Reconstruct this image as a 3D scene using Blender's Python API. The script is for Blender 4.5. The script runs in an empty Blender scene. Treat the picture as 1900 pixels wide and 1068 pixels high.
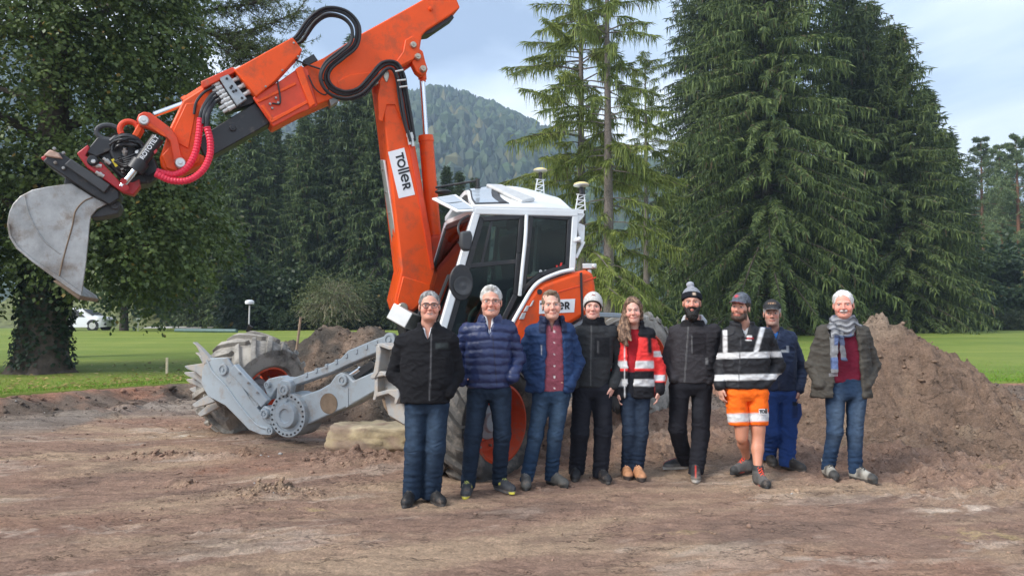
import bpy, bmesh, math, random
import numpy as np
from mathutils import Vector, Matrix, Quaternion
from math import sin, cos, pi, radians, sqrt, atan2

SC = bpy.context.scene
COL = SC.collection
# ------------------------------------------------------------------ camera
CAM_H, FPX, PITCH = 1.56, 1372.0, radians(2.337)
cam = bpy.data.objects.new('camera', bpy.data.cameras.new('camera'))
COL.objects.link(cam)
cam.location = (0, 0, CAM_H)
cam.rotation_euler = (pi/2 + PITCH, 0, 0)
cam.data.sensor_width = 36
cam.data.lens = FPX/1900*36
cam.data.clip_start = 0.05
cam.data.clip_end = 20000
SC.camera = cam
# ------------------------------------------------------------------ sky and sun
SUN_EL, SUN_AZ = radians(42), radians(238)      # azimuth clockwise from +Y (behind the photographer, a little left)
W = bpy.data.worlds.new('World'); SC.world = W; W.use_nodes = True
nt = W.node_tree; nt.nodes.clear()
def wn(t, **k):
    n = nt.nodes.new(t)
    for a, b in k.items(): setattr(n, a, b)
    return n
wout = wn('ShaderNodeOutputWorld'); bg = wn('ShaderNodeBackground')
sky = wn('ShaderNodeTexSky', sky_type='NISHITA', sun_disc=False, sun_elevation=SUN_EL, sun_rotation=SUN_AZ)
sky.air_density = 1.3; sky.dust_density = 1.2; sky.ozone_density = 2.0
tc = wn('ShaderNodeTexCoord'); sp = wn('ShaderNodeSeparateXYZ')
nt.links.new(tc.outputs['Generated'], sp.inputs[0])
# cloud layer: direction projected on a flat deck, two scales of noise
zc = wn('ShaderNodeMath', operation='MAXIMUM'); zc.inputs[1].default_value = 0.0
nt.links.new(sp.outputs['Z'], zc.inputs[0])
za = wn('ShaderNodeMath', operation='ADD'); za.inputs[1].default_value = 0.22
nt.links.new(zc.outputs[0], za.inputs[0])
dv = wn('ShaderNodeVectorMath', operation='DIVIDE')
cmb = wn('ShaderNodeCombineXYZ')
for i in range(3): nt.links.new(za.outputs[0], cmb.inputs[i])
nt.links.new(tc.outputs['Generated'], dv.inputs[0]); nt.links.new(cmb.outputs[0], dv.inputs[1])
n1 = wn('ShaderNodeTexNoise'); n1.inputs['Scale'].default_value = 1.15; n1.inputs['Detail'].default_value = 9; n1.inputs['Roughness'].default_value = 0.52
n1.inputs['Distortion'].default_value = 0.35
off = wn('ShaderNodeVectorMath', operation='ADD'); off.inputs[1].default_value = (1.0, 4.2, 0.3)
nt.links.new(dv.outputs[0], off.inputs[0]); nt.links.new(off.outputs[0], n1.inputs['Vector'])
r1 = wn('ShaderNodeValToRGB')
r1.color_ramp.elements[0].position = 0.39; r1.color_ramp.elements[0].color = (2.0, 2.55, 3.6, 1)
r1.color_ramp.elements[1].position = 0.63; r1.color_ramp.elements[1].color = (6.9, 7.2, 7.7, 1)
e = r1.color_ramp.elements.new(0.50); e.color = (3.9, 4.6, 5.7, 1)
nt.links.new(n1.outputs['Fac'], r1.inputs[0])
mx = wn('ShaderNodeMix', data_type='RGBA'); mx.inputs[0].default_value = 0.86
nt.links.new(sky.outputs[0], mx.inputs[6]); nt.links.new(r1.outputs[0], mx.inputs[7])
nt.links.new(mx.outputs[2], bg.inputs['Color'])
bg.inputs['Strength'].default_value = 0.115
nt.links.new(bg.outputs[0], wout.inputs['Surface'])
sl = bpy.data.lights.new('sun', 'SUN'); sl.energy = 2.2; sl.angle = radians(22); sl.color = (1.0, 0.965, 0.91)
sun = bpy.data.objects.new('sun', sl); COL.objects.link(sun)
sd = Vector((sin(SUN_AZ)*cos(SUN_EL), cos(SUN_AZ)*cos(SUN_EL), sin(SUN_EL)))
sun.rotation_euler = (-sd).to_track_quat('-Z', 'Y').to_euler()
sun.location = (-10, -10, 30)
SC.view_settings.view_transform = 'Standard'; SC.view_settings.look = 'None'
SC.view_settings.exposure = 1.08; SC.view_settings.gamma = 1
SC.cycles.max_bounces = 8; SC.cycles.transparent_max_bounces = 24; SC.cycles.volume_bounces = 0
SC.cycles.use_denoising = True
SC.cycles.caustics_reflective = False; SC.cycles.caustics_refractive = False

# ------------------------------------------------------------------ geometry of the view (used only to survey positions)
FW = Vector((0, cos(PITCH), sin(PITCH))); UP = Vector((0, -sin(PITCH), cos(PITCH))); RT = Vector((1, 0, 0)); EYE = Vector((0, 0, CAM_H))
def ray(px, py): return FW + RT*((px-950)/FPX) + UP*((534-py)/FPX)
def at(px, py, Y):
    r = ray(px, py); return EYE + r*(Y/r.y)
def onp(px, py, o, n):
    r = ray(px, py); return EYE + r*((Vector(o)-EYE).dot(n)/r.dot(n))
def gnd(px, py, z=0.0):
    r = ray(px, py); return EYE + r*((z-CAM_H)/r.z)

# ------------------------------------------------------------------ noise (numpy)
_rs = np.random.RandomState(7)
_P = np.concatenate([_rs.permutation(512)]*4).astype(np.int64)
_G3 = _rs.normal(size=(512, 3)); _G3 /= np.linalg.norm(_G3, axis=1)[:, None]
_G2 = _rs.uniform(0, 2*pi, 512); _G2 = np.stack([np.cos(_G2), np.sin(_G2)], -1).astype(np.float32)
def perlin2(x, y, seed):
    k = int(seed*37.7) & 511
    x = np.asarray(x, np.float32)+np.float32(seed*3.171); y = np.asarray(y, np.float32)+np.float32(seed*1.37)
    x, y = np.broadcast_arrays(x, y)
    xi = np.floor(x); yi = np.floor(y); xf = x-xi; yf = y-yi
    xi = xi.astype(np.int32) & 511; yi = yi.astype(np.int32) & 511
    u = xf*xf*(3-2*xf); v = yf*yf*(3-2*yf)
    P = _P32
    a0 = P[xi+k]; a1 = P[((xi+1) & 511)+k]; y1 = (yi+1) & 511
    def g(h, fx, fy):
        q = _G2[h]; return q[..., 0]*fx+q[..., 1]*fy
    n00 = g(P[a0+yi], xf, yf); n10 = g(P[a1+yi], xf-1, yf); n01 = g(P[a0+y1], xf, yf-1); n11 = g(P[a1+y1], xf-1, yf-1)
    a = n00+(n10-n00)*u; b = n01+(n11-n01)*u
    return (a+(b-a)*v)*1.45
_P32 = _P.astype(np.int32)
def perlin3(x, y, z):
    if np.ndim(z) == 0: return perlin2(x, y, float(z))
    x = np.asarray(x, float); y = np.asarray(y, float)+0*x; z = np.asarray(z, float)+0*x
    xi = np.floor(x).astype(np.int64); yi = np.floor(y).astype(np.int64); zi = np.floor(z).astype(np.int64)
    xf = x-xi; yf = y-yi; zf = z-zi
    u = xf*xf*xf*(xf*(xf*6-15)+10); v = yf*yf*yf*(yf*(yf*6-15)+10); w = zf*zf*zf*(zf*(zf*6-15)+10)
    xi &= 511; yi &= 511; zi &= 511
    def g(a, b, c):
        h = _G3[_P[_P[_P[(xi+a) & 511]+((yi+b) & 511)]+((zi+c) & 511)] & 511]
        return h[..., 0]*(xf-a)+h[..., 1]*(yf-b)+h[..., 2]*(zf-c)
    l = lambda a, b, t: a+(b-a)*t
    return l(l(l(g(0,0,0), g(1,0,0), u), l(g(0,1,0), g(1,1,0), u), v), l(l(g(0,0,1), g(1,0,1), u), l(g(0,1,1), g(1,1,1), u), v), w)*1.5
def fbm(x, y, z=0.0, oct=4, gain=.5):
    s = 0; a = 1; f = 1
    for i in range(oct):
        s = s + a*perlin3(np.asarray(x)*f+i*17.3, np.asarray(y)*f+i*5.7, np.asarray(z)*f+i*9.1); a *= gain; f *= 2.03
    return s
def sstep(a, b, x):
    t = np.clip((x-a)/(b-a), 0, 1); return t*t*(3-2*t)

# ------------------------------------------------------------------ materials
MATS = {}
def lnk(m, a, b): m.node_tree.links.new(a, b)
def pmat(name, col, rough=.6, metal=0., var=.18, vscale=6., bump=0., bscale=60., dirt=None, spec=.5, attr=None, coat=0., sheen=0., scratch=None, trans=0., folds=0.):
    """procedural principled material: base colour with noise variation, optional vertex-colour input, dirt patches, bump"""
    if name in MATS: return MATS[name]
    m = bpy.data.materials.new(name); m.use_nodes = True
    N = m.node_tree.nodes; b = N['Principled BSDF']
    b.inputs['Roughness'].default_value = rough; b.inputs['Metallic'].default_value = metal
    b.inputs['Specular IOR Level'].default_value = spec
    if coat: b.inputs['Coat Weight'].default_value = coat; b.inputs['Coat Roughness'].default_value = .15
    if sheen: b.inputs['Sheen Weight'].default_value = sheen
    if trans:
        b.inputs['Transmission Weight'].default_value = trans
    t = N.new('ShaderNodeTexCoord')
    if attr:
        a = N.new('ShaderNodeAttribute'); a.attribute_name = attr; c = a.outputs['Color']
    else:
        a = N.new('ShaderNodeRGB'); a.outputs[0].default_value = (*col, 1); c = a.outputs[0]
    nz = N.new('ShaderNodeTexNoise'); nz.inputs['Scale'].default_value = vscale; nz.inputs['Detail'].default_value = 6; nz.inputs['Roughness'].default_value = .65
    lnk(m, t.outputs['Object'], nz.inputs['Vector'])
    mr = N.new('ShaderNodeMapRange'); mr.inputs[1].default_value = .3; mr.inputs[2].default_value = .7; mr.inputs[3].default_value = 1-var; mr.inputs[4].default_value = 1+var
    lnk(m, nz.outputs['Fac'], mr.inputs[0])
    mu = N.new('ShaderNodeVectorMath'); mu.operation = 'SCALE'
    lnk(m, c, mu.inputs[0]); lnk(m, mr.outputs[0], mu.inputs['Scale'])
    c = mu.outputs[0]
    if dirt:
        dc, amt, ds = dirt
        dn = N.new('ShaderNodeTexNoise'); dn.inputs['Scale'].default_value = ds; dn.inputs['Detail'].default_value = 8; dn.inputs['Roughness'].default_value = .7
        lnk(m, t.outputs['Object'], dn.inputs['Vector'])
        dr = N.new('ShaderNodeMapRange'); dr.inputs[1].default_value = .62-amt*.35; dr.inputs[2].default_value = .72-amt*.2; dr.inputs[4].default_value = min(1., .55+amt*.4)
        lnk(m, dn.outputs['Fac'], dr.inputs[0])
        dm = N.new('ShaderNodeMix'); dm.data_type = 'RGBA'; dm.inputs[7].default_value = (*dc, 1)
        lnk(m, dr.outputs[0], dm.inputs[0]); lnk(m, c, dm.inputs[6]); c = dm.outputs[2]
        rm = N.new('ShaderNodeMapRange'); rm.inputs[3].default_value = rough; rm.inputs[4].default_value = .9
        lnk(m, dr.outputs[0], rm.inputs[0]); lnk(m, rm.outputs[0], b.inputs['Roughness'])
    lnk(m, c, b.inputs['Base Color'])
    if bump:
        bn = N.new('ShaderNodeTexNoise'); bn.inputs['Scale'].default_value = bscale; bn.inputs['Detail'].default_value = 5
        lnk(m, t.outputs['Object'], bn.inputs['Vector'])
        bb = N.new('ShaderNodeBump'); bb.inputs['Strength'].default_value = min(1, bump); bb.inputs['Distance'].default_value = .01
        lnk(m, bn.outputs['Fac'], bb.inputs['Height']); lnk(m, bb.outputs[0], b.inputs['Normal'])
        if folds:
            mp = N.new('ShaderNodeMapping'); mp.inputs['Scale'].default_value = (1, 1, 1.7); mp.inputs['Rotation'].default_value = (.35, .45, 0); lnk(m, t.outputs['Object'], mp.inputs[0])
            fn = N.new('ShaderNodeTexNoise'); fn.noise_type = 'RIDGED_MULTIFRACTAL'; fn.inputs['Scale'].default_value = 8.5; fn.inputs['Detail'].default_value = 3.5; fn.inputs['Distortion'].default_value = .9
            lnk(m, mp.outputs[0], fn.inputs['Vector'])
            fb = N.new('ShaderNodeBump'); fb.inputs['Strength'].default_value = folds; fb.inputs['Distance'].default_value = .013
            lnk(m, fn.outputs['Fac'], fb.inputs['Height']); lnk(m, fb.outputs[0], bb.inputs['Normal'])
    MATS[name] = m
    return m
def glassmat(name, tint, gloss=.05, rough=.02):
    if name in MATS: return MATS[name]
    m = bpy.data.materials.new(name); m.use_nodes = True
    N = m.node_tree.nodes; N.remove(N['Principled BSDF']); o = N['Material Output']
    tr = N.new('ShaderNodeBsdfTransparent'); tr.inputs[0].default_value = (*tint, 1)
    gl = N.new('ShaderNodeBsdfGlossy'); gl.inputs['Roughness'].default_value = rough; gl.inputs[0].default_value = (.9, .95, .95, 1)
    fr = N.new('ShaderNodeFresnel'); fr.inputs[0].default_value = 1.42
    ad = N.new('ShaderNodeMath'); ad.operation = 'ADD'; ad.use_clamp = True; ad.inputs[1].default_value = gloss
    mi = N.new('ShaderNodeMixShader')
    lnk(m, fr.outputs[0], ad.inputs[0]); lnk(m, ad.outputs[0], mi.inputs[0]); lnk(m, tr.outputs[0], mi.inputs[1]); lnk(m, gl.outputs[0], mi.inputs[2]); lnk(m, mi.outputs[0], o.inputs[0])
    MATS[name] = m; return m

# ------------------------------------------------------------------ objects
def props(o, label=None, cat=None, group=None, kind=None):
    if label: o['label'] = label
    if cat: o['category'] = cat
    if group: o['group'] = group
    if kind: o['kind'] = kind
    return o
def empty(name, loc, label=None, cat=None, group=None, rz=0):
    o = bpy.data.objects.new(name, None); COL.objects.link(o); o.location = loc; o.rotation_euler = (0, 0, rz); o.empty_display_size = .2
    return props(o, label, cat, group)
def org(par):
    v = Vector((0, 0, 0))
    while par is not None: v += Vector(par.location); par = par.parent
    return v
def mesh_obj(name, verts, faces, mat, parent=None, smooth=True, ang=None, col=None, world=True):
    me = bpy.data.meshes.new(name)
    v = np.asarray(verts, np.float32).reshape(-1, 3)
    if parent is not None and world:
        v = v - np.array(org(parent), np.float32)
    if isinstance(faces, np.ndarray):
        nf, k = faces.shape
        me.vertices.add(len(v)); me.vertices.foreach_set('co', v.ravel())
        me.loops.add(nf*k); me.loops.foreach_set('vertex_index', faces.astype(np.int32).ravel())
        me.polygons.add(nf); me.polygons.foreach_set('loop_start', np.arange(0, nf*k, k, dtype=np.int32))
        me.update(calc_edges=True)
    else:
        me.from_pydata(v.tolist(), [], faces); me.update()
    if smooth:
        me.polygons.foreach_set('use_smooth', np.ones(len(me.polygons), bool))
        if ang is not None: me.set_sharp_from_angle(angle=radians(ang))
    if col is not None:
        at_ = me.color_attributes.new('Col', 'FLOAT_COLOR', 'POINT')
        c4 = np.ones((len(v), 4), np.float32); c4[:, :3] = col
        at_.data.foreach_set('color', c4.ravel())
    me.materials.append(mat)
    o = bpy.data.objects.new(name, me); COL.objects.link(o)
    if parent is not None: o.parent = parent
    return o
def dup(o, parent=None, **k):
    c = o.copy(); COL.objects.link(c); c.parent = parent
    for ch in o.children: dup(ch, c)
    return c

class MB:
    """collects solid shapes; build() links them as one mesh object"""
    def __init__(s): s.v = []; s.f = []
    def add(s, vs, fs):
        b = len(s.v); s.v += [tuple(v) for v in vs]; s.f += [tuple(i+b for i in f) for f in fs]; return s
    def box(s, c, size, rot=None):
        c = Vector(c); R = rot if rot is not None else Matrix.Identity(3); h = [x/2 for x in size]
        vs = [c+R @ Vector((sx*h[0], sy*h[1], sz*h[2])) for sz in (-1, 1) for sy in (-1, 1) for sx in (-1, 1)]
        return s.add(vs, [(0, 2, 3, 1), (4, 5, 7, 6), (0, 1, 5, 4), (2, 6, 7, 3), (0, 4, 6, 2), (1, 3, 7, 5)])
    def beam(s, a, b, w, h, up=(0, 0, 1)):
        a = Vector(a); b = Vector(b); d = (b-a); L = d.length; d.normalize(); sd_ = d.cross(Vector(up)).normalized(); u = sd_.cross(d)
        R = Matrix((d, sd_, u)).transposed()
        return s.box((a+b)/2, (L, w, h), R)
    def cyl(s, a, b, r0, r1=None, n=24, cap=True):
        a = Vector(a); b = Vector(b); r1 = r0 if r1 is None else r1
        return s.rings([(a, r0), (b, r1)], (b-a).normalized(), n, cap)
    def rings(s, prof, ax, n=24, cap=True):
        """revolved profile: list of (centre, radius) along ax"""
        ax = Vector(ax).normalized(); q = ax.to_track_quat('Z', 'Y'); X = q @ Vector((1, 0, 0)); Y = q @ Vector((0, 1, 0))
        vs = []; fs = []
        for c, r in prof:
            c = Vector(c)
            for k in range(n):
                t = 2*pi*k/n; vs.append(c+X*(r*cos(t))+Y*(r*sin(t)))
        for j in range(len(prof)-1):
            for k in range(n):
                fs.append((j*n+k, j*n+(k+1) % n, (j+1)*n+(k+1) % n, (j+1)*n+k))
        if cap: fs.append(tuple(range(n-1, -1, -1))); fs.append(tuple((len(prof)-1)*n+k for k in range(n)))
        return s.add(vs, fs)
    def lathe(s, o, ax, prof, n=32, closed=False, cap=True):
        """prof: list of (offset along ax, radius); closed = profile loops back on itself"""
        ax = Vector(ax).normalized(); o = Vector(o)
        P = [(o+ax*t, r) for t, r in prof]
        if closed: P = P+[P[0]]
        return s.rings(P, ax, n, cap=cap and not closed)
    def tube(s, pts, r, n=8, cap=True):
        pts = [Vector(p) for p in pts]; m = len(pts)
        rr = r if isinstance(r, (list, tuple)) else [r]*m
        T = [((pts[min(i+1, m-1)]-pts[max(i-1, 0)]).normalized()) for i in range(m)]
        N = T[0].orthogonal().normalized(); vs = []; fs = []
        for i in range(m):
            N = (N-T[i]*N.dot(T[i])).normalized(); B = T[i].cross(N)
            for k in range(n):
                t = 2*pi*k/n; vs.append(pts[i]+(N*cos(t)+B*sin(t))*rr[i])
        for j in range(m-1):
            for k in range(n): fs.append((j*n+k, j*n+(k+1) % n, (j+1)*n+(k+1) % n, (j+1)*n+k))
        if cap: fs.append(tuple(range(n-1, -1, -1))); fs.append(tuple((m-1)*n+k for k in range(n)))
        return s.add(vs, fs)
    def prism(s, poly, n, w0, w1):
        """closed solid: 3-D polygon (planar) pushed from w0 to w1 along n"""
        n = Vector(n).normalized(); k = len(poly); poly = [Vector(p) for p in poly]
        a = [p+n*w0 for p in poly]; b = [p+n*w1 for p in poly]
        return s.add(a+b, [tuple(range(k-1, -1, -1)), tuple(range(k, 2*k))]+[(i, (i+1) % k, k+(i+1) % k, k+i) for i in range(k)])
    def ball(s, c, r, n=12, sc=(1, 1, 1)):
        c = Vector(c); vs = []; fs = []
        for j in range(1, n):
            for k in range(2*n):
                ph = pi*j/n; t = pi*k/n; vs.append(c+Vector((r*sc[0]*sin(ph)*cos(t), r*sc[1]*sin(ph)*sin(t), r*sc[2]*cos(ph))))
        for j in range(n-2):
            for k in range(2*n): fs.append((j*2*n+k, (j+1)*2*n+k, (j+1)*2*n+(k+1) % (2*n), j*2*n+(k+1) % (2*n)))
        vs += [c+Vector((0, 0, r*sc[2])), c-Vector((0, 0, r*sc[2]))]; a = len(vs)-2
        for k in range(2*n): fs.append((a, k, (k+1) % (2*n))); fs.append((a+1, (n-2)*2*n+(k+1) % (2*n), (n-2)*2*n+k))
        return s.add(vs, fs)
    def build(s, name, mat, parent=None, bev=0, ang=35, seg=2, smooth=True):
        o = mesh_obj(name, s.v, s.f, mat, parent, smooth=smooth, ang=ang)
        bm = bmesh.new(); bm.from_mesh(o.data); bmesh.ops.recalc_face_normals(bm, faces=bm.faces)
        bm.to_mesh(o.data); bm.free()
        if smooth: o.data.set_sharp_from_angle(angle=radians(ang))
        if bev:
            md = o.modifiers.new('bevel', 'BEVEL'); md.width = bev; md.segments = seg; md.limit_method = 'ANGLE'; md.angle_limit = radians(40); md.harden_normals = False
        return o
def spline(pts, n=8):
    """Catmull-Rom through pts"""
    P = [Vector(p) for p in pts]; P = [P[0]*2-P[1]]+P+[P[-1]*2-P[-2]]; out = []
    for i in range(1, len(P)-2):
        for k in range(n):
            t = k/n; a, b, c, d = P[i-1], P[i], P[i+1], P[i+2]
            out.append(.5*((2*b)+(c-a)*t+(2*a-5*b+4*c-d)*t*t+(3*b-a-3*c+d)*t*t*t))
    out.append(P[-2]); return out
def text_mesh(txt, size, extr=.0006, bold=0.0):
    cu = bpy.data.curves.new('t', 'FONT'); cu.body = txt; cu.size = size; cu.extrude = extr; cu.align_x = 'CENTER'; cu.align_y = 'CENTER'; cu.offset = bold
    o = bpy.data.objects.new('t', cu); COL.objects.link(o)
    dg = bpy.context.evaluated_depsgraph_get(); me = o.evaluated_get(dg).to_mesh()
    v = [tuple(x.co) for x in me.vertices]; f = [tuple(p.vertices) for p in me.polygons]
    bpy.data.objects.remove(o); bpy.data.curves.remove(cu)
    return v, f
def place_text(name, txt, size, o, xd, yd, mat, parent, bold=0., stretch=1.):
    v, f = text_mesh(txt, size, bold=bold); o = Vector(o); xd = Vector(xd).normalized(); yd = Vector(yd).normalized(); zd = xd.cross(yd)
    return mesh_obj(name, [o+xd*a[0]*stretch+yd*a[1]+zd*a[2] for a in v], f, mat, parent, smooth=False)
# ------------------------------------------------------------------ terrain
def y_edge(x):
    x = np.asarray(x, float)
    e = np.where(x < -6.2, 14.3+(x+6.2)*1.22, 14.3)
    e = np.where(x > 13, 14.3-(x-13)*1.3, e)
    return np.maximum(e, -25)+.10*perlin3(x*1.1, 3.3, 0)+.05*perlin3(x*3.7, 8.1, 0)
LAWN_Z = .34
def lawn_z(x, y):
    far = sstep(14, 44, y)*.42
    return LAWN_Z+far+.05*perlin3(x*.09, y*.09, 2.)+.012*perlin3(x*.6, y*.6, 5.)+sstep(60, 130, y)*3.0
def bumpat(x, y, cx, cy, rx, ry, h, rot=0.):
    c, s = cos(rot), sin(rot); u = ((x-cx)*c+(y-cy)*s)/rx; v = (-(x-cx)*s+(y-cy)*c)/ry
    return h*np.exp(-(u*u+v*v))
def pit_z(x, y):
    x = np.asarray(x, float); y = np.asarray(y, float)
    z = .035*perlin3(x*.35, y*.35, 0)+.018*perlin3(x*.9, y*.9, 1.)
    calm = np.exp(-(((x-1.4)/3.6)**4+((y-6.6)/.9)**4)); z = z*(1-.8*calm)
    # streaky scrape marks, running roughly left-right
    sx, sy = x*.97+y*.22, y*.97-x*.22
    st = perlin3(sx*1.3, sy*7, 2.); st2 = perlin3(sx*3.1, sy*19, 7.)
    z += .007*st+.005*st2+.009*fbm(x*13, y*13, 1., 4)+.010*np.maximum(fbm(x*4.5, y*6, 14., 4), 0)**1.5
    # torn lips: thin steps along noise contours
    cr = perlin3(sx*1.15+.4*perlin3(x*4, y*4, 3.), sy*3.2+.3*perlin3(x*6, y*6, 4.), 11.)
    z += .024*sstep(-.012, .012, cr)*np.exp(-(np.maximum(cr, 0)/.13)) * sstep(.0, .4, perlin3(x*.8, y*.8, 6.)+.15)
    cr2 = perlin3(sx*2.4, sy*5.5+.35*perlin3(x*9, y*9, 8.), 21.)
    z += .014*sstep(-.01, .01, cr2)*np.exp(-(np.maximum(cr2, 0)/.1))*sstep(-.05, .4, perlin3(x*1.1, y*1.1, 16.))
    # churned ground behind and right of the group, and towards the bank
    rough = np.clip(sstep(7.0, 8.4, y+.35*perlin3(x*.9, y*.9, 31.))*sstep(-2.6, .2, x)+sstep(2.2, 4.5, x)*sstep(5.6, 7.2, y)+.35*sstep(9, 12, y), 0, 1)
    cl = 1-np.abs(fbm(x*3.2, y*3.2, 4., 3)); cl2 = np.abs(fbm(x*7.5, y*7.5, 9., 3))
    z += rough*(.10*(cl-.6)+.085*cl2+.10*perlin3(x*.8, y*.8, 44.)+.03*perlin3(x*2, y*2, 3.))
    # torn strip and clod heap in the foreground
    a = gnd(280, 892); b = gnd(415, 905); c = gnd(505, 918)
    z += bumpat(x, y, (a.x+b.x)/2, (a.y+b.y)/2, .44, .035, .07, atan2(b.y-a.y, b.x-a.x))
    m = bumpat(x, y, c.x, c.y, .46, .16, 1., -.12); z += m*(.035+.10*np.abs(fbm(x*11, y*11, 2., 3)))
    c = gnd(330, 848); z += bumpat(x, y, c.x, c.y, .75, .06, .06, -.10)*(1+.9*fbm(x*13, y*13, 5., 2))
    c = gnd(450, 845); z += bumpat(x, y, c.x, c.y, .22, .08, .075, .6)*(1+.9*fbm(x*13, y*13, 6., 2))
    # soil pushed up round the boulder, under the leg and the hind wheel
    c = gnd(640, 862); z += bumpat(x, y, c.x+.1, c.y+.1, .7, .35, .10)*(1+.8*fbm(x*8, y*8, 6., 3))
    c = gnd(690, 745); z += bumpat(x, y, c.x, c.y, .9, .4, .22)*(1+.6*fbm(x*4, y*4, 7., 3))
    z += bumpat(x, y, 1.75, 10.2, 1.5, 1.0, .34)*(1+.35*fbm(x*3, y*3, 8., 3))
    z += bumpat(x, y, .9, 8.6, 1.3, .5, .13)*(1+.7*fbm(x*4, y*4, 9., 3))
    z += bumpat(x, y, 3.6, 8.5, 1.6, .5, .10)*(1+.7*fbm(x*4, y*4, 10., 3))
    # cleat prints of the tracked dozer across the foot of the cone, boot prints near the group
    for (q0, q1, wd, per, dp) in (((1540, 806), (1890, 828), .24, .21, .055), ((1560, 838), (1890, 868), .22, .21, .035), ((930, 838), (1240, 806), .20, .23, .04)):
        a = gnd(*q0); b = gnd(*q1); L_ = math.hypot(b.x-a.x, b.y-a.y); ux, uy = (b.x-a.x)/L_, (b.y-a.y)/L_; u = (x-a.x)*ux+(y-a.y)*uy; v = -(x-a.x)*uy+(y-a.y)*ux
        z += -dp*sstep(-.1, .5, np.sin(u*2*pi/per+2.2*v))*np.exp(-(v/wd)**6)*sstep(0, .2, u)*sstep(L_, L_-.2, u)*(.7+.5*perlin3(x*2, y*2, 23.))+dp*.6*np.exp(-((np.abs(v)-wd*1.15)/.07)**2)*sstep(0, .2, u)*sstep(L_, L_-.2, u)
    rb = np.random.RandomState(12)
    for q in range(46):
        fx_, fy_, fa_ = rb.uniform(-1.6, 4.6), rb.uniform(4.9, 7.4), rb.uniform(0, pi); z += bumpat(x, y, fx_, fy_, .13, .05, -.013, fa_)+bumpat(x, y, fx_, fy_, .19, .085, .006, fa_)
    return z
def ground_z(x, y):
    x = np.asarray(x, float); y = np.asarray(y, float)
    s = y-y_edge(x)
    s = np.where(x < -6.2, s*.63, s)
    n = .22*perlin3(x*1.6, y*1.6, 50.)
    t = sstep(-.80, -.05, s+1.3*n*np.exp(-((s+.5)/.4)**2)+.10*fbm(x*3.5, y*3.5, 54., 3)*np.exp(-((s+.45)/.35)**2))
    bank = t*(LAWN_Z-.03)+.07*np.exp(-((s+1.35)/.5)**2)*(1+.8*fbm(x*3.5, y*3.5, 51., 4))+.11*np.exp(-((s+.7)/.5)**2)*fbm(x*4, y*4, 52., 4)+.05*np.exp(-((s+1.)/.8)**2)*np.abs(fbm(x*9, y*9, 53., 3))
    low = 1-t
    return pit_z(x, y)*low+bank
def gz(x, y): return float(ground_z(np.array([x]), np.array([y]))[0])

def axis_steps(a, b, fine, f0, f1, coarse):
    out = [a]; x = a
    while x < b:
        s = fine if f0 <= x < f1 else coarse
        # ease between the two spacings
        d = max(f0-x, x-f1, 0); s = min(coarse, fine+d*.06); x += s; out.append(x)
    return np.array(out)
def grid_obj(name, X, Y, Z, mat, keep=None, col=None, parent=None):
    ny, nx = X.shape; idx = np.arange(nx*ny).reshape(ny, nx)
    f = np.stack([idx[:-1, :-1], idx[:-1, 1:], idx[1:, 1:], idx[1:, :-1]], -1).reshape(-1, 4)
    if keep is not None:
        k = (keep[:-1, :-1] & keep[1:, 1:]).ravel(); f = f[k]
    v = np.stack([X, Y, Z], -1).reshape(-1, 3)
    used = np.unique(f); rm = np.zeros(len(v), int); rm[used] = np.arange(len(used))
    return mesh_obj(name, v[used], rm[f], mat, parent, col=None if col is None else col.reshape(-1, 3)[used])

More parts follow.
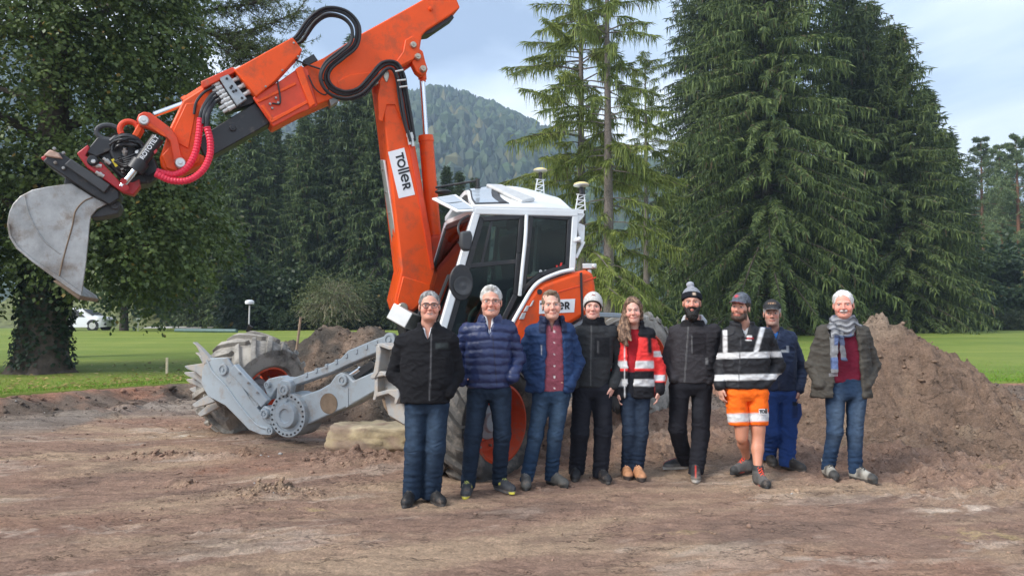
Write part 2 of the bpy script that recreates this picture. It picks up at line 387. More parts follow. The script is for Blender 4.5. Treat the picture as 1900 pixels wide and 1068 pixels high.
xs = axis_steps(-14, 15, .0235, -4.6, 5.4, .3)
ys = [-6.]
while ys[-1] < 15.6:
    y = ys[-1]; ys.append(y+(.35 if y < 2.6 else .0175+max(0, y-4.5)*.0054))
ys = np.array(ys)
GX, GY = np.meshgrid(xs, ys); GZ = ground_z(GX, GY)
A_SOIL = np.array((1.74, 1.69, 1.66))
def soil_col(x, y, z):
    """base colours of the stripped subsoil: mauve-brown silt, tan sand, pale lime and damp dark patches"""
    mauve = np.array((.245, .160, .118)); tan = np.array((.335, .24, .165)); pale = np.array((.56, .48, .40)); dark = np.array((.135, .095, .075)); red = np.array((.255, .135, .09)); grey = np.array((.26, .235, .21)); yel = np.array((.50, .39, .19))
    sx, sy = x*.95+y*.3, y*.95-x*.3
    a = sstep(-.25, .5, perlin3(sx*.55, sy*1.5, 60.)+.35*fbm(sx*1.6, sy*5, 61., 3))
    c = mauve+(tan-mauve)*a[..., None]
    p = sstep(.28, .62, perlin3(sx*.7, sy*2.2, 62.)+.45*fbm(sx*2.5, sy*8, 63., 3)); c = c+(pale-c)*(p*.30)[..., None]
    d = sstep(.15, .6, perlin3(sx*.8, sy*1.9, 64.)+.4*fbm(x*3, y*5, 65., 3)); c = c+(dark-c)*(d*.5)[..., None]
    r = sstep(.1, .6, perlin3(x*.6, y*.9, 66.)); c = c+(red-c)*(r*.35)[..., None]
    def patch(px, py, rx, ry, colr, k, rot=0.):
        nonlocal c
        g = gnd(px, py); m = bumpat(x, y, g.x, g.y, rx, ry, 1., rot); m = sstep(.05, .9, m)*sstep(-.25, .55, fbm(x*5, y*8, 67., 4)+.35*fbm(x*19, y*24, 73., 2))*k
        c = c+(colr-c)*m[..., None]
    patch(90, 985, .8, .13, pale*1.0, .4); patch(75, 815, 1.0, .2, pale*.85, .4); patch(330, 808, .5, .14, pale*1.1, .75)
    patch(640, 1000, 1.0, .12, tan, .6); patch(560, 950, .30, .07, yel, .6); patch(1780, 945, .5, .13, pale*1.15, .6, .3)
    patch(1820, 990, .35, .14, yel, .65); patch(1880, 880, .35, .10, yel, .6); patch(1560, 1040, .5, .07, pale, .5); patch(1250, 990, .35, .05, yel*1.1, .5)
    patch(250, 885, .5, .10, dark*1.2, .5); patch(505, 920, .46, .16, dark*1.25, .8); patch(345, 898, .45, .06, dark, .6); patch(60, 1040, .12, .06, dark, .7)
    patch(430, 870, .8, .2, red*1.05, .75); patch(1000, 1000, 1.2, .15, mauve*.95, .5); patch(330, 800, .4, .1, pale*1.1, .5)
    rough = sstep(7.0, 8.4, y)*sstep(-2.6, .2, x)+sstep(3, 5., x)*sstep(5.8, 7.4, y)
    c = c+(np.array((.235, .155, .112))-c)*(np.clip(rough, 0, 1)*.6)[..., None]
    s = y-y_edge(x); s = np.where(x < -6.2, s*.63, s)
    gb = np.exp(-((s+1.7)/.9)**2); c = c+(grey*(.66+.3*perlin3(x*2, y*4, 68.))[..., None]-c)*(gb*.75)[..., None]
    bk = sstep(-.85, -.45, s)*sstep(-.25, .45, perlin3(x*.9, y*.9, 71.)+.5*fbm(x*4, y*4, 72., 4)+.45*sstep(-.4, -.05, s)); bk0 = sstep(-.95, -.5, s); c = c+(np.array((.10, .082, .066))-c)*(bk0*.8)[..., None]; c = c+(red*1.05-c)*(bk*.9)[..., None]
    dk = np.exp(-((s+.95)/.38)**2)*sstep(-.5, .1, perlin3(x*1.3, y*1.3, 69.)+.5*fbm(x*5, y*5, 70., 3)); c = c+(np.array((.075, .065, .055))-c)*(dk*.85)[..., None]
    return np.clip(c*A_SOIL, .01, .9)
def soil_mat(name='soil', k=1.0):
    m = bpy.data.materials.new(name); m.use_nodes = True; N = m.node_tree.nodes; b = N['Principled BSDF']
    b.inputs['Roughness'].default_value = .92; b.inputs['Specular IOR Level'].default_value = .25
    a = N.new('ShaderNodeAttribute'); a.attribute_name = 'Col'; t = N.new('ShaderNodeTexCoord')
    mp = N.new('ShaderNodeMapping'); mp.inputs['Rotation'].default_value = (0, 0, .25); mp.inputs['Scale'].default_value = (.45, 1.3, 1)
    lnk(m, t.outputs['Object'], mp.inputs[0])
    def noise(scale, det, src, rough=.7):
        n = N.new('ShaderNodeTexNoise'); n.inputs['Scale'].default_value = scale; n.inputs['Detail'].default_value = det; n.inputs['Roughness'].default_value = rough; lnk(m, src, n.inputs['Vector']); return n.outputs['Fac']
    def rng(src, a0, a1, b0, b1):
        r = N.new('ShaderNodeMapRange'); r.inputs[1].default_value = a0; r.inputs[2].default_value = a1; r.inputs[3].default_value = b0; r.inputs[4].default_value = b1; lnk(m, src, r.inputs[0]); return r.outputs[0]
    def mul(x, y):
        q = N.new('ShaderNodeMath'); q.operation = 'MULTIPLY'; lnk(m, x, q.inputs[0]); lnk(m, y, q.inputs[1]); return q.outputs[0]
    f = mul(rng(noise(9*k, 10, mp.outputs[0]), .3, .7, .72, 1.28), rng(noise(48*k, 8, t.outputs['Object'], .8), .32, .66, .62, 1.30))
    f = mul(f, rng(noise(3.2*k, 8, mp.outputs[0], .8), .36, .44, .72, 1.0))
    s = N.new('ShaderNodeVectorMath'); s.operation = 'SCALE'; lnk(m, a.outputs['Color'], s.inputs[0]); lnk(m, f, s.inputs['Scale']); lnk(m, s.outputs[0], b.inputs['Base Color'])
    bn = noise(38*k, 8, t.outputs['Object'], .75); bp = N.new('ShaderNodeBump'); bp.inputs['Strength'].default_value = 1.; bp.inputs['Distance'].default_value = .055/k
    lnk(m, bn, bp.inputs['Height']); lnk(m, bp.outputs[0], b.inputs['Normal'])
    # torn crusts: thin cracks and scrape steps along the contours of a stretched noise
    mp2 = N.new('ShaderNodeMapping'); mp2.inputs['Rotation'].default_value = (0, 0, .2); mp2.inputs['Scale'].default_value = (.42, 1.15, 1); lnk(m, t.outputs['Object'], mp2.inputs[0])
    cn = noise(2.6*k, 9, mp2.outputs[0], .62); ab = N.new('ShaderNodeMath'); ab.operation = 'SUBTRACT'; ab.inputs[1].default_value = .5; lnk(m, cn, ab.inputs[0])
    aa = N.new('ShaderNodeMath'); aa.operation = 'ABSOLUTE'; lnk(m, ab.outputs[0], aa.inputs[0])
    crack = rng(aa.outputs[0], .0, .013, 1., 0.); msk = rng(noise(1.1, 4, t.outputs['Object']), .42, .55, 0., 1.); cm = mul(crack, msk)
    dk = rng(cm, 0, 1, 1., .30); s2 = N.new('ShaderNodeVectorMath'); s2.operation = 'SCALE'; lnk(m, s.outputs[0], s2.inputs[0]); lnk(m, dk, s2.inputs['Scale']); lnk(m, s2.outputs[0], b.inputs['Base Color'])
    stp = rng(cn, .496, .504, 0., 1.); hh = mul(stp, msk); b2 = N.new('ShaderNodeBump'); b2.inputs['Strength'].default_value = .7; b2.inputs['Distance'].default_value = .05; lnk(m, hh, b2.inputs['Height']); lnk(m, b2.outputs[0], bp.inputs['Normal'])
    b3 = N.new('ShaderNodeBump'); b3.inputs['Strength'].default_value = .8; b3.inputs['Distance'].default_value = .11; lnk(m, noise(7*k, 7, mp2.outputs[0], .68), b3.inputs['Height']); lnk(m, b3.outputs[0], b2.inputs['Normal'])
    return m
SOIL = soil_mat()
GS = GY-y_edge(GX)
ground = grid_obj('ground', GX, GY, GZ, SOIL, keep=GS < .12, col=soil_col(GX, GY, GZ))
props(ground, 'bare scraped brown earth of the building pit', 'earth ground', kind='structure')

# lawn: strips that start at the lip of the pit and run to the horizon
lx = np.concatenate([np.linspace(-900, -60, 15), np.linspace(-55, -15, 30), np.linspace(-14, 15, 240), np.linspace(16, 60, 30), np.linspace(70, 900, 15)])
lt = np.concatenate([[-.03, 0., .05, .12], np.geomspace(.25, 1500, 80)])
LX, LT = np.meshgrid(lx, lt); LY = y_edge(LX)+LT+np.where(LT < .3, .04*perlin3(LX*6, LT*6, 0.), 0)
LZ = lawn_z(LX, LY)+np.where(LT < -.02, -.10, np.where(LT < .01, -.02, 0.))
def lawn_mat():
    m = bpy.data.materials.new('mown_grass'); m.use_nodes = True; N = m.node_tree.nodes; b = N['Principled BSDF']
    b.inputs['Roughness'].default_value = .75; b.inputs['Specular IOR Level'].default_value = .2
    t = N.new('ShaderNodeTexCoord')
    def noise(scale, det, vec=None, rough=.6):
        n = N.new('ShaderNodeTexNoise'); n.inputs['Scale'].default_value = scale; n.inputs['Detail'].default_value = det; n.inputs['Roughness'].default_value = rough
        lnk(m, vec or t.outputs['Object'], n.inputs['Vector']); return n.outputs['Fac']
    mp = N.new('ShaderNodeMapping'); mp.inputs['Scale'].default_value = (.05, .5, 1); mp.inputs['Rotation'].default_value = (0, 0, .12); lnk(m, t.outputs['Object'], mp.inputs[0])
    cr = N.new('ShaderNodeValToRGB'); E = cr.color_ramp.elements
    E[0].position = .30; E[0].color = (.085, .135, .024, 1); E[1].position = .74; E[1].color = (.30, .32, .07, 1); x = E.new(.5); x.color = (.165, .225, .036, 1)
    mix = N.new('ShaderNodeMath'); mix.operation = 'MULTIPLY_ADD'; mix.inputs[1].default_value = .55
    lnk(m, noise(1., 5, mp.outputs[0]), mix.inputs[0])
    sc = N.new('ShaderNodeMath'); sc.operation = 'MULTIPLY_ADD'; sc.inputs[1].default_value = .32; sc.inputs[2].default_value = -.02
    lnk(m, noise(.35, 6), sc.inputs[0])
    sd2 = N.new('ShaderNodeMath'); sd2.operation = 'MULTIPLY_ADD'; sd2.inputs[1].default_value = .26; lnk(m, noise(14, 5, None, .8), sd2.inputs[0]); lnk(m, sc.outputs[0], sd2.inputs[2])
    lnk(m, sd2.outputs[0], mix.inputs[2]); lnk(m, mix.outputs[0], cr.inputs[0]); lnk(m, cr.outputs[0], b.inputs['Base Color'])
    bp = N.new('ShaderNodeBump'); bp.inputs['Strength'].default_value = .8; bp.inputs['Distance'].default_value = .05; lnk(m, noise(45, 4), bp.inputs['Height']); lnk(m, bp.outputs[0], b.inputs['Normal'])
    return m
LAWN = lawn_mat()
lawn = grid_obj('lawn', LX, LY, LZ, LAWN); props(lawn, 'bright green mown lawn around the pit', 'lawn', kind='structure')

# grass blades along the near lawn
rs = np.random.RandomState(3); n = 42000
gx = rs.uniform(-11.5, 13.5, n); gt = rs.exponential(1.5, n)**1.15*.9+rs.uniform(-.03, .05, n); gy = y_edge(gx)+gt
gzv = lawn_z(gx, gy)-.004; hh = rs.uniform(.02, .055, n)*(1+.8*np.exp(-gt/.12)); a = rs.uniform(0, 2*pi, n); wv = rs.uniform(.003, .007, n)
dx, dy = np.cos(a)*wv, np.sin(a)*wv; lean = rs.normal(0, .5, (n, 2))
V = np.zeros((n, 3, 3)); V[:, 0] = np.stack([gx-dx, gy-dy, gzv], -1); V[:, 1] = np.stack([gx+dx, gy+dy, gzv], -1); V[:, 2] = np.stack([gx+lean[:, 0]*hh, gy+lean[:, 1]*hh-.1*hh, gzv+hh], -1)
gc = np.repeat(np.stack([.09+.10*rs.rand(n), .20+.12*rs.rand(n), .012+.012*rs.rand(n)], -1), 3, 0)
blades = mesh_obj('grass', V.reshape(-1, 3), np.arange(3*n).reshape(-1, 3), pmat('grass_blade', (0, 0, 0), .6, var=.1, attr='Col', spec=.25), col=gc, smooth=False)
props(blades, 'short grass blades along the lip of the pit', 'grass', kind='stuff')

# loose clods and pebbles
ICO_V, ICO_F = None, None
bm = bmesh.new(); bmesh.ops.create_icosphere(bm, subdivisions=1, radius=1); bm.verts.ensure_lookup_table()
ICO_V = np.array([v.co[:] for v in bm.verts]); ICO_F = np.array([[v.index for v in f.verts] for f in bm.faces]); bm.free()
def scatter_lumps(name, x, y, z, r, colr, seed, mat, label, cat):
    rs = np.random.RandomState(seed); n = len(x)
    ax = rs.normal(size=(n, 1, 3)); ax /= np.linalg.norm(ax, axis=2)[..., None]
    sc = rs.uniform(.55, 1.25, (n, 1, 3)); sc[..., 2] *= .7
    nz = 1+.28*rs.normal(size=(n, len(ICO_V), 1)).clip(-1.6, 1.6)
    V = ICO_V[None]*nz*sc
    an = rs.uniform(0, 2*pi, n); c, s = np.cos(an)[:, None], np.sin(an)[:, None]
    V = np.stack([V[..., 0]*c-V[..., 1]*s, V[..., 0]*s+V[..., 1]*c, V[..., 2]], -1)*r[:, None, None]
    V += np.stack([x, y, z+r*.15], -1)[:, None]
    F = ICO_F[None]+(np.arange(n)*len(ICO_V))[:, None, None]
    o = mesh_obj(name, V.reshape(-1, 3), F.reshape(-1, 3), mat, smooth=False, col=np.repeat(colr, len(ICO_V), 0))
    return props(o, label, cat, kind='stuff')
n = 8000; cx = rs.uniform(-6.5, 7.5, n); cy = 3.5+10.3*rs.rand(n)**.8
dens = np.clip(.22+.9*sstep(7, 8.3, cy)*sstep(-2.5, .2, cx)+.8*sstep(2.5, 4.5, cx)*sstep(5.8, 7, cy)+.6*sstep(.2, .7, perlin3(cx*.9, cy*1.4, 77.))+.7*sstep(10.5, 13, cy), 0, 1)
c = gnd(505, 918); dens = np.maximum(dens, bumpat(cx, cy, c.x, c.y, .5, .2, 1.))
k = rs.rand(n) < dens; cx, cy = cx[k], cy[k]
for px, py, w, h, m in ((505, 919, .42, .12, 420), (350, 900, .4, .03, 60), (330, 848, .6, .06, 200), (450, 846, .2, .08, 60), (650, 864, .6, .2, 160)):
    g = gnd(px, py); cx = np.concatenate([cx, g.x+w*rs.normal(0, .6, m)]); cy = np.concatenate([cy, g.y+h*rs.normal(0, .6, m)])
k = cy < y_edge(cx)-.15; cx, cy = cx[k], cy[k]
n = 1700; bx_ = rs.uniform(-9.5, 9.5, n); by_ = y_edge(bx_)-rs.uniform(.12, 1.5, n)*np.where(bx_ < -6.2, 1.6, 1.); cx = np.concatenate([cx, bx_]); cy = np.concatenate([cy, by_])
r = (.004+.012*rs.rand(len(cx))**3+.02*rs.rand(len(cx))**9)*(1+.06*np.maximum(cy-6, 0)); r[-n:] *= 1.9
cc = soil_col(cx, cy, 0)*rs.uniform(.36, .72, (len(cx), 1)); st_ = rs.rand(len(cx)) < .02; cc[st_] = np.array((.40, .38, .35))*rs.uniform(.7, 1.3, (st_.sum(), 1))
scatter_lumps('soil_clods', cx, cy, ground_z(cx, cy), r, cc, 5, pmat('clod', (0, 0, 0), .95, var=.2, vscale=40, attr='Col', spec=.2), 'loose clods and pebbles strewn over the bare earth', 'clods')

# ------------------------------------------------------------------ heaps of dug soil
def heap(name, cx, cy, fn, hx, hy, step, colfn, label, seed, k=1.0):
    x = np.arange(-hx, hx+step, step); y = np.arange(-hy, hy+step, step); X, Y = np.meshgrid(x, y)
    wx, wy = X+cx, Y+cy
    H = fn(X, Y); g = ground_z(wx, wy)
    dispx = .05*fbm(wx*3, wy*3, seed, 3)
    n = .075*fbm(wx*2.3, wy*2.3, seed+1, 4)+.055*np.abs(fbm(wx*6, wy*6, seed+2, 4))+.020*fbm(wx*20, wy*20, seed+3, 2)
    m = sstep(.0, .12, H); Z = g+H+n*m-(1-m)*.04
    e = empty(name, (cx, cy, gz(cx, cy)), label, 'soil heap')
    keep = H > -.01
    o = grid_obj('soil', wx+dispx*m, wy, Z, SOIL, keep=keep, col=colfn(wx, wy, H), parent=e)
    # clods lying on the flanks
    rs = np.random.RandomState(seed); N_ = 2600; xx = rs.uniform(-hx, hx, N_); yy = rs.uniform(-hy, hy, N_); hh = fn(xx, yy); q = hh > .03; xx, yy, hh = xx[q], yy[q], hh[q]
    wx, wy = xx+cx, yy+cy
    zz = ground_z(wx, wy)+hh+(.075*fbm(wx*2.3, wy*2.3, seed+1, 4)+.055*np.abs(fbm(wx*6, wy*6, seed+2, 4)))
    rr = (.007+.022*rs.rand(len(xx))**3+.03*rs.rand(len(xx))**14)*k
    c_ = scatter_lumps('clods', wx-cx, wy-cy, zz-e.location.z, rr, colfn(wx, wy, hh)*rs.uniform(.42, .80, (len(xx), 1)), seed+9, MATS['clod'], None, None); c_.parent = e
    return e
# big brown cone on the right
p = at(1625, 573, 10.3); PKx, PKy, PKz = p.x, p.y, p.z
def cone_h(X, Y):
    # steep flank left, long flank to the right and to the front
    ang = np.arctan2(Y, X); R = np.hypot(X, Y*1.05)
    right = np.clip(np.cos(ang), 0, 1); slope = .98-.20*right+.08*np.sin(3*ang+1)
    core = PKz-.03-R*slope
    core = np.where(core > PKz-.30, PKz-.30+.9*(core-PKz+.30)-.55*np.maximum(core-PKz+.30, 0)**2, core)
    foot = (.60-.25*np.hypot(X*.95-.35, Y*1.1+.35))*(1+.12*perlin3(X*1.3, Y*1.3, 3.))
    t = np.clip(.5+(core-foot)/.5, 0, 1); return foot*(1-t)+core*t+.25*t*(1-t)
def cone_c(x, y, h):
    b = np.array((.225, .150, .105)); t = np.array((.30, .215, .15)); d = np.array((.125, .085, .062))
    n = fbm(x*1.5, y*1.5, 90., 4); c = b+(t-b)*sstep(.0, .7, n)[..., None]; c = c+(d-c)*(.55*sstep(.1, .8, -n))[..., None]
    c = c+(np.array((.40, .31, .23))-c)*(.5*sstep(1.15, 1.6, np.asarray(h)))[..., None]; return c*1.3
heap('soil_heap', PKx, PKy, cone_h, 3.4, 2.9, .032, cone_c, 'tall brown cone of dug soil behind the man with the scarf', 21)
# grey-brown heap behind the front wheel
p = at(605, 600, 12.6); QX, QY, QZ = p.x, p.y, p.z
def h2(X, Y):
    r = np.hypot(np.where(X < 0, X*1.35, X*.78), Y*1.1); s1 = QZ+.06-.80*r-.10*np.cos(X*3)
    s2 = 1.22-1.0*np.hypot(X+.55, Y*1.1+.2); s3 = 1.42-.75*np.hypot(X-.75, Y*1.1-.1)
    m = np.maximum(np.maximum(s1, s2), s3); return np.where(m > QZ-.35, QZ-.35+.75*(m-QZ+.35), m)
def c2(x, y, h):
    b = np.array((.105, .088, .072)); t = np.array((.25, .175, .125)); n = fbm(x*1.2, y*1.2, 95., 4)
    m = sstep(.1, .6, n+.8*np.exp(-(((x-QX-.35-.4*(y-QY))/.5)**2))-.15); return (b*(1+.3*n[..., None])+(t-b)*m[..., None])*1.2
heap('soil_heap', QX, QY, h2, 2.7, 2.2, .035, c2, 'dark grey soil heap with brown streak behind the excavator front wheel', 41)
# ------------------------------------------------------------------ walking excavator
ORANGE = pmat('orange_paint', (.78, .084, .008), .40, var=.10, vscale=3, dirt=((.38, .085, .04), .30, 3.5), coat=.0, bump=.08, bscale=40, spec=.3)
DORANGE = pmat('orange_cast', (.62, .048, .007), .45, var=.12, vscale=8, dirt=((.25, .13, .08), .15, 7), bump=.1, bscale=120)
GREYP = pmat('grey_paint', (.33, .375, .405), .42, var=.08, vscale=4, dirt=((.27, .235, .20), .30, 5), bump=.06, bscale=120)
MUDGREY = pmat('worn_grey_steel', (.34, .345, .34), .6, var=.2, vscale=9, dirt=((.36, .29, .22), .55, 9), bump=.35, bscale=60)
STEEL = pmat('bare_steel', (.36, .355, .34), .46, .7, var=.32, vscale=3.5, dirt=((.22, .165, .12), .36, 3), bump=.2, bscale=50)
ALU = pmat('aluminium', (.62, .61, .58), .38, .6, var=.1)
CHROME = pmat('chrome', (.75, .75, .75), .12, 1., var=.05)
BLACK = pmat('black_paint', (.018, .018, .02), .45, var=.25, vscale=8, dirt=((.12, .10, .085), .16, 9), bump=.08)
HOSE = pmat('hose_rubber', (.012, .012, .014), .42, var=.3, vscale=20, bump=.05, bscale=200)
PINK = pmat('hose_guard_pink', (.72, .022, .06), .45, var=.12, vscale=14, bump=.1, bscale=80)
WHITE = pmat('white_paint', (.74, .76, .76), .35, var=.05, vscale=4, dirt=((.45, .42, .38), .14, 4), coat=.3)
RED = pmat('red_paint', (.42, .018, .022), .4, var=.2, vscale=9, dirt=((.15, .09, .07), .2, 11))
RUBBER = pmat('tyre_rubber', (.07, .064, .058), .8, var=.35, vscale=6, dirt=((.40, .37, .32), .80, 2.6), bump=.4, bscale=70)
RUBBERN = pmat('tyre_rubber_near', (.060, .056, .052), .75, var=.3, vscale=7, dirt=((.25, .215, .18), .36, 5), bump=.4, bscale=60)
RIMO = pmat('rim_orange', (.62, .07, .016), .5, var=.15, vscale=6, dirt=((.22, .15, .11), .3, 6))
GLASS = glassmat('cab_glass', (.42, .50, .48), -.012)
GLASSW = glassmat('windscreen_glass', (.55, .62, .60), .0)
PINM = pmat('pin_steel', (.42, .38, .31), .35, .7, var=.2, vscale=20)
YELLOW = pmat('yellow_label', (.80, .62, .03), .5, var=.08)
STICK = pmat('white_label', (.80, .80, .80), .45, var=.04)
INK = pmat('black_ink', (.012, .012, .012), .5, var=.1)
SEATM = pmat('seat_fabric', (.03, .03, .033), .85, var=.2, vscale=20)
DGREY = pmat('dark_grey_plastic', (.045, .047, .05), .6, var=.2, vscale=12)
BEIGE = pmat('worn_pad', (.50, .33, .25), .6, var=.25, vscale=14)
RUST = pmat('rust_steel', (.21, .15, .10), .7, .3, var=.3, vscale=9, bump=.3, bscale=60)

TH = radians(22); F = Vector((-cos(TH), -sin(TH), 0)); L = Vector((sin(TH), -cos(TH), 0)); Zv = Vector((0, 0, 1))
EX = empty('walking_excavator', (-.4, 9.2, 0), 'orange and grey walking excavator with raised telescopic arm and tilted steel bucket', 'excavator')
BO = Vector((0, 9.2, 0))
def bp(px, py, off=0.): return onp(px, py, BO+L*off, L)
def bpoly(pts, off): return [bp(x, y, off) for x, y in pts]
def plate(name, pts, o0, o1, mat, bev=.012, parent=EX, seg=2):
    return MB().prism(bpoly(pts, o1), L, 0, -(o1-o0)).build(name, mat, parent, bev=bev, seg=seg)
def pin(px, py, o, rpx, mat=PINM, name='pin', depth=.03, parent=EX):
    c = bp(px, py, o); r = rpx/1372*c.y
    m = MB().lathe(c, L, [(-depth, r), (depth*.6, r), (depth, r*.8), (depth, r*.35), (depth*1.4, r*.3)], 20)
    return m.build(name, mat, parent)
# --- main boom
boom = plate('boom', [(703,150),(705,128),(714,117),(726,116),(738,122),(745,150),(765,270),(796,438),(808,500),(806,540),(790,560),(768,578),(752,584),(738,576),(732,555),(745,500),(733,397),(713,225)], -.21, .21, ORANGE, .02)
plate('reinforcing_plate', [(709,135),(718,124),(732,124),(743,180),(750,217),(744,221),(733,194),(718,194),(710,226),(703,223),(701,180)], .205, .232, ORANGE, .008, boom)
plate('reinforcing_plate', [(748,512),(798,528),(802,540),(768,574),(752,579),(741,572),(737,556)], .205, .235, ORANGE, .01, boom)
plate('edge_strip', [(751,222),(757,222),(800,438),(806,498),(800,500)], .205, .226, DORANGE, .006, boom)
m = MB()
for (a, b) in (((709, 300), (746, 498)),): m.prism([bp(709,297,-.12), bp(716,297,.10), bp(747,492,.10), bp(738,497,-.12)], F, .0, .03)
m.build('wear_strip', ALU, boom, bev=.008)
m = MB()
for t in (.08, .3, .5, .72, .9): MB().cyl(bp(712+32*t, 300+190*t, -.02)+F*.02, bp(712+32*t, 300+190*t, -.02)+F*.05, .014, n=10).build('bolt', STEEL, boom)
pin(747, 571, .225, 10, PINM, parent=boom)
lab = plate('logo_sticker', [(720,282),(750,274),(770,361),(740,368)], .2105, .2135, STICK, 0, boom)
def toller(parent, o, xd, yd, h, mat=INK, text='TOLLER'):
    """the owner's word mark: T o ll e R in heavy geometric strokes, x along the word, h = letter height"""
    o = Vector(o); xd = Vector(xd).normalized(); yd = Vector(yd).normalized(); zd = xd.cross(yd); w = h*.21
    P = lambda a, b: o+xd*a+yd*b
    m = MB(); x = 0.
    def bar(x0, y0, x1, y1): m.prism([P(x0, y0), P(x1, y0), P(x1, y1), P(x0, y1)], zd, -.001, .003)
    def arc(cx, cy, r, a0, a1, n=22, wd=w):
        for k in range(n):
            t0 = a0+(a1-a0)*k/n; t1 = a0+(a1-a0)*(k+1)/n
            m.prism([P(cx+r*cos(t0), cy+r*sin(t0)), P(cx+r*cos(t1), cy+r*sin(t1)), P(cx+(r-wd)*cos(t1), cy+(r-wd)*sin(t1)), P(cx+(r-wd)*cos(t0), cy+(r-wd)*sin(t0))], zd, -.001, .003)
    for ch in text:
        if ch == 'T': bar(x, h-w, x+h*.78, h); bar(x+h*.39-w/2, 0, x+h*.39+w/2, h-w); x += h*.72
        elif ch == 'O': arc(x+h*.5, h*.5, h*.52, 0, 2*pi, 28); x += h*1.12
        elif ch == 'L': bar(x, -h*.12, x+w, h*1.28); x += w+h*.14
        elif ch == 'E': arc(x+h*.46, h*.5, h*.5, .12, 2*pi-.75, 24); bar(x+h*.1, h*.42, x+h*.94, h*.42+w*.8); x += h*1.06
        elif ch == 'R':
            bar(x, 0, x+w, h); arc(x+h*.34, h*.66, h*.34, -pi/2, pi/2, 14); bar(x+w, h-w, x+h*.35, h); bar(x+w, h*.32, x+h*.35, h*.32+w*.95)
            m.prism([P(x+h*.28, h*.34), P(x+h*.52, h*.34), P(x+h*.76, 0), P(x+h*.5, 0)], zd, -.001, .003); x += h*.8
    return m.build('lettering', mat, parent, smooth=False)
a, b, c, d = [bp(x, y, .215) for x, y in ((720,282),(750,274),(770,361),(740,368))]
xd = (d-a).normalized(); yd = (b-a).normalized()
toller(lab, a+xd*.045+yd*.075, xd, yd, .098)
# --- boom cylinder
m = MB(); A, B = bp(790, 252, -.02), bp(806, 442, -.02); m.lathe(A, B-A, [(0, .06), (0, .088), (.07, .094), (.075, .085), ((B-A).length, .085)], 28); cylb = m.build('boom_cylinder_barrel', ORANGE, EX)
m = MB(); ax_ = (B-A).normalized(); m.lathe(A+ax_*.97*(B-A).length, ax_, [(0, .09), (.05, .09)], 28); m.cyl(B, B+ax_*.1, .07); m.build('end_cap', DORANGE, cylb)
MB().cyl(bp(783, 146, -.02), A, .034, n=20).build('piston_rod', CHROME, EX)
plate('cylinder_bracket', [(796,440),(826,436),(832,470),(812,505),(798,498)], -.16, .12, DORANGE, .012)
# --- stick (outer box), telescope, head
stick = plate('stick', [(601,107),(668,64),(773,6),(836,-30),(854,14),(836,28),(792,56),(783,66),(779,92),(768,112),(746,124),(700,150),(640,172),(556,209),(507,234),(470,180),(522,150),(560,126)], -.17, .17, ORANGE, .014)
plate('pin_boss', [(728,124),(748,96),(752,74),(766,66),(778,76),(779,96),(768,110),(750,119),(735,128)], .165, .19, ORANGE, .01, stick)
plate('pin_boss', [(628,150),(650,138),(688,134),(722,118),(735,128),(700,151),(645,172),(628,166)], .165, .185, ORANGE, .008, stick)
plate('collar', [(559,122),(572,128),(590,196),(552,212),(507,236),(469,181),(521,149)], .165, .20, DORANGE, .012, stick)
plate('collar_flange', [(548,128),(560,121),(586,192),(575,200)], .195, .225, ORANGE, .008, stick)
for r_ in ([(476,186),(548,152),(550,157),(479,191)], [(500,222),(570,186),(572,191),(504,228)], [(484,196),(490,194),(508,222),(503,224)]):
    plate('rib', r_, .198, .216, ORANGE, .005, stick)
for q in ((501,193),(512,182),(516,191),(505,201)): pin(q[0], q[1], .215, 2.2, STEEL, 'bolt', .015, stick)
plate('tail_cover', [(838,26),(843,33),(800,62),(785,64),(792,55)], -.10, .10, BLACK, .006, stick)
pin(799, 17, .175, 4, ORANGE, 'plug', .02, stick)
plate('sensor_box', [(562,112),(582,100),(590,112),(571,122)], .02, .17, BLACK, .006, stick)
plate('junction_block', [(610,182),(624,174),(629,188),(614,197)], .02, .16, STEEL, .006, stick)
plate('warning_label', [(537,165),(549,161),(556,177),(544,182)], .171, .174, YELLOW, 0, stick)
m = MB(); m.prism(bpoly([(543,164),(550,172),(541,174)], .1765), L, 0, .001); m.prism(bpoly([(545,176),(552,174),(553,177),(546,179)], .1765), L, 0, .001); m.build('warning_mark', INK, stick, smooth=False)
plate('telescope_tube', [(366,256),(474,190),(502,228),(382,296)], -.12, .12, BLACK, .012)
pin(432, 238, .125, 6, BLACK, 'tube_plug', .02)
cover = plate('hose_cover', [(434,129),(543,69),(561,92),(557,100),(509,152),(475,180)], .06, .24, ORANGE, .012)
for q in ((545,80),(553,105),(524,131),(493,161)): pin(q[0], q[1], .243, 2, STEEL, 'bolt', .012, cover)
plate('top_rail', [(372,151),(432,124),(440,132),(378,164)], -.08, .20, DORANGE, .01)
head = plate('stick_head', [(434,130),(396,146),(372,165),(339,186),(315,236),(296,292),(298,310),(312,321),(330,325),(378,303),(381,290),(362,281),(368,214),(385,190),(436,150)], -.15, .12, ORANGE, .02)
plate('head_web', [(345,192),(366,190),(362,214),(350,276),(322,262),(322,240)], .115, .135, ORANGE, .008, head)
plate('head_boss', [(300,288),(318,268),(348,284),(372,290),(370,301),(330,319),(308,312)], .115, .15, ORANGE, .012, head)
pin(335, 303, .22, 10, ALU, 'pin', .04); pin(267, 224, .22, 9, ALU, 'pin', .03)
link = plate('bucket_link', [(253,222),(257,212),(266,207),(279,209),(318,238),(330,256),(337,288),(347,300),(340,313),(328,313),(322,302),(315,262),(305,252),(272,237),(259,234)], .13, .215, DORANGE, .012)
plate('link_groove', [(275,226),(303,245),(310,255),(302,252),(274,233)], .21, .222, ORANGE, .004, link)
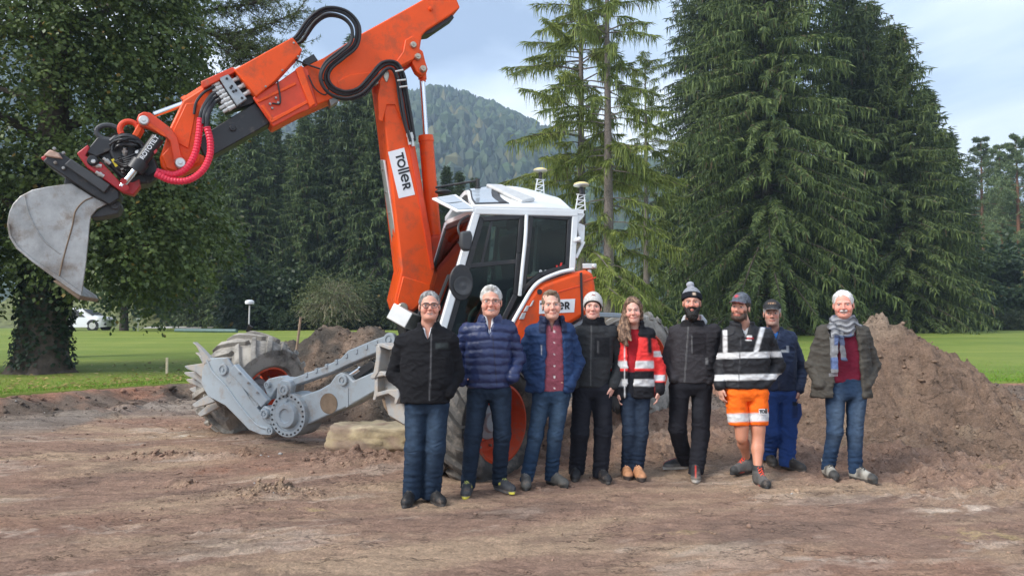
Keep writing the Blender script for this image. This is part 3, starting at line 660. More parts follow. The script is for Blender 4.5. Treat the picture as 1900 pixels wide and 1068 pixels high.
plate('link_rod', [(256,230),(266,236),(257,252),(250,258),(243,253)], -.02, .16, ORANGE, .01)
m = MB(); c = bp(240, 241, .1)
m.tube([c+F*(.085*cos(t))+Zv*(.085*sin(t)) for t in np.linspace(-.6, 3.9, 16)], .03, 10); m.build('lifting_hook', DORANGE, EX)
A, B, C_ = bp(286, 213, .0), bp(343, 192, .0), bp(384, 166, .0)
MB().cyl(A, B, .03, n=18).build('stick_cylinder_rod', CHROME, EX)
MB().lathe(B, C_-B, [(0, .05), (0, .07), (.05, .07), (.055, .062), ((C_-B).length, .062)], 22).build('stick_cylinder_barrel', ORANGE, EX)
# --- valve block with fittings
vb = plate('valve_block', [(406,144),(423,137),(458,183),(440,196)], .14, .20, GREYP, .006)
for q in ((421,146),(428,163),(433,170),(449,182),(430,160),(438,168)): pin(q[0], q[1], .203, 2.4, BLACK, 'port', .008, vb)
rr = random.Random(4)
for k in range(8):
    t = k/7; x, y = 402+34*t, 146+50*t
    a = bp(x, y, .15); d = (bp(390, 153, .15)-bp(408, 144, .15)).normalized(); ln = rr.uniform(.08, .16)
    m = MB(); m.lathe(a, d, [(0, .024), (ln*.35, .024), (ln*.38, .03), (ln*.6, .03), (ln*.62, .021), (ln, .021)], 10); m.build('fitting', ALU, vb)
    if k % 2 == 0:
        a2 = bp(422+34*t, 137+46*t, .15); m = MB(); m.lathe(a2, -d, [(0, .022), (.05, .022), (.055, .028), (.10, .028), (.105, .02), (.16, .02)], 10); m.build('fitting', ALU, vb)
plate('valve_backing', [(395,150),(432,132),(476,180),(470,192),(420,208),(398,178)], -.06, .10, BLACK, .01)
def hose(pts, r, name='hose', mat=HOSE, off=.2, parent=EX, n=10):
    P = [bp(p[0], p[1], p[2] if len(p) > 2 else off) for p in pts]
    return MB().tube(spline(P, 7), r, n).build(name, mat, parent)
base = [(540,80,.12),(556,70,.16),(578,38,.24),(606,20,.29),(640,26,.30),(660,50,.31),(657,82,.30),(634,104,.29),(611,124,.27),(603,145,.26),(614,166,.25),(640,176,.25),(668,168,.27),(690,145,.28),(712,122,.28),(732,122,.27),(744,142,.27),(750,175,.26),(757,215,.25),(766,262,.24)]
for i, (dx, dy, do) in enumerate(((0,0,0),(4,-5,.03),(-3,4,.05),(7,3,-.04),(2,8,.02))):
    k_ = [0, -1.2, 1.3, -.6, 1.9][i]
    pts = []
    for j, (x, y, o) in enumerate(base):
        # fan the bundle out across its own direction
        x2, y2, _ = base[min(j+1, len(base)-1)]; x1, y1, _ = base[max(j-1, 0)]; l_ = math.hypot(x2-x1, y2-y1); nx_, ny_ = -(y2-y1)/l_, (x2-x1)/l_
        s_ = 5.2*k_*(1 if 0 < j < len(base)-1 else .6)*(1+.12*sin(j*1.3+i)); pts.append((x+nx_*s_, y+ny_*s_, o+do*.8))
    hose(pts, .0165 if i < 3 else .013)
hose([(600,130,.24),(570,120,.2),(540,108,.2)], .01); hose([(515,150,.22),(520,190,.22),(505,192,.22)], .009)
hose([(572,140,.22),(585,165,.22),(604,176,.22),(610,158,.22),(598,148,.22)], .008)
m = MB()
for q in (((733,133),(748,130)),((737,150),(753,148)),((741,162),(756,160))): MB().cyl(bp(*q[0], .32), bp(*q[1], .32), .011, n=8).build('hose_clamp', ALU, EX)
plate('hose_bracket', [(731,124),(742,130),(748,170),(738,172)], .21, .25, DORANGE, .006)
for q in ((757,243),(763,246)): MB().lathe(bp(q[0], q[1], .26), bp(q[0]+3, q[1]+22, .26)-bp(q[0], q[1], .26), [(0, .02), (.03, .02), (.03, .026), (.07, .026), (.07, .019), (.16, .019)], 10).build('fitting', ALU, EX)
plate('hose_guard', [(758,271),(770,269),(790,380),(803,470),(800,480),(782,390)], -.18, .05, ORANGE, .008)
plate('lock_plate', [(712,134),(717,129),(722,134),(722,142),(719,152),(716,152),(712,143)], .23, .25, PINM, .005)
pin(697, 154, .215, 5)
lk = plate('knuckle_link', [(763,106),(769,96),(778,90),(785,95),(789,112),(794,128),(791,137),(781,140),(773,133),(765,117)], .05, .17, ORANGE, .012)
plate('knuckle_link', [(763,106),(769,96),(778,90),(785,95),(789,112),(794,128),(791,137),(781,140),(773,133),(765,117)], -.17, -.08, ORANGE, .012)
for q in ((766.6,84),(775,105.6),(785,128)): pin(q[0], q[1], .195, 6.2)
plate('knuckle_strut', [(730,130),(762,112),(768,118),(735,140)], -.05, .05, DORANGE, .01)
MB().lathe(bp(783, 132, -.02), bp(784, 148, -.02)-bp(783, 132, -.02), [(0, .05), (.1, .05), (.1, .04), (.13, .038)], 18).build('rod_eye', ORANGE, EX)
# --- pink guarded hoses at the stick head
def ridged(pts, r, off):
    P = spline([bp(p[0], p[1], off) for p in pts], 6); m = MB()
    T = [0.]
    for i in range(1, len(P)): T.append(T[-1]+(P[i]-P[i-1]).length)
    n = int(T[-1]/.030); Q = []; R = []
    for k in range(n*3):
        s = T[-1]*k/(n*3-1); j = max(1, min(len(T)-1, int(np.searchsorted(T, s)))); f = (s-T[j-1])/max(1e-6, T[j]-T[j-1]); Q.append(P[j-1].lerp(P[j], f)); R.append(r*(1.0, 1.0, .86)[k % 3])
    m.tube(Q, R, 12); return m.build('guarded_hose', PINK, EX, ang=20)
ridged([(372,220),(369,250),(362,285),(346,312),(322,324),(290,318)], .036, .25)
ridged([(384,236),(390,262),(389,290),(376,316),(350,334),(318,335),(288,322)], .036, .30)
for pts, o in ((((372,222),(376,204),(390,180),(400,172)), .25), (((384,238),(386,212),(396,192),(408,184)), .30), (((360,212),(364,190),(378,172),(398,160)), .2), (((378,230),(381,208),(392,186),(402,178)), .28)):
    hose([(x, y, o if i < 2 else .18) for i, (x, y) in enumerate(pts)], .024 if o > .22 else .014)
# --- tilt rotator
plate('rotor_housing', [(178,287),(190,268),(212,249),(254,252),(271,271),(290,300),(296,318),(274,340),(245,343),(222,328),(200,306)], -.18, .14, BLACK, .02)
plate('rotor_bracket', [(142,284),(163,268),(166,275),(158,289),(190,302),(225,340),(246,338),(259,332),(260,346),(247,362),(226,356),(200,338),(160,310)], .06, .20, RED, .01)
plate('rotor_box', [(159,281),(181,254),(203,259),(212,276),(178,291)], .0, .19, BLACK, .01)
plate('rotor_cover', [(196,270),(236,256),(262,276),(268,318),(240,330),(214,312)], .13, .19, BLACK, .03)
cpl = plate('quick_coupler', [(79,299),(92,285),(111,282),(131,295),(205,343),(222,355),(221,368),(203,380),(168,360),(118,326)], -.20, .16, BLACK, .012)
plate('coupler_beam', [(119,305),(131,294),(205,343),(193,358)], .15, .22, DGREY, .01, cpl)
plate('coupler_pad', [(80,288),(92,277),(108,283),(116,294),(98,292)], -.1, .19, BEIGE, .012, cpl)
plate('coupler_pad', [(75,292),(84,287),(102,295),(96,302),(80,298)], -.1, .12, RED, .01, cpl)
for q in ((101,276),(103,302),(118,312),(118,284)): pin(q[0], q[1], .19, 3, STEEL, 'bolt', .02, cpl)
pin(173, 299, .21, 10, BLACK, 'swivel', .05); pin(173, 299, .27, 4, ALU, 'swivel_cap', .01)
A, B, C_ = bp(293, 256, .30), bp(250, 316, .30), bp(226, 346, .28)
tb = MB().lathe(A, B-A, [(0, .03), (0, .062), ((B-A).length*.72, .062), ((B-A).length*.73, .085), ((B-A).length, .085)], 22).build('tilt_cylinder_barrel', BLACK, EX)
MB().cyl(B, C_, .032, n=16).build('tilt_cylinder_rod', CHROME, EX)
ax_ = (A-B).normalized(); side = ax_.cross(L).normalized()
tc_ = B.lerp(A, .60); nrm = L
place_text('lettering', 'ROTOTILT', .058, B.lerp(A, .66)+L*.0635, ax_, (L.cross(ax_)), pmat('white_ink', (.8, .8, .8), .5), tb, bold=.001)
plate('maker_mark', [(285,281),(290,276),(292,281),(287,286)], .363, .366, RED, 0, tb)
m = MB(); m.cyl(bp(229, 336, .18), bp(229, 336, .33), .03, n=14); m.cyl(bp(233, 348, .18), bp(233, 348, .33), .03, n=14); m.build('cylinder_ear', RED, EX)
m = MB(); c = bp(202, 246, .05); m.tube([c+F*(.11*cos(t))+Zv*(.075*sin(t)) for t in np.linspace(0, 2*pi, 22)], .026, 8); m.build('gripper_ring', DGREY, EX)
for k in range(11):
    r_ = random.Random(k); cx_, cy_ = 236+r_.uniform(-8, 8), 272+r_.uniform(-6, 8); R_ = r_.uniform(14, 30); a0 = r_.uniform(2.4, 3.4); a1 = r_.uniform(-.6, .4)
    pts = [(cx_+R_*1.15*cos(a0+(a1-a0)*t), cy_-R_*.75*sin(a0+(a1-a0)*t), .2+.06*sin(t*pi)+r_.uniform(0, .04)) for t in np.linspace(0, 1, 6)]
    hose(pts, r_.choice((.012, .015, .018)), 'rotor_hose', n=7)
for k in range(5): hose([(212+k*3, 300+k*2, .2),(235, 292+k*4, .26),(258, 282+k*5, .26),(285, 262+k*4, .2)], .012, 'rotor_hose', n=7)
for k in range(5): hose([(262+k*3, 318, .16),(276, 326+k*3, .22),(292, 318+k*2, .26)], .013, 'rotor_hose', n=7)
for k in range(9):
    r_ = random.Random(50+k); a = bp(185+r_.uniform(0, 80), 285+r_.uniform(-8, 45), .2); d = Vector((r_.uniform(-1, 1), -.6, r_.uniform(-1, 1))).normalized()
    MB().lathe(a, d, [(0, .02), (.03, .02), (.03, .026), (.05, .026), (.05, .016), (.08, .016)], 8).build('fitting', ALU if k % 3 else BLACK, EX)
plate('type_label', [(206,296),(211,294),(219,308),(214,310)], .191, .193, YELLOW, 0)
# --- bucket: near and far side plates, curved shell, lip
BPTS = [(133,340),(171,364),(199,378),(180,388),(169,401),(166,418),(164,442),(158,500),(151,549),(140,543),(105,519),(60,486),(30,461),(17,440),(13,415),(17,393),(24,378),(37,364),(60,352),(90,346)]
BW = 1.15
bucket = plate('bucket', BPTS, .04, .075, STEEL, .006)
plate('side_plate', BPTS, -BW, -BW+.035, STEEL, .006, bucket)
sh = [(133,340),(90,346),(60,352),(37,364),(24,378),(17,393),(13,415),(17,440),(30,461),(60,486),(105,519),(151,549)]
m = MB(); out = bpoly(sh, .04); cen = bp(110, 430, .04); inn = [p+(cen-p).normalized()*.035 for p in out]
for i in range(len(sh)-1): m.prism([out[i], out[i+1], inn[i+1], inn[i]], L, 0, -(BW+.0))
m.build('shell', STEEL, bucket)
band = [(37,365),(45,364),(50,385),(62,415),(82,446),(112,472),(108,510),(148,543),(151,549),(140,543),(105,519),(60,486),(30,461),(17,440),(14,415),(18,393),(25,379)]
m = MB(); m.tube(spline([bp(x, y, .078) for x, y in ((46,364),(50,385),(62,415),(82,446),(112,471))], 5), .007, 6); m.build('weld_seam', STEEL, bucket)
m = MB(); m.tube(spline([bp(x, y, .078) for x, y in ((172,366),(155,374),(140,392),(134,420),(124,455),(116,485),(110,512))], 5), .007, 6); m.build('weld_seam', RUST, bucket)
plate('edge_rim', [(110,512),(150,541),(151,549),(140,543),(105,519),(60,486),(30,461),(17,440),(13,415),(17,415),(21,438),(33,457),(62,481)], .072, .092, STEEL, .004, bucket)
m = MB(); lip = bpoly([(151,549),(105,519),(98,521),(146,556)], .09); m.prism(lip, L, 0, -(BW+.1)); m.build('cutting_edge', RUST, bucket, bev=.006)
plate('bucket_ear', [(167,399),(200,377),(213,371),(222,374),(225,383),(218,396),(190,402),(168,404)], -.25, .03, DGREY, .012, bucket)
pin(214, 381, .04, 8, DGREY, 'pin', .03, bucket)
plate('bucket_ear', [(118,342),(120,330),(130,325),(141,331),(150,348),(135,345)], -.25, .03, DGREY, .012, bucket)

# --- cab
CW = 1.02
CO = Vector((0, 7.98, 0))
def cp(px, py, off=0.): return onp(px, py, CO+L*off, L)
cab = empty('cab', (0, 0, 0)); cab.parent = EX
FT, RTp, RB = cp(884, 392), cp(1066, 396), cp(1060, 500)
FB = cp(812, 640)
fdir = lambda p: p-L*CW                                     # the same point on the far side
def beam(name, a, b, w, h, mat, parent=cab, bev=.012, up=L): return MB().beam(a, b, w, h, up).build(name, mat, parent, bev=bev)
farT, farB = cp(884, 392)-L*CW, cp(812, 640)-L*CW
m = MB(); m.beam(FT+L*.0, FB, .085, .06, L); beamA = m.build('front_pillar', WHITE, cab, bev=.015)
m = MB(); m.beam(farT, farB, .085, .06, L); m.build('front_pillar', WHITE, cab, bev=.015)
beam('rear_pillar', RTp, RB, .075, .06, WHITE); beam('rear_pillar', fdir(RTp), fdir(RB), .075, .06, WHITE)
beam('roof_rail', FT+F*.03, RTp-F*.03, .075, .065, WHITE); beam('roof_rail', fdir(FT), fdir(RTp), .075, .065, WHITE)
beam('cross_beam', FT, farT, .07, .06, WHITE, up=Zv); beam('cross_beam', RTp, fdir(RTp), .07, .06, WHITE, up=Zv); beam('cross_beam', RB, fdir(RB), .1, .06, WHITE, up=Zv)
# roof: a low crowned shell that rises away from the near rail, with hatch, sun visor and light panel
def rp(px, py, off): return cp(px, py, off)
E0, E1 = FT+Zv*.045+F*.05+L*.03, RTp+Zv*.045-F*.10+L*.03
g = [[E0, E0.lerp(E1, .5)+Zv*.01, E1],
     [rp(870,370,-.42), rp(952,366,-.42), rp(1062,388,-.42)],
     [rp(862,354,-.80), rp(950,346,-.80), rp(1030,366,-.80)],
     [fdir(E0)+Zv*.02, fdir(E0.lerp(E1, .5))+Zv*.1, fdir(E1)]]
def patch(g, sub=6):
    rows = [spline(r, sub) for r in g]; cols = [spline([rows[j][i] for j in range(len(g))], sub) for i in range(len(rows[0]))]
    return [[cols[i][j] for i in range(len(cols))] for j in range(len(cols[0]))]
PG = patch(g); m = MB(); nj, ni = len(PG), len(PG[0])
top = [PG[j][i] for j in range(nj) for i in range(ni)]; bot = [p-Zv*.05 for p in top]
fs = [(j*ni+i, j*ni+i+1, (j+1)*ni+i+1, (j+1)*ni+i) for j in range(nj-1) for i in range(ni-1)]
k0 = nj*ni; loop = [i for i in range(ni)]+[j*ni+ni-1 for j in range(1, nj)]+[(nj-1)*ni+i for i in range(ni-2, -1, -1)]+[j*ni for j in range(nj-2, 0, -1)]
m.add(top+bot, fs+[tuple(k0+q for q in reversed(f)) for f in fs]+[(loop[q], k0+loop[q], k0+loop[(q+1) % len(loop)], loop[(q+1) % len(loop)]) for q in range(len(loop))])
roof = m.build('roof', WHITE, cab, ang=30)
def onroof(u, v, h=.012):
    j = min(nj-1.001, v*(nj-1)); i = min(ni-1.001, u*(ni-1)); j0, i0 = int(j), int(i); fj, fi = j-j0, i-i0
    p = (PG[j0][i0].lerp(PG[j0][i0+1], fi)).lerp(PG[j0+1][i0].lerp(PG[j0+1][i0+1], fi), fj); nn = (PG[j0][i0+1]-PG[j0][i0]).cross(PG[j0+1][i0]-PG[j0][i0]).normalized()
    if nn.z < 0: nn = -nn
    return p+nn*h, nn
def roofpanel(name, u0, u1, v0, v1, h, t, mat):
    m = MB(); n_ = 5; A_ = [[onroof(u0+(u1-u0)*a/n_, v0+(v1-v0)*b/n_, h+t)[0] for a in range(n_+1)] for b in range(n_+1)]; B_ = [[onroof(u0+(u1-u0)*a/n_, v0+(v1-v0)*b/n_, h)[0] for a in range(n_+1)] for b in range(n_+1)]
    for b in range(n_):
        for a in range(n_): m.add([A_[b][a], A_[b][a+1], A_[b+1][a+1], A_[b+1][a]], [(0, 1, 2, 3)])
    fl = lambda G: [G[0][a] for a in range(n_)]+[G[b][n_] for b in range(n_)]+[G[n_][a] for a in range(n_, 0, -1)]+[G[b][0] for b in range(n_, 0, -1)]
    ta, tb2 = fl(A_), fl(B_); q = len(ta)
    m.add(ta+tb2, [(k, (k+1) % q, q+(k+1) % q, q+k) for k in range(q)])
    return m.build(name, mat, roof)
SKYGL = pmat('hatch_glass', (.30, .34, .38), .08, var=.05, spec=.8)
roofpanel('hatch_seal', .03, .36, .10, .64, .001, .008, BLACK); roofpanel('hatch_pane', .045, .27, .125, .62, .006, .008, SKYGL); roofpanel('hatch_blind', .275, .345, .125, .62, .006, .008, DGREY)
vis = [cp(886,391,.03), cp(846,362,-.62), rp(801,369,-.66), cp(848,393,.02)]
m = MB(); m.prism(vis, (vis[1]-vis[0]).cross(vis[3]-vis[0]).normalized(), -.012, .012); vz = m.build('sun_visor', WHITE, cab, bev=.008)
vn = (vis[1]-vis[0]).cross(vis[3]-vis[0]).normalized(); vn = vn if vn.z > 0 else -vn
for a0, a1 in ((.06, .46), (.52, .94)):
    q = lambda s, t: (vis[0].lerp(vis[1], s)).lerp(vis[3].lerp(vis[2], s), t)+vn*.014
    MB().prism([q(a0, .14), q(a1, .14), q(a1, .86), q(a0, .86)], vn, 0, .004).build('visor_pane', SKYGL, vz, smooth=False)
LP = [rp(900,345,-.62), rp(922,344,-.72), rp(975,352,-.66), rp(992,370,-.30), rp(985,375,-.22), rp(960,374,-.2)]
a, b, c, d = rp(901,344,-.72), rp(930,345,-.82), rp(993,371,-.30), rp(968,376,-.16)
nn = (b-a).cross(d-a).normalized(); nn = nn if nn.z > 0 else -nn
MB().prism([a, b, c, d], nn, -.02, .025).build('light_panel', pmat('grey_lens', (.5, .5, .49), .3, var=.12, vscale=20), roof, bev=.02)
for q in ((.12, .45), (.85, .4), (.8, .75)):
    p = (a.lerp(d, q[0])).lerp(b.lerp(c, q[0]), q[1]); m = MB(); m.cyl(p-nn*.02, p-nn*.10, .03, .06, n=10); m.build('panel_foot', BLACK, roof)
p = onroof(.12, .6, 0)[0]; MB().lathe(p, Zv, [(0, .035), (.02, .035), (.025, .022), (.12, .022)], 12).build('lamp_post', BLACK, roof)
m = MB(); m.cyl(p+Zv*.1, rp(808, 348, -.9), .014, n=8); q = rp(822, 356, -.9); m.ball(q, .07, 8, (1.4, .8, .45)); m.build('mirror_arm', BLACK, roof)
# side window frames and panes (near and far)
def frame(name, pts, w, mat, off, pane=None, parent=cab):
    P = [cp(x, y)+L*off for x, y in pts]; c = sum(P, Vector())/len(P); m = MB(); k = len(P)
    I = []
    for i in range(k):
        e1 = (P[i]-P[i-1]).normalized(); e2 = (P[(i+1) % k]-P[i]).normalized(); n1_ = L.cross(e1); n2_ = L.cross(e2); b_ = (n1_+n2_); b_ = b_/max(.3, b_.dot(n1_))
        if (c-P[i]).dot(b_) < 0: b_ = -b_
        I.append(P[i]+b_*w)
    for i in range(k): m.prism([P[i], P[(i+1) % k], I[(i+1) % k], I[i]], L, -.02, .02)
    fr = m.build(name, mat, parent, bev=.006)
    if pane: MB().prism([p.lerp(c, .012) for p in P], L, -.004, .004).build('pane', pane, fr, smooth=False)
    return fr
DOOR = [(890,402),(972,397),(966,470),(960,548),(930,610),(905,650),(822,650),(828,612)]
for off in (0., -CW):
    dr = frame('door', DOOR, .055, BLACK, off, GLASS)
    m = MB(); m.beam(cp(862,494)+L*off, cp(964,484)+L*off, .045, .035, L); m.beam(cp(914,402)+L*off, cp(893,490)+L*off, .03, .02, L) ; m.build('door_rail', BLACK, dr, bev=.004)
    frame('rear_side_window', [(982,396),(1060,401),(1055,497),(1003,513),(973,540),(968,546)], .05, BLACK, off, GLASS)
m = MB(); c = cp(854, 524, .0)+L*.012
m.add([], []); ring = [c+F*(-.13*cos(t))*1.0+Zv*(.19*sin(t)) for t in np.linspace(0, 2*pi, 28, endpoint=False)]
MB().prism(ring, L, -.015, .03).build('door_panel', BLACK, cab, bev=.01)
MB().lathe(cp(856, 530)+L*.05, L, [(0, .10), (.012, .10), (.012, .08), (.004, .06), (.004, .03), (.012, .0)], 24).build('speaker', DGREY, cab)
m = MB(); m.tube(spline([cp(977,399,.06), cp(975,440,.07), cp(970,490,.07), cp(966,530,.07), cp(964,548,.05)], 5), .02, 10); m.build('grab_rail', WHITE, cab)
m = MB(); m.tube(spline([cp(1064,500,.08), cp(1040,505,.08), cp(1008,518,.08), cp(988,535,.08), cp(966,572,.08), cp(945,610,.08), cp(930,640,.08)], 6), .022, 10); m.build('hand_rail', WHITE, cab)
# windscreen
wq = [FT+F*.02, FB+F*.02, farB+F*.02, farT+F*.02]
nw = (wq[1]-wq[0]).cross(wq[3]-wq[0]).normalized()
MB().prism(wq, nw, -.005, .005).build('windscreen', GLASSW, cab, smooth=False)
m = MB()
for i in range(4): m.beam(wq[i].lerp(wq[(i+2) % 4], .05), wq[(i+1) % 4].lerp(wq[(i+3) % 4], .05), .055, .03, nw)
m.build('windscreen_seal', BLACK, cab, bev=.004)
m = MB(); a = wq[1].lerp(wq[2], .45).lerp(wq[0], .05)+nw*.0; b = wq[0].lerp(wq[3], .35).lerp(wq[1], .48); nF = nw if nw.dot(F) > 0 else -nw
m.beam(a+nF*.03, b+nF*.03, .02, .02); m.beam(a+nF*.03+L*.05, b+nF*.03+L*.06, .012, .012); m.build('wiper', BLACK, cab)
# rear glass + interior
MB().prism([RTp, RB, fdir(RB), fdir(RTp)], F, -.005, .005).build('rear_pane', GLASS, cab, smooth=False)
fl = [cp(815,652), cp(905,652), cp(962,560), cp(1060,505)]
m = MB(); m.prism([cp(812,655), cp(905,655), cp(905,668), cp(812,668)], L, 0, -CW); m.prism([cp(905,655), cp(966,560), cp(970,570), cp(912,668)], L, 0, -CW); m.prism([cp(966,560), cp(1002,520), cp(1062,504), cp(1062,516), cp(1004,532), cp(972,572)], L, 0, -CW); m.build('cab_floor', DGREY, cab, bev=.01)
o = -CW*.5
seat = MB().prism([cp(925,535,o+.24), cp(965,528,o+.24), cp(972,552,o+.24), cp(926,560,o+.24)], L, 0, -.48).build('seat', SEATM, cab, bev=.03, seg=3)
MB().prism([cp(958,530,o+.22), cp(948,440,o+.22), cp(957,428,o+.22), cp(972,440,o+.22), cp(982,530,o+.22)], L, 0, -.44).build('seat_back', SEATM, seat, bev=.04, seg=3)
MB().prism([cp(953,424,o+.12), cp(954,400,o+.12), cp(966,398,o+.12), cp(970,424,o+.12)], L, 0, -.26).build('head_rest', SEATM, seat, bev=.03, seg=3)
for s_ in (.30, -.38):
    m = MB(); m.prism([cp(910,520,o+s_), cp(965,512,o+s_), cp(968,530,o+s_), cp(915,545,o+s_)], L, 0, -.1); m.build('console', DGREY, seat, bev=.02)
    m = MB(); q = cp(918, 516, o+s_-.05); m.cyl(q, q+Zv*.12+F*.03, .014, .018, 8); m.ball(q+Zv*.16+F*.035, .032, 8, (1, 1, 1.5)); m.build('joystick', BLACK, seat)
MB().prism([cp(868,470,o-.3), cp(886,468,o-.3), cp(884,500,o-.3), cp(866,502,o-.3)], L, 0, -.03).build('monitor', BLACK, cab, bev=.008)
m = MB()
for o_ in (.2, -.05, -.3): m.tube(spline([cp(868,620,o+o_), cp(872,585,o+o_), cp(884,570,o+o_)], 4), .018, 8)
m.build('pedal', GREYP, cab)
m = MB(); m.tube(spline([cp(925,605,-.1), cp(938,580,-.1), cp(942,560,-.1), cp(945,540,-.1), cp(955,535,-.1)], 5), .02, 8); m.build('grab_rail', pmat('pale_green_tube', (.5, .62, .55), .4), cab)
m = MB(); m.prism([cp(858,660,-.3), cp(872,600,-.3), cp(892,600,-.3), cp(900,660,-.3)], L, 0, -.5); m.build('pedal_box', DGREY, cab, bev=.02)
# mirror, antennas, rear brackets
mp_ = cp(862, 448, .16); MB().prism([cp(853,430,.16), cp(872,428,.16), cp(875,440,.16), cp(872,466,.16), cp(858,466,.16), cp(852,455,.16)], L, -.03, .05).build('mirror', DGREY, cab, bev=.025, seg=3)
m = MB(); m.tube(spline([cp(858,446,.1), cp(850,425,.06), cp(856,408,.02), cp(870,400,.0)], 5), .012, 8); m.tube([cp(850,450,.1), cp(858,452,.12)], .012, 8); m.build('mirror_stay', BLACK, cab)
def antenna(px, py, off, hpx):
    base_ = cp(px, py+hpx, off); topp = cp(px+2, py, off); h = (topp-base_).length
    m = MB(); w_ = .062
    for sx_ in (-1, 1):
        m.beam(base_+F*(w_*sx_), base_.lerp(topp, .78)+F*(w_*.6*sx_), .013, .013, L)
    for t in (.02, .26, .5, .76): m.beam(base_.lerp(topp, t)+F*w_, base_.lerp(topp, t)-F*w_*.95, .011, .010, L)
    for t in (.02, .26, .5): m.beam(base_.lerp(topp, t)+F*w_*.9, base_.lerp(topp, t+.24)-F*w_*.8, .010, .009, L)
    mast = m.build('antenna_mast', WHITE, cab, bev=.003)
    tp = base_.lerp(topp, .78); MB().cyl(tp, tp+Zv*.08, .022, n=10).build('antenna_stem', BLACK, mast)
    MB().lathe(tp+Zv*.08, Zv, [(0, .03), (.012, .085), (.022, .09), (.03, .085)], 24).build('antenna_base', ALU, mast)
    MB().lathe(tp+Zv*.11, Zv, [(0, .088), (.012, .08), (.024, .05), (.03, .0)], 24).build('antenna_dome', pmat('antenna_cream', (.72, .58, .25), .4), mast)
antenna(1077, 352, .0, 38); antenna(1001, 324, -.85, 38)
m = MB(); m.prism([cp(1062,398,.02), cp(1086,396,.02), cp(1084,402,.02), cp(1068,420,.02)], L, 0, -.9); m.build('rear_spoiler', WHITE, cab, bev=.01)
m = MB(); m.prism([cp(1069,411,.0), cp(1086,418,.0), cp(1085,446,.0), cp(1078,452,.0)], L, 0, -.5); m.build('rear_panel', WHITE, cab, bev=.01)
m = MB(); m.beam(cp(1083,448,0), cp(1068,478,0), .03, .03, L); m.beam(cp(1064,447,.03), cp(1076,444,.05), .02, .02, L); m.ball(cp(1074,444,.05), .03, 8); m.build('rear_stay', WHITE, cab)
# window print
place_text('window_print', 'e-certified', .075, cp(1024,503,.012), -F, Zv, STICK, cab, bold=.001)
m = MB(); q = cp(1032,497,.012); P_ = lambda a, b: q-F*a+Zv*b
m.prism([P_(0, .0), P_(.02, -.06), P_(.035, -.06), P_(.075, .06), P_(.052, .06), P_(.028, -.02), P_(.018, .03), P_(-.005, .03)], L, 0, .003); m.build('window_mark', pmat('red_print', (.7, .03, .02), .5), cab, smooth=False)
# --- engine hood
HOOD = [(938,640),(956,598),(975,562),(992,538),(1010,525),(1058,508),(1088,500),(1102,506),(1106,530),(1107,574),(1096,580),(1078,590),(1060,601),(1030,612),(1000,640)]
hood = MB().prism([cp(x, y, .10) for x, y in HOOD], L, 0, -1.75).build('engine_hood', ORANGE, EX, bev=.045, seg=3)
m = MB(); m.prism([cp(x, y, .103) for x, y in ((1076,506),(1080,505),(1081,540),(1083,590),(1079,592),(1077,545))], L, -.02, .004); m.build('hood_joint', BLACK, hood, smooth=False)
m = MB(); m.prism([cp(x, y, .10) for x, y in ((1034,541),(1076,529),(1076,531.5),(1034,543.5))], L, -.01, .004); m.prism([cp(x, y, .10) for x, y in ((1083,521),(1106,513),(1106,515.5),(1083,523.5))], L, -.01, .004); m.build('hood_crease', DORANGE, hood, bev=.004)
ls = MB().prism([cp(x, y, .10) for x, y in ((1001,557),(1067,554),(1065,579),(1000,582))], L, .001, .004).build('logo_sticker', STICK, hood, smooth=False)
q0, q1 = cp(1000, 576, .106), cp(1066, 572.5, .106)
toller(ls, q0-F*.015+Zv*.0, (q1-q0), Zv, .082)
m = MB()
for pts in (((982,569),(988,558),(991,556),(987,567)), ((971,578),(977,567),(982,567),(978,577)), ((963,592),(969,580),(976,580),(972,592))): m.prism([cp(x, y, .103) for x, y in pts], L, -.01, .006)
m.build('hood_vent', pmat('vent_silver', (.5, .5, .5), .4, .4), hood, bev=.003)
pin_c = cp(1001, 541, .105); MB().lathe(pin_c, L, [(0, .03), (.004, .03), (.004, .018), (-.01, .015)], 16).build('hood_lock', BLACK, hood)
m = MB(); q = cp(1093, 494, .0); m.box(q, (.16, .1, .06)); m.cyl(q+Vector((.05, -.05, 0)), q+Vector((.05, -.07, 0)), .025, n=10); m.cyl(q-Zv*.03, q-Zv*.10, .03, n=8); m.build('rear_camera', ALU, hood, bev=.008)
MB().prism([cp(x, y, .02) for x, y in ((1006,640),(1032,614),(1062,603),(1098,583),(1101,590),(1075,612),(1060,640))], L, 0, -1.5).build('counter_frame', GREYP, EX, bev=.015)
# --- slewing platform, turntable, undercarriage (mostly behind the group)
m = MB(); m.prism([cp(800,665), cp(1075,640), cp(1075,700), cp(810,705)], L, -.05, -1.75); m.build('slewing_platform', GREYP, EX, bev=.02)
CEN = Vector((-.35, 9.3, .0))
MB().lathe(CEN+Zv*.72, Zv, [(0, .62), (.18, .62), (.18, .55), (.24, .55)], 36).build('turntable', BLACK, EX)
CF = Vector((-.62, -.78, 0)).normalized(); CS = Vector((-CF.y, CF.x, 0))     # undercarriage: front and side directions
m = MB(); R_ = Matrix((CF, CS, Zv)).transposed(); m.box(CEN+Zv*.58, (1.9, 1.1, .34), R_); m.build('undercarriage', GREYP, EX, bev=.04)
box_ = [at(725,604,8.55), at(772,590,8.55)]
m = MB(); a = at(750, 588, 8.45); Rb = Matrix.Rotation(radians(28), 3, 'Y') @ Matrix.Rotation(radians(-15), 3, 'Z'); m.box(a, (.26, .30, .19), Rb); m.build('tool_box', ALU, EX, bev=.01)
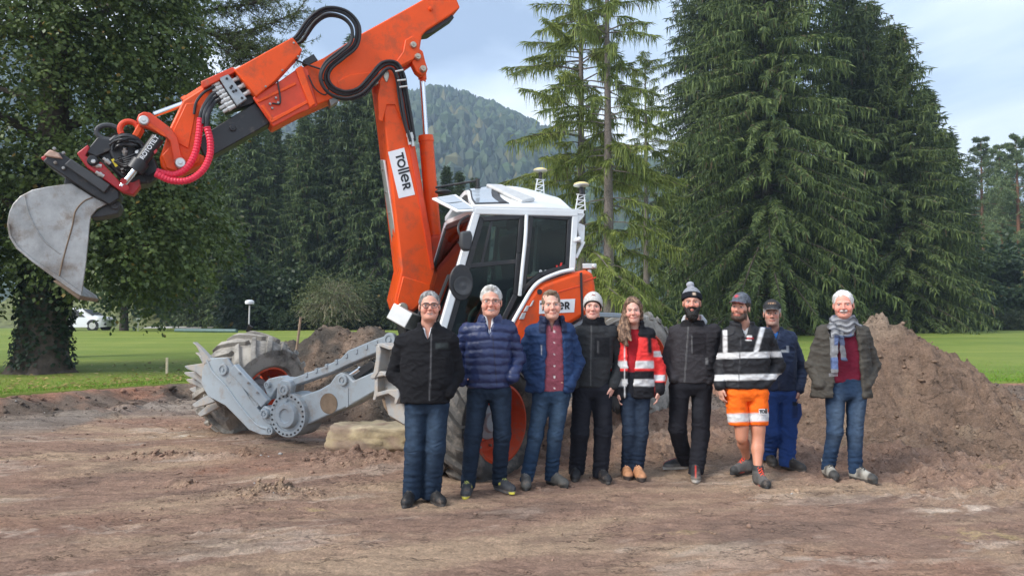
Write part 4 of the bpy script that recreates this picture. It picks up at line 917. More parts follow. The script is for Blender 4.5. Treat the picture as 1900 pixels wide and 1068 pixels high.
m = MB(); m.prism(bpoly([(745,588),(800,545),(850,560),(850,660),(760,660)], .05), L, 0, -.35); m.build('boom_foot', BLACK, EX, bev=.02)

# --- wheels
def wheel(c, ax, R, w, name_mat, rimR, steps=17, phase=0., two=True):
    """low-pressure traction tyre with chevron lugs, rim and hub; ax points to the outer side"""
    c = Vector(c); ax = Vector(ax).normalized(); wh = empty('wheel', c-org(EX)); wh.parent = EX
    h = w/2; pr = [(-h*.86, rimR), (-h*.98, rimR+.05), (-h, rimR+(R-rimR)*.45), (-h*.93, R*.93), (-h*.72, R*.975), (0, R*.985), (h*.72, R*.975), (h*.93, R*.93), (h, rimR+(R-rimR)*.45), (h*.98, rimR+.05), (h*.86, rimR), (h*.6, rimR-.012), (-h*.6, rimR-.012)]
    m = MB(); m.lathe(c, ax, pr, 56, closed=True)
    q = ax.to_track_quat('Z', 'Y'); X = q @ Vector((1, 0, 0)); Y = q @ Vector((0, 1, 0))
    pt = lambda t, r, s: c+ax*s+(X*cos(t)+Y*sin(t))*r
    dt = 2*pi/steps
    for k in range(steps):
        for sg in (-1, 1):
            t0 = phase+k*dt+(dt/2 if sg > 0 else 0); n_ = 5; prof = []
            for j in range(n_+1):
                f = j/n_; s = sg*h*(-.06+1.07*f); tt = t0+f*dt*1.0+.12*dt*f*f; lw = .036+.020*f; base_r = R*(.975 if f < .8 else .90); top = R*(1.065-.035*f*f)
                if f == 1: top = R*.955; base_r = R*.86
                a_ = lw/R
                prof.append([pt(tt-a_*1.25, base_r, s), pt(tt-a_*.85, top, s), pt(tt+a_*.85, top, s), pt(tt+a_*1.25, base_r, s)])
            vs = [p for r_ in prof for p in r_]; fs = [(0, 1, 2, 3), (n_*4+3, n_*4+2, n_*4+1, n_*4)]
            for j in range(n_):
                for i in range(4): fs.append((j*4+i, j*4+(i+1) % 4, (j+1)*4+(i+1) % 4, (j+1)*4+i))
            m.add(vs, fs)
    ty = m.build('tyre', name_mat, wh, bev=.006)
    m = MB(); m.lathe(c, ax, [(h*.90, rimR+.012), (h*.92, rimR-.012), (h*.5, rimR-.05), (h*.1, rimR-.09), (.02*h, rimR*.52), (-.05*h, rimR*.5), (-.1, rimR-.08), (-h*.55, rimR-.03), (-h*.92, rimR-.012), (-h*.90, rimR+.012)], 48, cap=False)
    m.build('rim', RIMO, wh, ang=30)
    m = MB(); m.lathe(c, ax, [(-.12, .17), (h*.30, .17), (h*.34, .15), (h*.36, .10), (h*.5, .09), (h*.52, .05)], 24)
    hb = m.build('hub', GREYP, wh, bev=.006)
    m = MB()
    for k in range(10):
        t = 2*pi*k/10; p = pt(t, rimR*.66, h*.08); m.cyl(p, p+ax*.03, .014, n=6)
    m.build('wheel_nuts', STEEL, wh)
    return wh
AX = Vector((.77, -.64, 0))
w1c = at(930, 786, 7.38)-AX*.25
wheel(w1c, AX, .625, .56, RUBBERN, .385)
w2 = at(468, 718, 10.55); wheel(w2, Vector((.80, -.50, -.30)), .72, .70, RUBBER, .40, phase=.1)
w3 = at(1183, 676, 10.2); wheel(w3, Vector((.77, -.60, .12)), .68, .58, RUBBER, .38, phase=.2)
wheel((-1.6, 12.3, .62), Vector((-.77, .64, 0)), .66, .58, RUBBER, .38, phase=.2)
# --- legs
def leg_tools(a, b):
    d = Vector((b.x-a.x, b.y-a.y, 0)).normalized(); n = Vector((d.y, -d.x, 0))
    n = n if n.y < 0 else -n
    return (lambda px, py, off=0.: onp(px, py, a+n*off, n)), n
lp, LN = leg_tools(at(735, 640, 8.75), at(540, 770, 9.32))
def lplate(name, pts, o0, o1, mat, bev=.012, parent=EX): return MB().prism([lp(x, y, o1) for x, y in pts], LN, 0, -(o1-o0)).build(name, mat, parent, bev=bev)
def lpin(px, py, o, rpx, mat=GREYP, name='pin', depth=.04, parent=EX):
    c = lp(px, py, o); r = rpx/1372*c.y; return MB().lathe(c, LN, [(-depth, r), (depth*.5, r), (depth*.7, r*.9), (depth*.7, r*.62), (depth*.4, r*.6), (depth*.4, r*.3), (depth*.75, r*.28)], 22).build(name, mat, parent)
leg = lplate('front_leg', [(540,742),(560,733),(591,723),(612,711),(622,696),(632,690),(646,696),(655,706),(700,686),(760,662),(800,660),(800,720),(740,708),(695,726),(650,752),(600,774),(566,790),(540,796)], -.16, .12, GREYP, .018)
lplate('leg_rib', [(642,722),(646,720),(646,754),(642,756)], .118, .13, GREYP, .004, leg)
lpin(637, 705, .13, 10, GREYP, parent=leg)
c = lp(610, 748, .122); MB().lathe(c, LN, [(0, .125), (.004, .125), (.004, .0)], 28).build('round_plate', RUST, leg)
upl = lplate('upper_link', [(520,700),(540,702),(600,680),(632,664),(645,650),(698,628),(718,622),(735,628),(728,645),(698,654),(646,676),(612,692),(546,715),(528,716)], -.10, .10, GREYP, .014)
for k in range(8):
    t = k/7; x, y = 565+130*t, 692-56*t-(3 if k > 3 else 0); lplate('step_bar', [(x, y), (x+4, y-2), (x+5, y+6), (x+1, y+8)], -.02, .112, GREYP, .003, upl)
lpin(724, 630, .12, 13, GREYP, parent=upl)
lplate('leg_cylinder_cover', [(640,698),(688,668),(700,676),(650,712)], -.06, .06, BLACK, .01)
MB().cyl(lp(640, 703, .04), lp(668, 684, .04), .035, n=14).build('leg_cylinder_rod', CHROME, EX)
# hub drive at the lower end
c = lp(540, 769, .12)
m = MB(); m.lathe(c, LN, [(-.30, .27), (.05, .27), (.07, .265), (.07, .20), (.05, .19), (.05, .16), (.10, .15), (.12, .14), (.12, .085), (.10, .08), (.10, .0)], 40); hubd = m.build('hub_drive', GREYP, EX, bev=.004)
m = MB(); X_ = LN.cross(Zv)
for k in range(24):
    t = 2*pi*k/24; p = c+(X_*cos(t)+Zv*sin(t))*.235+LN*.07; m.cyl(p-LN*.01, p+LN*.008, .012, n=8)
m.build('hub_bolts', BLACK, hubd)
arm = lplate('swing_arm', [(514,712),(522,703),(536,706),(540,716),(537,730),(520,782),(512,786),(500,782),(503,768),(512,740)], .08, .19, GREYP, .016)
lpin(528, 723, .20, 10, GREYP, parent=arm); lpin(492, 767, .20, 9, GREYP, parent=EX)
lplate('swing_arm', [(488,712),(498,702),(520,697),(530,704),(512,722),(500,742),(494,730)], -.1, .06, GREYP, .014)
lpin(497, 713, .08, 6, GREYP)
lplate('swing_arm', [(482,760),(490,752),(512,762),(514,780),(500,788),(486,778)], .02, .17, GREYP, .014)
# claw blade with teeth
claw = lplate('claw', [(384,664),(420,663),(430,676),(436,694),(462,738),(490,774),(511,793),(510,802),(502,807),(484,806),(462,797),(436,770),(418,752),(386,735),(373,712),(375,686)], .10, .14, GREYP, .01)
lplate('claw_side', [(384,664),(420,663),(430,676),(436,694),(462,738),(490,774),(511,793),(502,807),(484,806),(462,797),(436,770),(418,752),(386,735),(373,712),(375,686)], -.42, -.37, GREYP, .01, claw)
lplate('claw_back', [(373,712),(386,735),(418,752),(436,770),(462,797),(484,806),(486,800),(466,790),(441,764),(422,746),(391,728),(380,710)], -.40, .12, MUDGREY, .006, claw)
lplate('claw_back', [(373,712),(375,686),(384,664),(392,666),(383,690),(382,710)], -.40, .12, MUDGREY, .006, claw)
m = MB(); m.tube(spline([lp(x, y, .145) for x, y in ((384,668),(395,690),(418,715),(445,752),(475,786),(500,796))], 5), .016, 8); m.build('claw_rib', GREYP, claw)
def tooth(tip, root_a, root_b, o0, o1):
    mx_, my_ = (root_a[0]+root_b[0])/2, (root_a[1]+root_b[1])/2
    k = ((tip[0]*.55+mx_*.45), (tip[1]*.55+my_*.45))
    pts = [root_a, (k[0]+1, k[1]-7), (tip[0]+1, tip[1]-2), tip, (tip[0]+6, tip[1]+5), (k[0]+4, k[1]+7), root_b]
    return lplate('claw_tooth', pts, o0, o1, MUDGREY, .008, claw)
tooth((357,636), (392,668), (378,676), .07, .145); tooth((362,655), (390,672), (376,688), -.05, .02)
tooth((342,680), (384,672), (374,700), .06, .13); tooth((341,692), (382,690), (374,712), -.06, .01); tooth((345,705), (380,700), (376,722), -.17, -.10); tooth((351,722), (382,714), (380,732), -.28, -.21); tooth((356,751), (386,732), (398,745), .05, .13); tooth((366,768), (398,742), (410,752), -.12, -.04)
cb = MB().lathe(lp(418, 690, .06), lp(482, 757, .06)-lp(418, 690, .06), [(0, .07), (.12, .07), (.12, .085), (.2, .085), (.2, .078), ((lp(482,757,.06)-lp(418,690,.06)).length, .078)], 22).build('claw_cylinder', GREYP, EX)
lpin(415, 685, .14, 11, GREYP, parent=claw); lpin(502, 798, .15, 8, GREYP, parent=claw)
lplate('cylinder_guard', [(424,690),(434,675),(496,742),(484,756)], .07, .16, GREYP, .012)
m = MB()
for t in (.2, .5, .8): m.cyl(lp(433+55*t, 680+60*t, .165), lp(433+55*t, 680+60*t, .185), .014, n=10)
m.build('guard_bolt', STEEL, EX)
hose_pts = [lp(x, y, .1) for x, y in ((488,748),(496,752),(494,760),(484,762))]; MB().tube(spline(hose_pts, 5), .012, 8).build('hose', HOSE, EX)
# near front leg with its claw, beside the man in black
np_, NN = leg_tools(at(690, 700, 7.95), at(780, 700, 7.55))
def nplate(name, pts, o0, o1, mat, bev=.012, parent=EX): return MB().prism([np_(x, y, o1) for x, y in pts], NN, 0, -(o1-o0)).build(name, mat, parent, bev=bev)
c2_ = nplate('claw', [(699,644),(706,642),(722,650),(760,645),(780,700),(770,790),(748,787),(720,770),(712,735),(700,735),(702,700)], -.10, -.03, MUDGREY, .012)
nplate('claw_rib', [(697,641),(703,640),(706,652),(702,690),(695,702),(689,703),(686,699),(692,691),(697,665)], -.08, .10, MUDGREY, .01, c2_)
nplate('claw_rib', [(690,693),(705,688),(722,692),(736,700),(737,709),(730,712),(727,702),(712,697),(698,700),(690,703)], -.08, .09, MUDGREY, .01, c2_)
nplate('claw_rib', [(695,700),(700,700),(701,728),(696,742),(691,742),(694,726)], -.08, .08, MUDGREY, .008, c2_)
nplate('claw_rib', [(698,728),(720,722),(738,722),(741,735),(735,750),(731,748),(732,738),(720,730),(708,733),(698,736)], -.08, .08, MUDGREY, .008, c2_)
nplate('claw_rib', [(698,640),(706,643),(722,649),(740,646),(742,638),(724,642),(708,636),(700,637)], -.08, .09, MUDGREY, .008, c2_)
nplate('claw_blade', [(706,734),(740,742),(770,760),(762,792),(748,788),(724,774),(712,755)], -.14, -.09, RUST, .008, c2_)
nplate('front_leg', [(742,640),(800,630),(900,640),(900,720),(850,740),(760,760)], -.45, -.14, GREYP, .02)
# struts from the undercarriage to the wheels
for nm, a, b, w_, h_ in (('hind_leg', CEN+Vector((.5, .3, .55)), Vector(w3)-Vector((.05, -.02, .05)), .24, .3), ('hind_leg', CEN+Vector((-.4, .7, .55)), Vector((-1.4, 12.0, .65)), .24, .3), ('front_leg_arm', CEN+Vector((.0, -.6, .62)), w1c-AX*.1+Zv*.08, .26, .28), ('front_leg_root', CEN+Vector((-.5, -.35, .62)), lp(760, 690, -.1), .30, .32)):
    beam(nm, a, b, w_, h_, GREYP, EX, .02, Zv)
beam('hind_strut', at(1100, 583, 9.6), at(1150, 585, 9.9), .08, .06, GREYP, EX, .01, Zv)
# ------------------------------------------------------------------ people: implicit surfaces on a rectilinear grid
def surface_nets(D, xs, ys, zs):
    ins = D < 0; s = np.zeros(tuple(n-1 for n in D.shape), np.int8)
    for a in (0, 1):
        for b in (0, 1):
            for c in (0, 1): s += ins[a:D.shape[0]-1+a, b:D.shape[1]-1+b, c:D.shape[2]-1+c]
    act = (s > 0) & (s < 8); I, J, K = np.nonzero(act); n = len(I)
    idm = np.full(act.shape, -1, np.int32); idm[I, J, K] = np.arange(n)
    pos = np.zeros((n, 3)); cnt = np.zeros(n)
    cor = [(a, b, c) for a in (0, 1) for b in (0, 1) for c in (0, 1)]
    val = {q: D[I+q[0], J+q[1], K+q[2]] for q in cor}
    for q in cor:
        for ax in range(3):
            if q[ax] == 0:
                q2 = list(q); q2[ax] = 1; v0, v1 = val[q], val[tuple(q2)]; m = (v0 < 0) != (v1 < 0)
                t = v0[m]/(v0[m]-v1[m]); p = np.tile(np.array(q, float), (m.sum(), 1)); p[:, ax] = t; pos[m] += p; cnt[m] += 1
    pos /= cnt[:, None]; pos += np.stack([I, J, K], -1)
    V = np.stack([np.interp(pos[:, 0], np.arange(len(xs)), xs), np.interp(pos[:, 1], np.arange(len(ys)), ys), np.interp(pos[:, 2], np.arange(len(zs)), zs)], -1)
    Q = []
    def quads(mask, o, flip):
        i, j, k = np.nonzero(mask)
        q = np.stack([idm[i+a, j+b, k+c] for a, b, c in o], -1); fl = flip[i, j, k]; q[fl] = q[fl][:, ::-1]; Q.append(q)
    a = ins[:-1, 1:-1, 1:-1]; b = ins[1:, 1:-1, 1:-1]; quads(a != b, ((0, 0, 0), (0, 1, 0), (0, 1, 1), (0, 0, 1)), b)
    a = ins[1:-1, :-1, 1:-1]; b = ins[1:-1, 1:, 1:-1]; quads(a != b, ((0, 0, 0), (0, 0, 1), (1, 0, 1), (1, 0, 0)), b)
    a = ins[1:-1, 1:-1, :-1]; b = ins[1:-1, 1:-1, 1:]; quads(a != b, ((0, 0, 0), (1, 0, 0), (1, 1, 0), (0, 1, 0)), b)
    return V, np.concatenate(Q)
def relax(V, Q, it=1, k=.5):
    n = len(V); e = np.concatenate([Q[:, [0, 1]], Q[:, [1, 2]], Q[:, [2, 3]], Q[:, [3, 0]]]); c = np.bincount(e[:, 0], minlength=n)[:, None].clip(1)
    for _ in range(it):
        A = np.stack([np.bincount(e[:, 0], V[e[:, 1], a], n) for a in range(3)], -1)/c; V = V+(A-V)*k
    return V
def vnormals(V, Q):
    fn = np.cross(V[Q[:, 2]]-V[Q[:, 0]], V[Q[:, 3]]-V[Q[:, 1]]); N = np.stack([np.bincount(Q.ravel(), np.repeat(fn[:, a], 4), len(V)) for a in range(3)], -1)
    return N/np.linalg.norm(N, axis=1)[:, None].clip(1e-9)
def smin(a, b, k):
    if k <= 0: return np.minimum(a, b)
    h = np.clip(.5+.5*(b-a)/k, 0, 1); return b+(a-b)*h-k*h*(1-h)
class Field:
    def __init__(s, lo, hi, step, fine=None):
        """step: cell size; fine: per axis list of (a, b, size) ranges"""
        s.ax = []
        for a in range(3):
            out = [lo[a]]
            while out[-1] < hi[a]:
                st = step
                if fine:
                    for (f0, f1, fs) in fine[a]:
                        if f0 <= out[-1] < f1: st = min(st, fs) if fs < step else fs
                out.append(out[-1]+st)
            s.ax.append(np.array(out, np.float32))
        s.D = np.full([len(a) for a in s.ax], .5, np.float32)
    def sub(s, lo, hi):
        sl = []
        for a in range(3):
            i0 = max(0, np.searchsorted(s.ax[a], lo[a])-1); i1 = min(len(s.ax[a]), np.searchsorted(s.ax[a], hi[a])+1); sl.append(slice(i0, max(i1, i0)))
        sl = tuple(sl)
        return sl, s.ax[0][sl[0]][:, None, None], s.ax[1][sl[1]][None, :, None], s.ax[2][sl[2]][None, None, :]
    def put(s, fn, lo, hi, k=.02, op='u'):
        m = k+.03 if op == 'u' else .0
        sl, X, Y, Z = s.sub([l-m for l in lo], [h+m for h in hi])
        if 0 in s.D[sl].shape: return
        d = fn(X, Y, Z)
        if op == 'u': s.D[sl] = smin(s.D[sl], d, k)
        elif op == 's': s.D[sl] = -smin(-s.D[sl], d, k) if k > 0 else np.maximum(s.D[sl], -d)
    def cap(s, a, b, ra, rb, k=.02, sq=1., op='u'):
        a = np.array(a, np.float32); b = np.array(b, np.float32); r = max(ra, rb)*max(1, sq)
        def fn(X, Y, Z):
            px, py, pz = X-a[0], (Y-a[1])/sq, Z-a[2]; d = b-a; dy = d[1]/sq; dd = d[0]**2+dy**2+d[2]**2+1e-9
            h = np.clip((px*d[0]+py*dy+pz*d[2])/dd, 0, 1)
            return np.sqrt((px-h*d[0])**2+(py-h*dy)**2+(pz-h*d[2])**2)-(ra+(rb-ra)*h)
        s.put(fn, np.minimum(a, b)-r, np.maximum(a, b)+r, k, op)
    def ell(s, c, r, k=.02, op='u'):
        c = np.array(c, np.float32); r = np.array(r, np.float32)
        def fn(X, Y, Z):
            q = np.sqrt(((X-c[0])/r[0])**2+((Y-c[1])/r[1])**2+((Z-c[2])/r[2])**2); return (q-1)*r.min()
        s.put(fn, c-r, c+r, k, op)
    def zloft(s, sec, k=.02, pw=2.4, op='u'):
        """sec rows: z, cx, cy, rx, ry"""
        A = np.array(sorted([tuple(r) for r in sec]), np.float32)
        def fn(X, Y, Z):
            z = Z.ravel(); f = lambda i: np.interp(z, A[:, 0], A[:, i])[None, None, :].astype(np.float32)
            cx, cy, rx, ry = f(1), f(2), f(3), f(4); q = (np.abs((X-cx)/rx)**pw+np.abs((Y-cy)/ry)**pw)**(1/pw)
            d = (q-1)*np.minimum(rx, ry); return np.maximum(d, np.maximum(A[0, 0]-Z, Z-A[-1, 0]))
        lo = [(A[:, 1]-A[:, 3]).min(), (A[:, 2]-A[:, 4]).min(), A[0, 0]]; hi = [(A[:, 1]+A[:, 3]).max(), (A[:, 2]+A[:, 4]).max(), A[-1, 0]]
        s.put(fn, lo, hi, k, op)
    def local(s, O, R, sc, fn, r, k=.01, op='u'):
        """fn in a scaled, rotated frame with origin O; r: radius of the region"""
        O = np.array(O, np.float32); R = np.array(R, np.float32)
        def g(X, Y, Z):
            x, y, z = X-O[0], Y-O[1], Z-O[2]; q = [(R[0, a]*x+R[1, a]*y+R[2, a]*z)/sc for a in range(3)]; return fn(*q)*sc
        s.put(g, O-r, O+r, k, op)
    def mesh(s, it=1):
        V, Q = surface_nets(s.D, *s.ax); return relax(V, Q, it), Q
def E3(c, r): return lambda x, y, z: (np.sqrt(((x-c[0])/r[0])**2+((y-c[1])/r[1])**2+((z-c[2])/r[2])**2)-1)*min(r)
def C3(a, b, ra, rb):
    a = np.array(a, float); b = np.array(b, float); d = b-a; dd = (d*d).sum()+1e-9
    def f(x, y, z):
        h = np.clip(((x-a[0])*d[0]+(y-a[1])*d[1]+(z-a[2])*d[2])/dd, 0, 1); return np.sqrt((x-a[0]-h*d[0])**2+(y-a[1]-h*d[1])**2+(z-a[2]-h*d[2])**2)-(ra+(rb-ra)*h)
    return f

SKINM = bpy.data.materials.new('skin'); SKINM.use_nodes = True
_b = SKINM.node_tree.nodes['Principled BSDF']; _a = SKINM.node_tree.nodes.new('ShaderNodeAttribute'); _a.attribute_name = 'Col'
SKINM.node_tree.links.new(_a.outputs['Color'], _b.inputs['Base Color']); _b.inputs['Roughness'].default_value = .5; _b.inputs['Specular IOR Level'].default_value = .4
_b.inputs['Subsurface Weight'].default_value = .12; _b.inputs['Subsurface Radius'].default_value = (.012, .005, .003); _b.inputs['Subsurface Scale'].default_value = .5
FABRIC = pmat('fabric', (0, 0, 0), .85, var=.12, vscale=30, attr='Col', bump=.18, bscale=260, spec=.2, folds=0.6)
FLEECE = pmat('knit_fleece', (0, 0, 0), .95, var=.38, vscale=150, attr='Col', bump=.5, bscale=190, spec=.1, folds=0.45)
DENIM = pmat('denim', (0, 0, 0), .85, var=.22, vscale=14, attr='Col', bump=.25, bscale=400, spec=.2, folds=0.75)
NYLON = pmat('nylon', (0, 0, 0), .66, var=.14, vscale=10, attr='Col', bump=.10, bscale=90, spec=.28, folds=0.7)
LEATHER = pmat('leather', (0, 0, 0), .6, var=.3, vscale=26, attr='Col', bump=.3, bscale=140, spec=.35, dirt=((.22, .16, .12), .14, 9))
HAIRM = pmat('hair', (0, 0, 0), .6, var=.35, vscale=70, attr='Col', bump=.6, bscale=120, spec=.35)
REFL = pmat('reflective_tape', (.62, .63, .62), .35, var=.06, vscale=12, spec=.6)
EYEM = pmat('eye', (0, 0, 0), .15, var=0, attr='Col')
GLS = pmat('spectacle_frame', (.03, .022, .02), .3, var=.1)
LENS = glassmat('spectacle_lens', (.96, .97, .97), -.02, .1)
A3 = lambda *c: np.array(c, float)
def mixc(c, d, w): return c+(d-c)*np.clip(w, 0, 1)[:, None]

class Person:
    def __init__(s, label, group='group of nine people standing in a row', **k):
        s.k = k; fa, fb = k['feet']; ga, gb = gnd(fa[0], fa[1]), gnd(fb[0], fb[1])
        s.Y = (ga.y+gb.y)/2+k.get('dy', 0.04); s.ga, s.gb = ga, gb
        for g in (ga, gb): g.z = gz(g.x, g.y)
        s.base = Vector(((ga.x+gb.x)/2, (ga.y+gb.y)/2, min(ga.z, gb.z)))
        s.root = empty('person', s.base, label, 'person', group)
        P = lambda q, dy=0.: at(q[0], q[1], s.Y+dy)
        s.P = P; s.z = lambda y: at(950, y, s.Y).z; s.x = lambda x: at(x, 590, s.Y).x
        J = k['J']; up_ = k.get('lift', 7); s.SA, s.SB = P((J['SA'][0], J['SA'][1]-up_), .02), P((J['SB'][0], J['SB'][1]-up_), .02)
        k['torso'] = [(y-(2, 6, 7)[i] if i < 3 else y, a, b, r) for i, (y, a, b, r) in enumerate(k['torso'])]; pk = k.get('pocket', ('j', 'j'))
        wy = {'j': -.045, 't': -.05, 'h': -.03, 'b': .12}
        s.EA, s.EB = P(J['EA'], .08), P(J['EB'], .08); s.WA, s.WB = P(J['WA'], wy[pk[0]]), P(J['WB'], wy[pk[1]])
        s.HA, s.HB = P(J['HA'], .01), P(J['HB'], .01); s.KA, s.KB = P(J['KA'], -.02), P(J['KB'], -.02)
        s.feet = []
        for g, f in ((ga, fa), (gb, fb)):
            yaw = radians(f[2]); d = Vector((sin(yaw), -cos(yaw), 0)); s.feet.append((g-d*.135, d))     # heel point, direction
        s.AA = s.feet[0][0]+s.feet[0][1]*.055+Vector((0, 0, .10)); s.AB = s.feet[1][0]+s.feet[1][1]*.055+Vector((0, 0, .10))
        # head frame
        ch, cr = P(k['chin'], k.get('headdy', -.03)), P(k['crown'], k.get('headdy', -.03)); up = (cr-ch).normalized(); s.hs = 1.06*(cr-ch).length/.235
        yaw = radians(k.get('yaw', 0))-atan2(s.base.x, s.base.y); X = Vector((cos(yaw), sin(yaw), 0)); pit = radians(k.get('nod', 0))
        X = (X-up*X.dot(up)).normalized(); Yd = up.cross(X); R = Matrix((X, Yd, up)).transposed()
        s.hR = R @ Matrix.Rotation(pit, 3, 'X'); s.hO = ch
    def h2w(s, p): return s.hO+s.hR @ (Vector(p)*s.hs)
    def hl(s, V): return ((V-np.array(s.hO)) @ np.array(s.hR))/s.hs
    # ---------------- body: one continuous skin surface
    def body(s):
        k = s.k; hr = .16*s.hs; hc = s.h2w((0, 0, .11))
        zmin = min(s.ga.z, s.gb.z); hands = k.get('hands', (None, None)); J = [s.SA, s.SB, s.EA, s.EB, s.WA, s.WB, s.KA, s.KB, s.AA, s.AB, hc]
        lo = [min(j[a] for j in J)-(.20 if a < 2 else .12) for a in range(3)]; hi = [max(j[a] for j in J)+.2 for a in range(3)]; lo[2] = zmin-.02
        fx = [(hc.x-.1, hc.x+.1, .0036)]; fy = [(hc.y-.14, hc.y-.03, .0040)]; fz = [(hc.z-.13, hc.z+.045, .0030), (hc.z+.045, hc.z+.15, .008)]
        for h, w in zip(hands, (s.WA, s.WB)):
            if h: fx.append((w.x-.07, w.x+.07, .0056)); fy.append((w.y-.07, w.y+.07, .006)); fz.append((w.z-.19, w.z+.02, .0054))
        f = Field(lo, hi, .022, (fx, fy, fz))
        # head
        O, R, S = s.hO, s.hR, s.hs; w = k.get('face', 1.0); jw = k.get('jaw', 1.0)
        add = lambda fn, kk=.012, op='u': f.local(O, R, S, fn, .24*S, kk*S, op)
        add(E3((0, .012, .150), (.074*w, .096, .086)), .01)
        add(E3((0, -.022, .088), (.061*w, .07, .085)), .02)
        add(E3((0, -.030, .042), (.051*w*jw, .056, .044)), .03)
        add(E3((0, -.074, .016), (.024*jw, .018, .018)), .02)
        for sx in (-1, 1):
            add(E3((sx*.042*w, -.062, .084), (.021, .020, .020)), .02)
            add(E3((sx*.075*w, .012, .098), (.0075, .019, .031)), .008)
            add(C3((sx*.012, -.090, .129), (sx*.044*w, -.079, .128), .009, .008), .012)
            add(E3((sx*.013, -.101, .074), (.0095, .010, .008)), .006)
        add(C3((0, -.090, .118), (0, -.114, .079), .0075, .0125), .010)
        sm_ = k.get('smile', .5); lw_ = .018+.007*sm_
        for sx in (-1, 1):
            add(C3((0, -.0925, .0455), (sx*lw_, -.083, .0445+sm_*.0045), .0058, .0035), .006); add(C3((0, -.0915, .0335), (sx*lw_*.9, -.082, .0385+sm_*.0045), .0068, .0035), .006)
            add(C3((sx*.024, -.088, .066), (sx*(.037+.004*sm_), -.070, .044), .006, .005), .012, 's') if sm_ > .3 else None
            add(E3((sx*.045*w, -.058, .070), (.020, .020, .018)), .02) if sm_ > .5 else None
        op_ = k.get('teeth', 0.)
        if op_: add(lambda x, y, z: np.maximum((np.sqrt((x/(lw_*1.02))**2+((z-.0400-sm_*5.0*x*x)/(.0062*op_))**2)-1)*.006, y+.0835), .001, 's')
        for sx in (-1, 1): add(E3((sx*.031*w, -.104, .111), (.020, .017, .012)), .010, 's'); add(E3((sx*.031*w, -.094, .1105), (.0150, .018, k.get('eyeopen', .0043))), .0015, 's')
        # neck, trunk, limbs
        nb = (s.SA+s.SB)/2+Vector((0, .03, .02)); f.cap(s.h2w((0, .012, .05)), nb, .054*S*w, .064, .03); add(E3((0, -.034, .004), (.034*w, .038, .022)), .025)
        T = s.torso(-.05); f.zloft(T, .03)
        for sh, el, wr in ((s.SA, s.EA, s.WA), (s.SB, s.EB, s.WB)):
            f.cap(sh, el, .05, .042, .03); f.cap(el, wr, .042, .027, .015)
        lr = k.get('bareleg'); 
        for hp, kn, an in ((s.HA, s.KA, s.AA), (s.HB, s.KB, s.AB)):
            if lr:
                f.cap(hp, kn+Vector((0, 0, .05)), .085, .062, .02); f.cap(kn+Vector((0, 0, .06)), kn-Vector((0, 0, .05)), .060, .054, .03)
                ca = kn.lerp(an, .38)+Vector((0, .022, 0)); f.cap(kn-Vector((0, 0, .02)), ca, .050, .056, .03); f.cap(ca, an+Vector((0, .01, .02)), .054, .036, .03)
            else: f.cap(hp, kn, .075, .05, .02); f.cap(kn, an, .05, .035, .02)
            f.cap(an, an-Vector((0, .0, .04)), .036, .036, .02)
        for (heel, d) in s.feet: f.cap(heel+d*.05+Vector((0, 0, .04)), heel+d*.22+Vector((0, 0, .03)), .03, .026, .02)
        for h, wr, el, side in zip(hands, (s.WA, s.WB), (s.EA, s.EB), (-1, 1)):
            fd = Vector(h[0]).normalized() if h else Vector((-.9*side, .25, .05)).normalized(); th = Vector(h[1]).normalized() if h else Vector((0, -1, 0))
            th = (th-fd*th.dot(fd)).normalized(); pn = fd.cross(th)*(1 if side > 0 else -1)      # palm normal (towards the body)
            curl = h[2] if h else .6
            RR = Matrix((th, pn, fd)).transposed(); HS = k.get('handsize', 1.)
            ad = lambda fn, kk: f.local(wr, RR, HS, fn, .24, kk)
            ad(E3((0, 0, .055), (.040, .017, .048)), .012); ad(C3((0, 0, -.01), (0, 0, .03), .025, .026), .015)
            for i, (lx, ln, rr_) in enumerate(((.030, .078, .0088), (.0105, .088, .009), (-.0095, .082, .0087), (-.0285, .064, .008))):
                a = np.array((lx, .0, .088)); c1 = curl*.5; p1 = a+ln*.52*np.array((lx*.8, sin(c1), cos(c1))); c2 = c1+curl; p2 = p1+ln*.5*np.array((lx*.3, sin(c2), cos(c2)))
                ad(C3(a-np.array((0, 0, .03)), p1, rr_*1.05, rr_), .002); ad(C3(p1, p2, rr_, rr_*.82), .002)
            ad(C3((.026, .002, .022), (.052, .010, .060), .0125, .011), .006); ad(C3((.052, .010, .060), (.056, .020, .092), .0105, .0085), .003)
        V, Q = f.mesh(1); s.paint_body(V, Q)
    def torso(s, grow=0.):
        out = []
        for (y, xl, xr, ry) in s.k['torso']:
            a, b = s.P((xl, y)), s.P((xr, y)); out.append((a.z, (a.x+b.x)/2, s.Y+.02, max(.03, (b.x-a.x)/2+grow), max(.03, ry+grow)))
        return out
    def paint_body(s, V, Q):
        k = s.k; n = len(V); base = A3(*k.get('skin', (.56, .31, .22))); c = np.tile(base, (n, 1)); L_ = s.hl(V); x, y, z = L_[:, 0], L_[:, 1], L_[:, 2]
        head = (z > -.04) & (np.abs(x) < .11) & (np.abs(y) < .16); fr = head & (y < -.02)
        g = lambda cx, cz, rx, rz: np.exp(-(((np.abs(x)-cx)/rx)**2+((z-cz)/rz)**2))*fr
        c = mixc(c, base*A3(1.12, .72, .70), .65*g(.04, .078, .022, .02)); c = mixc(c, base*A3(1.1, .74, .72), .6*np.exp(-((x/.014)**2+((z-.078)/.02)**2))*fr)
        c *= (1+.06*fbm(V[:, 0]*60, V[:, 1]*60, V[:, 2]*60, 2))[:, None]
        if k.get('bareleg'): c[V[:, 2] < s.HA.z-.1] *= A3(.86, .72, .62)
        hc_ = A3(*k.get('hair', (.3, .3, .3)))
        st = k.get('stubble', 0.)
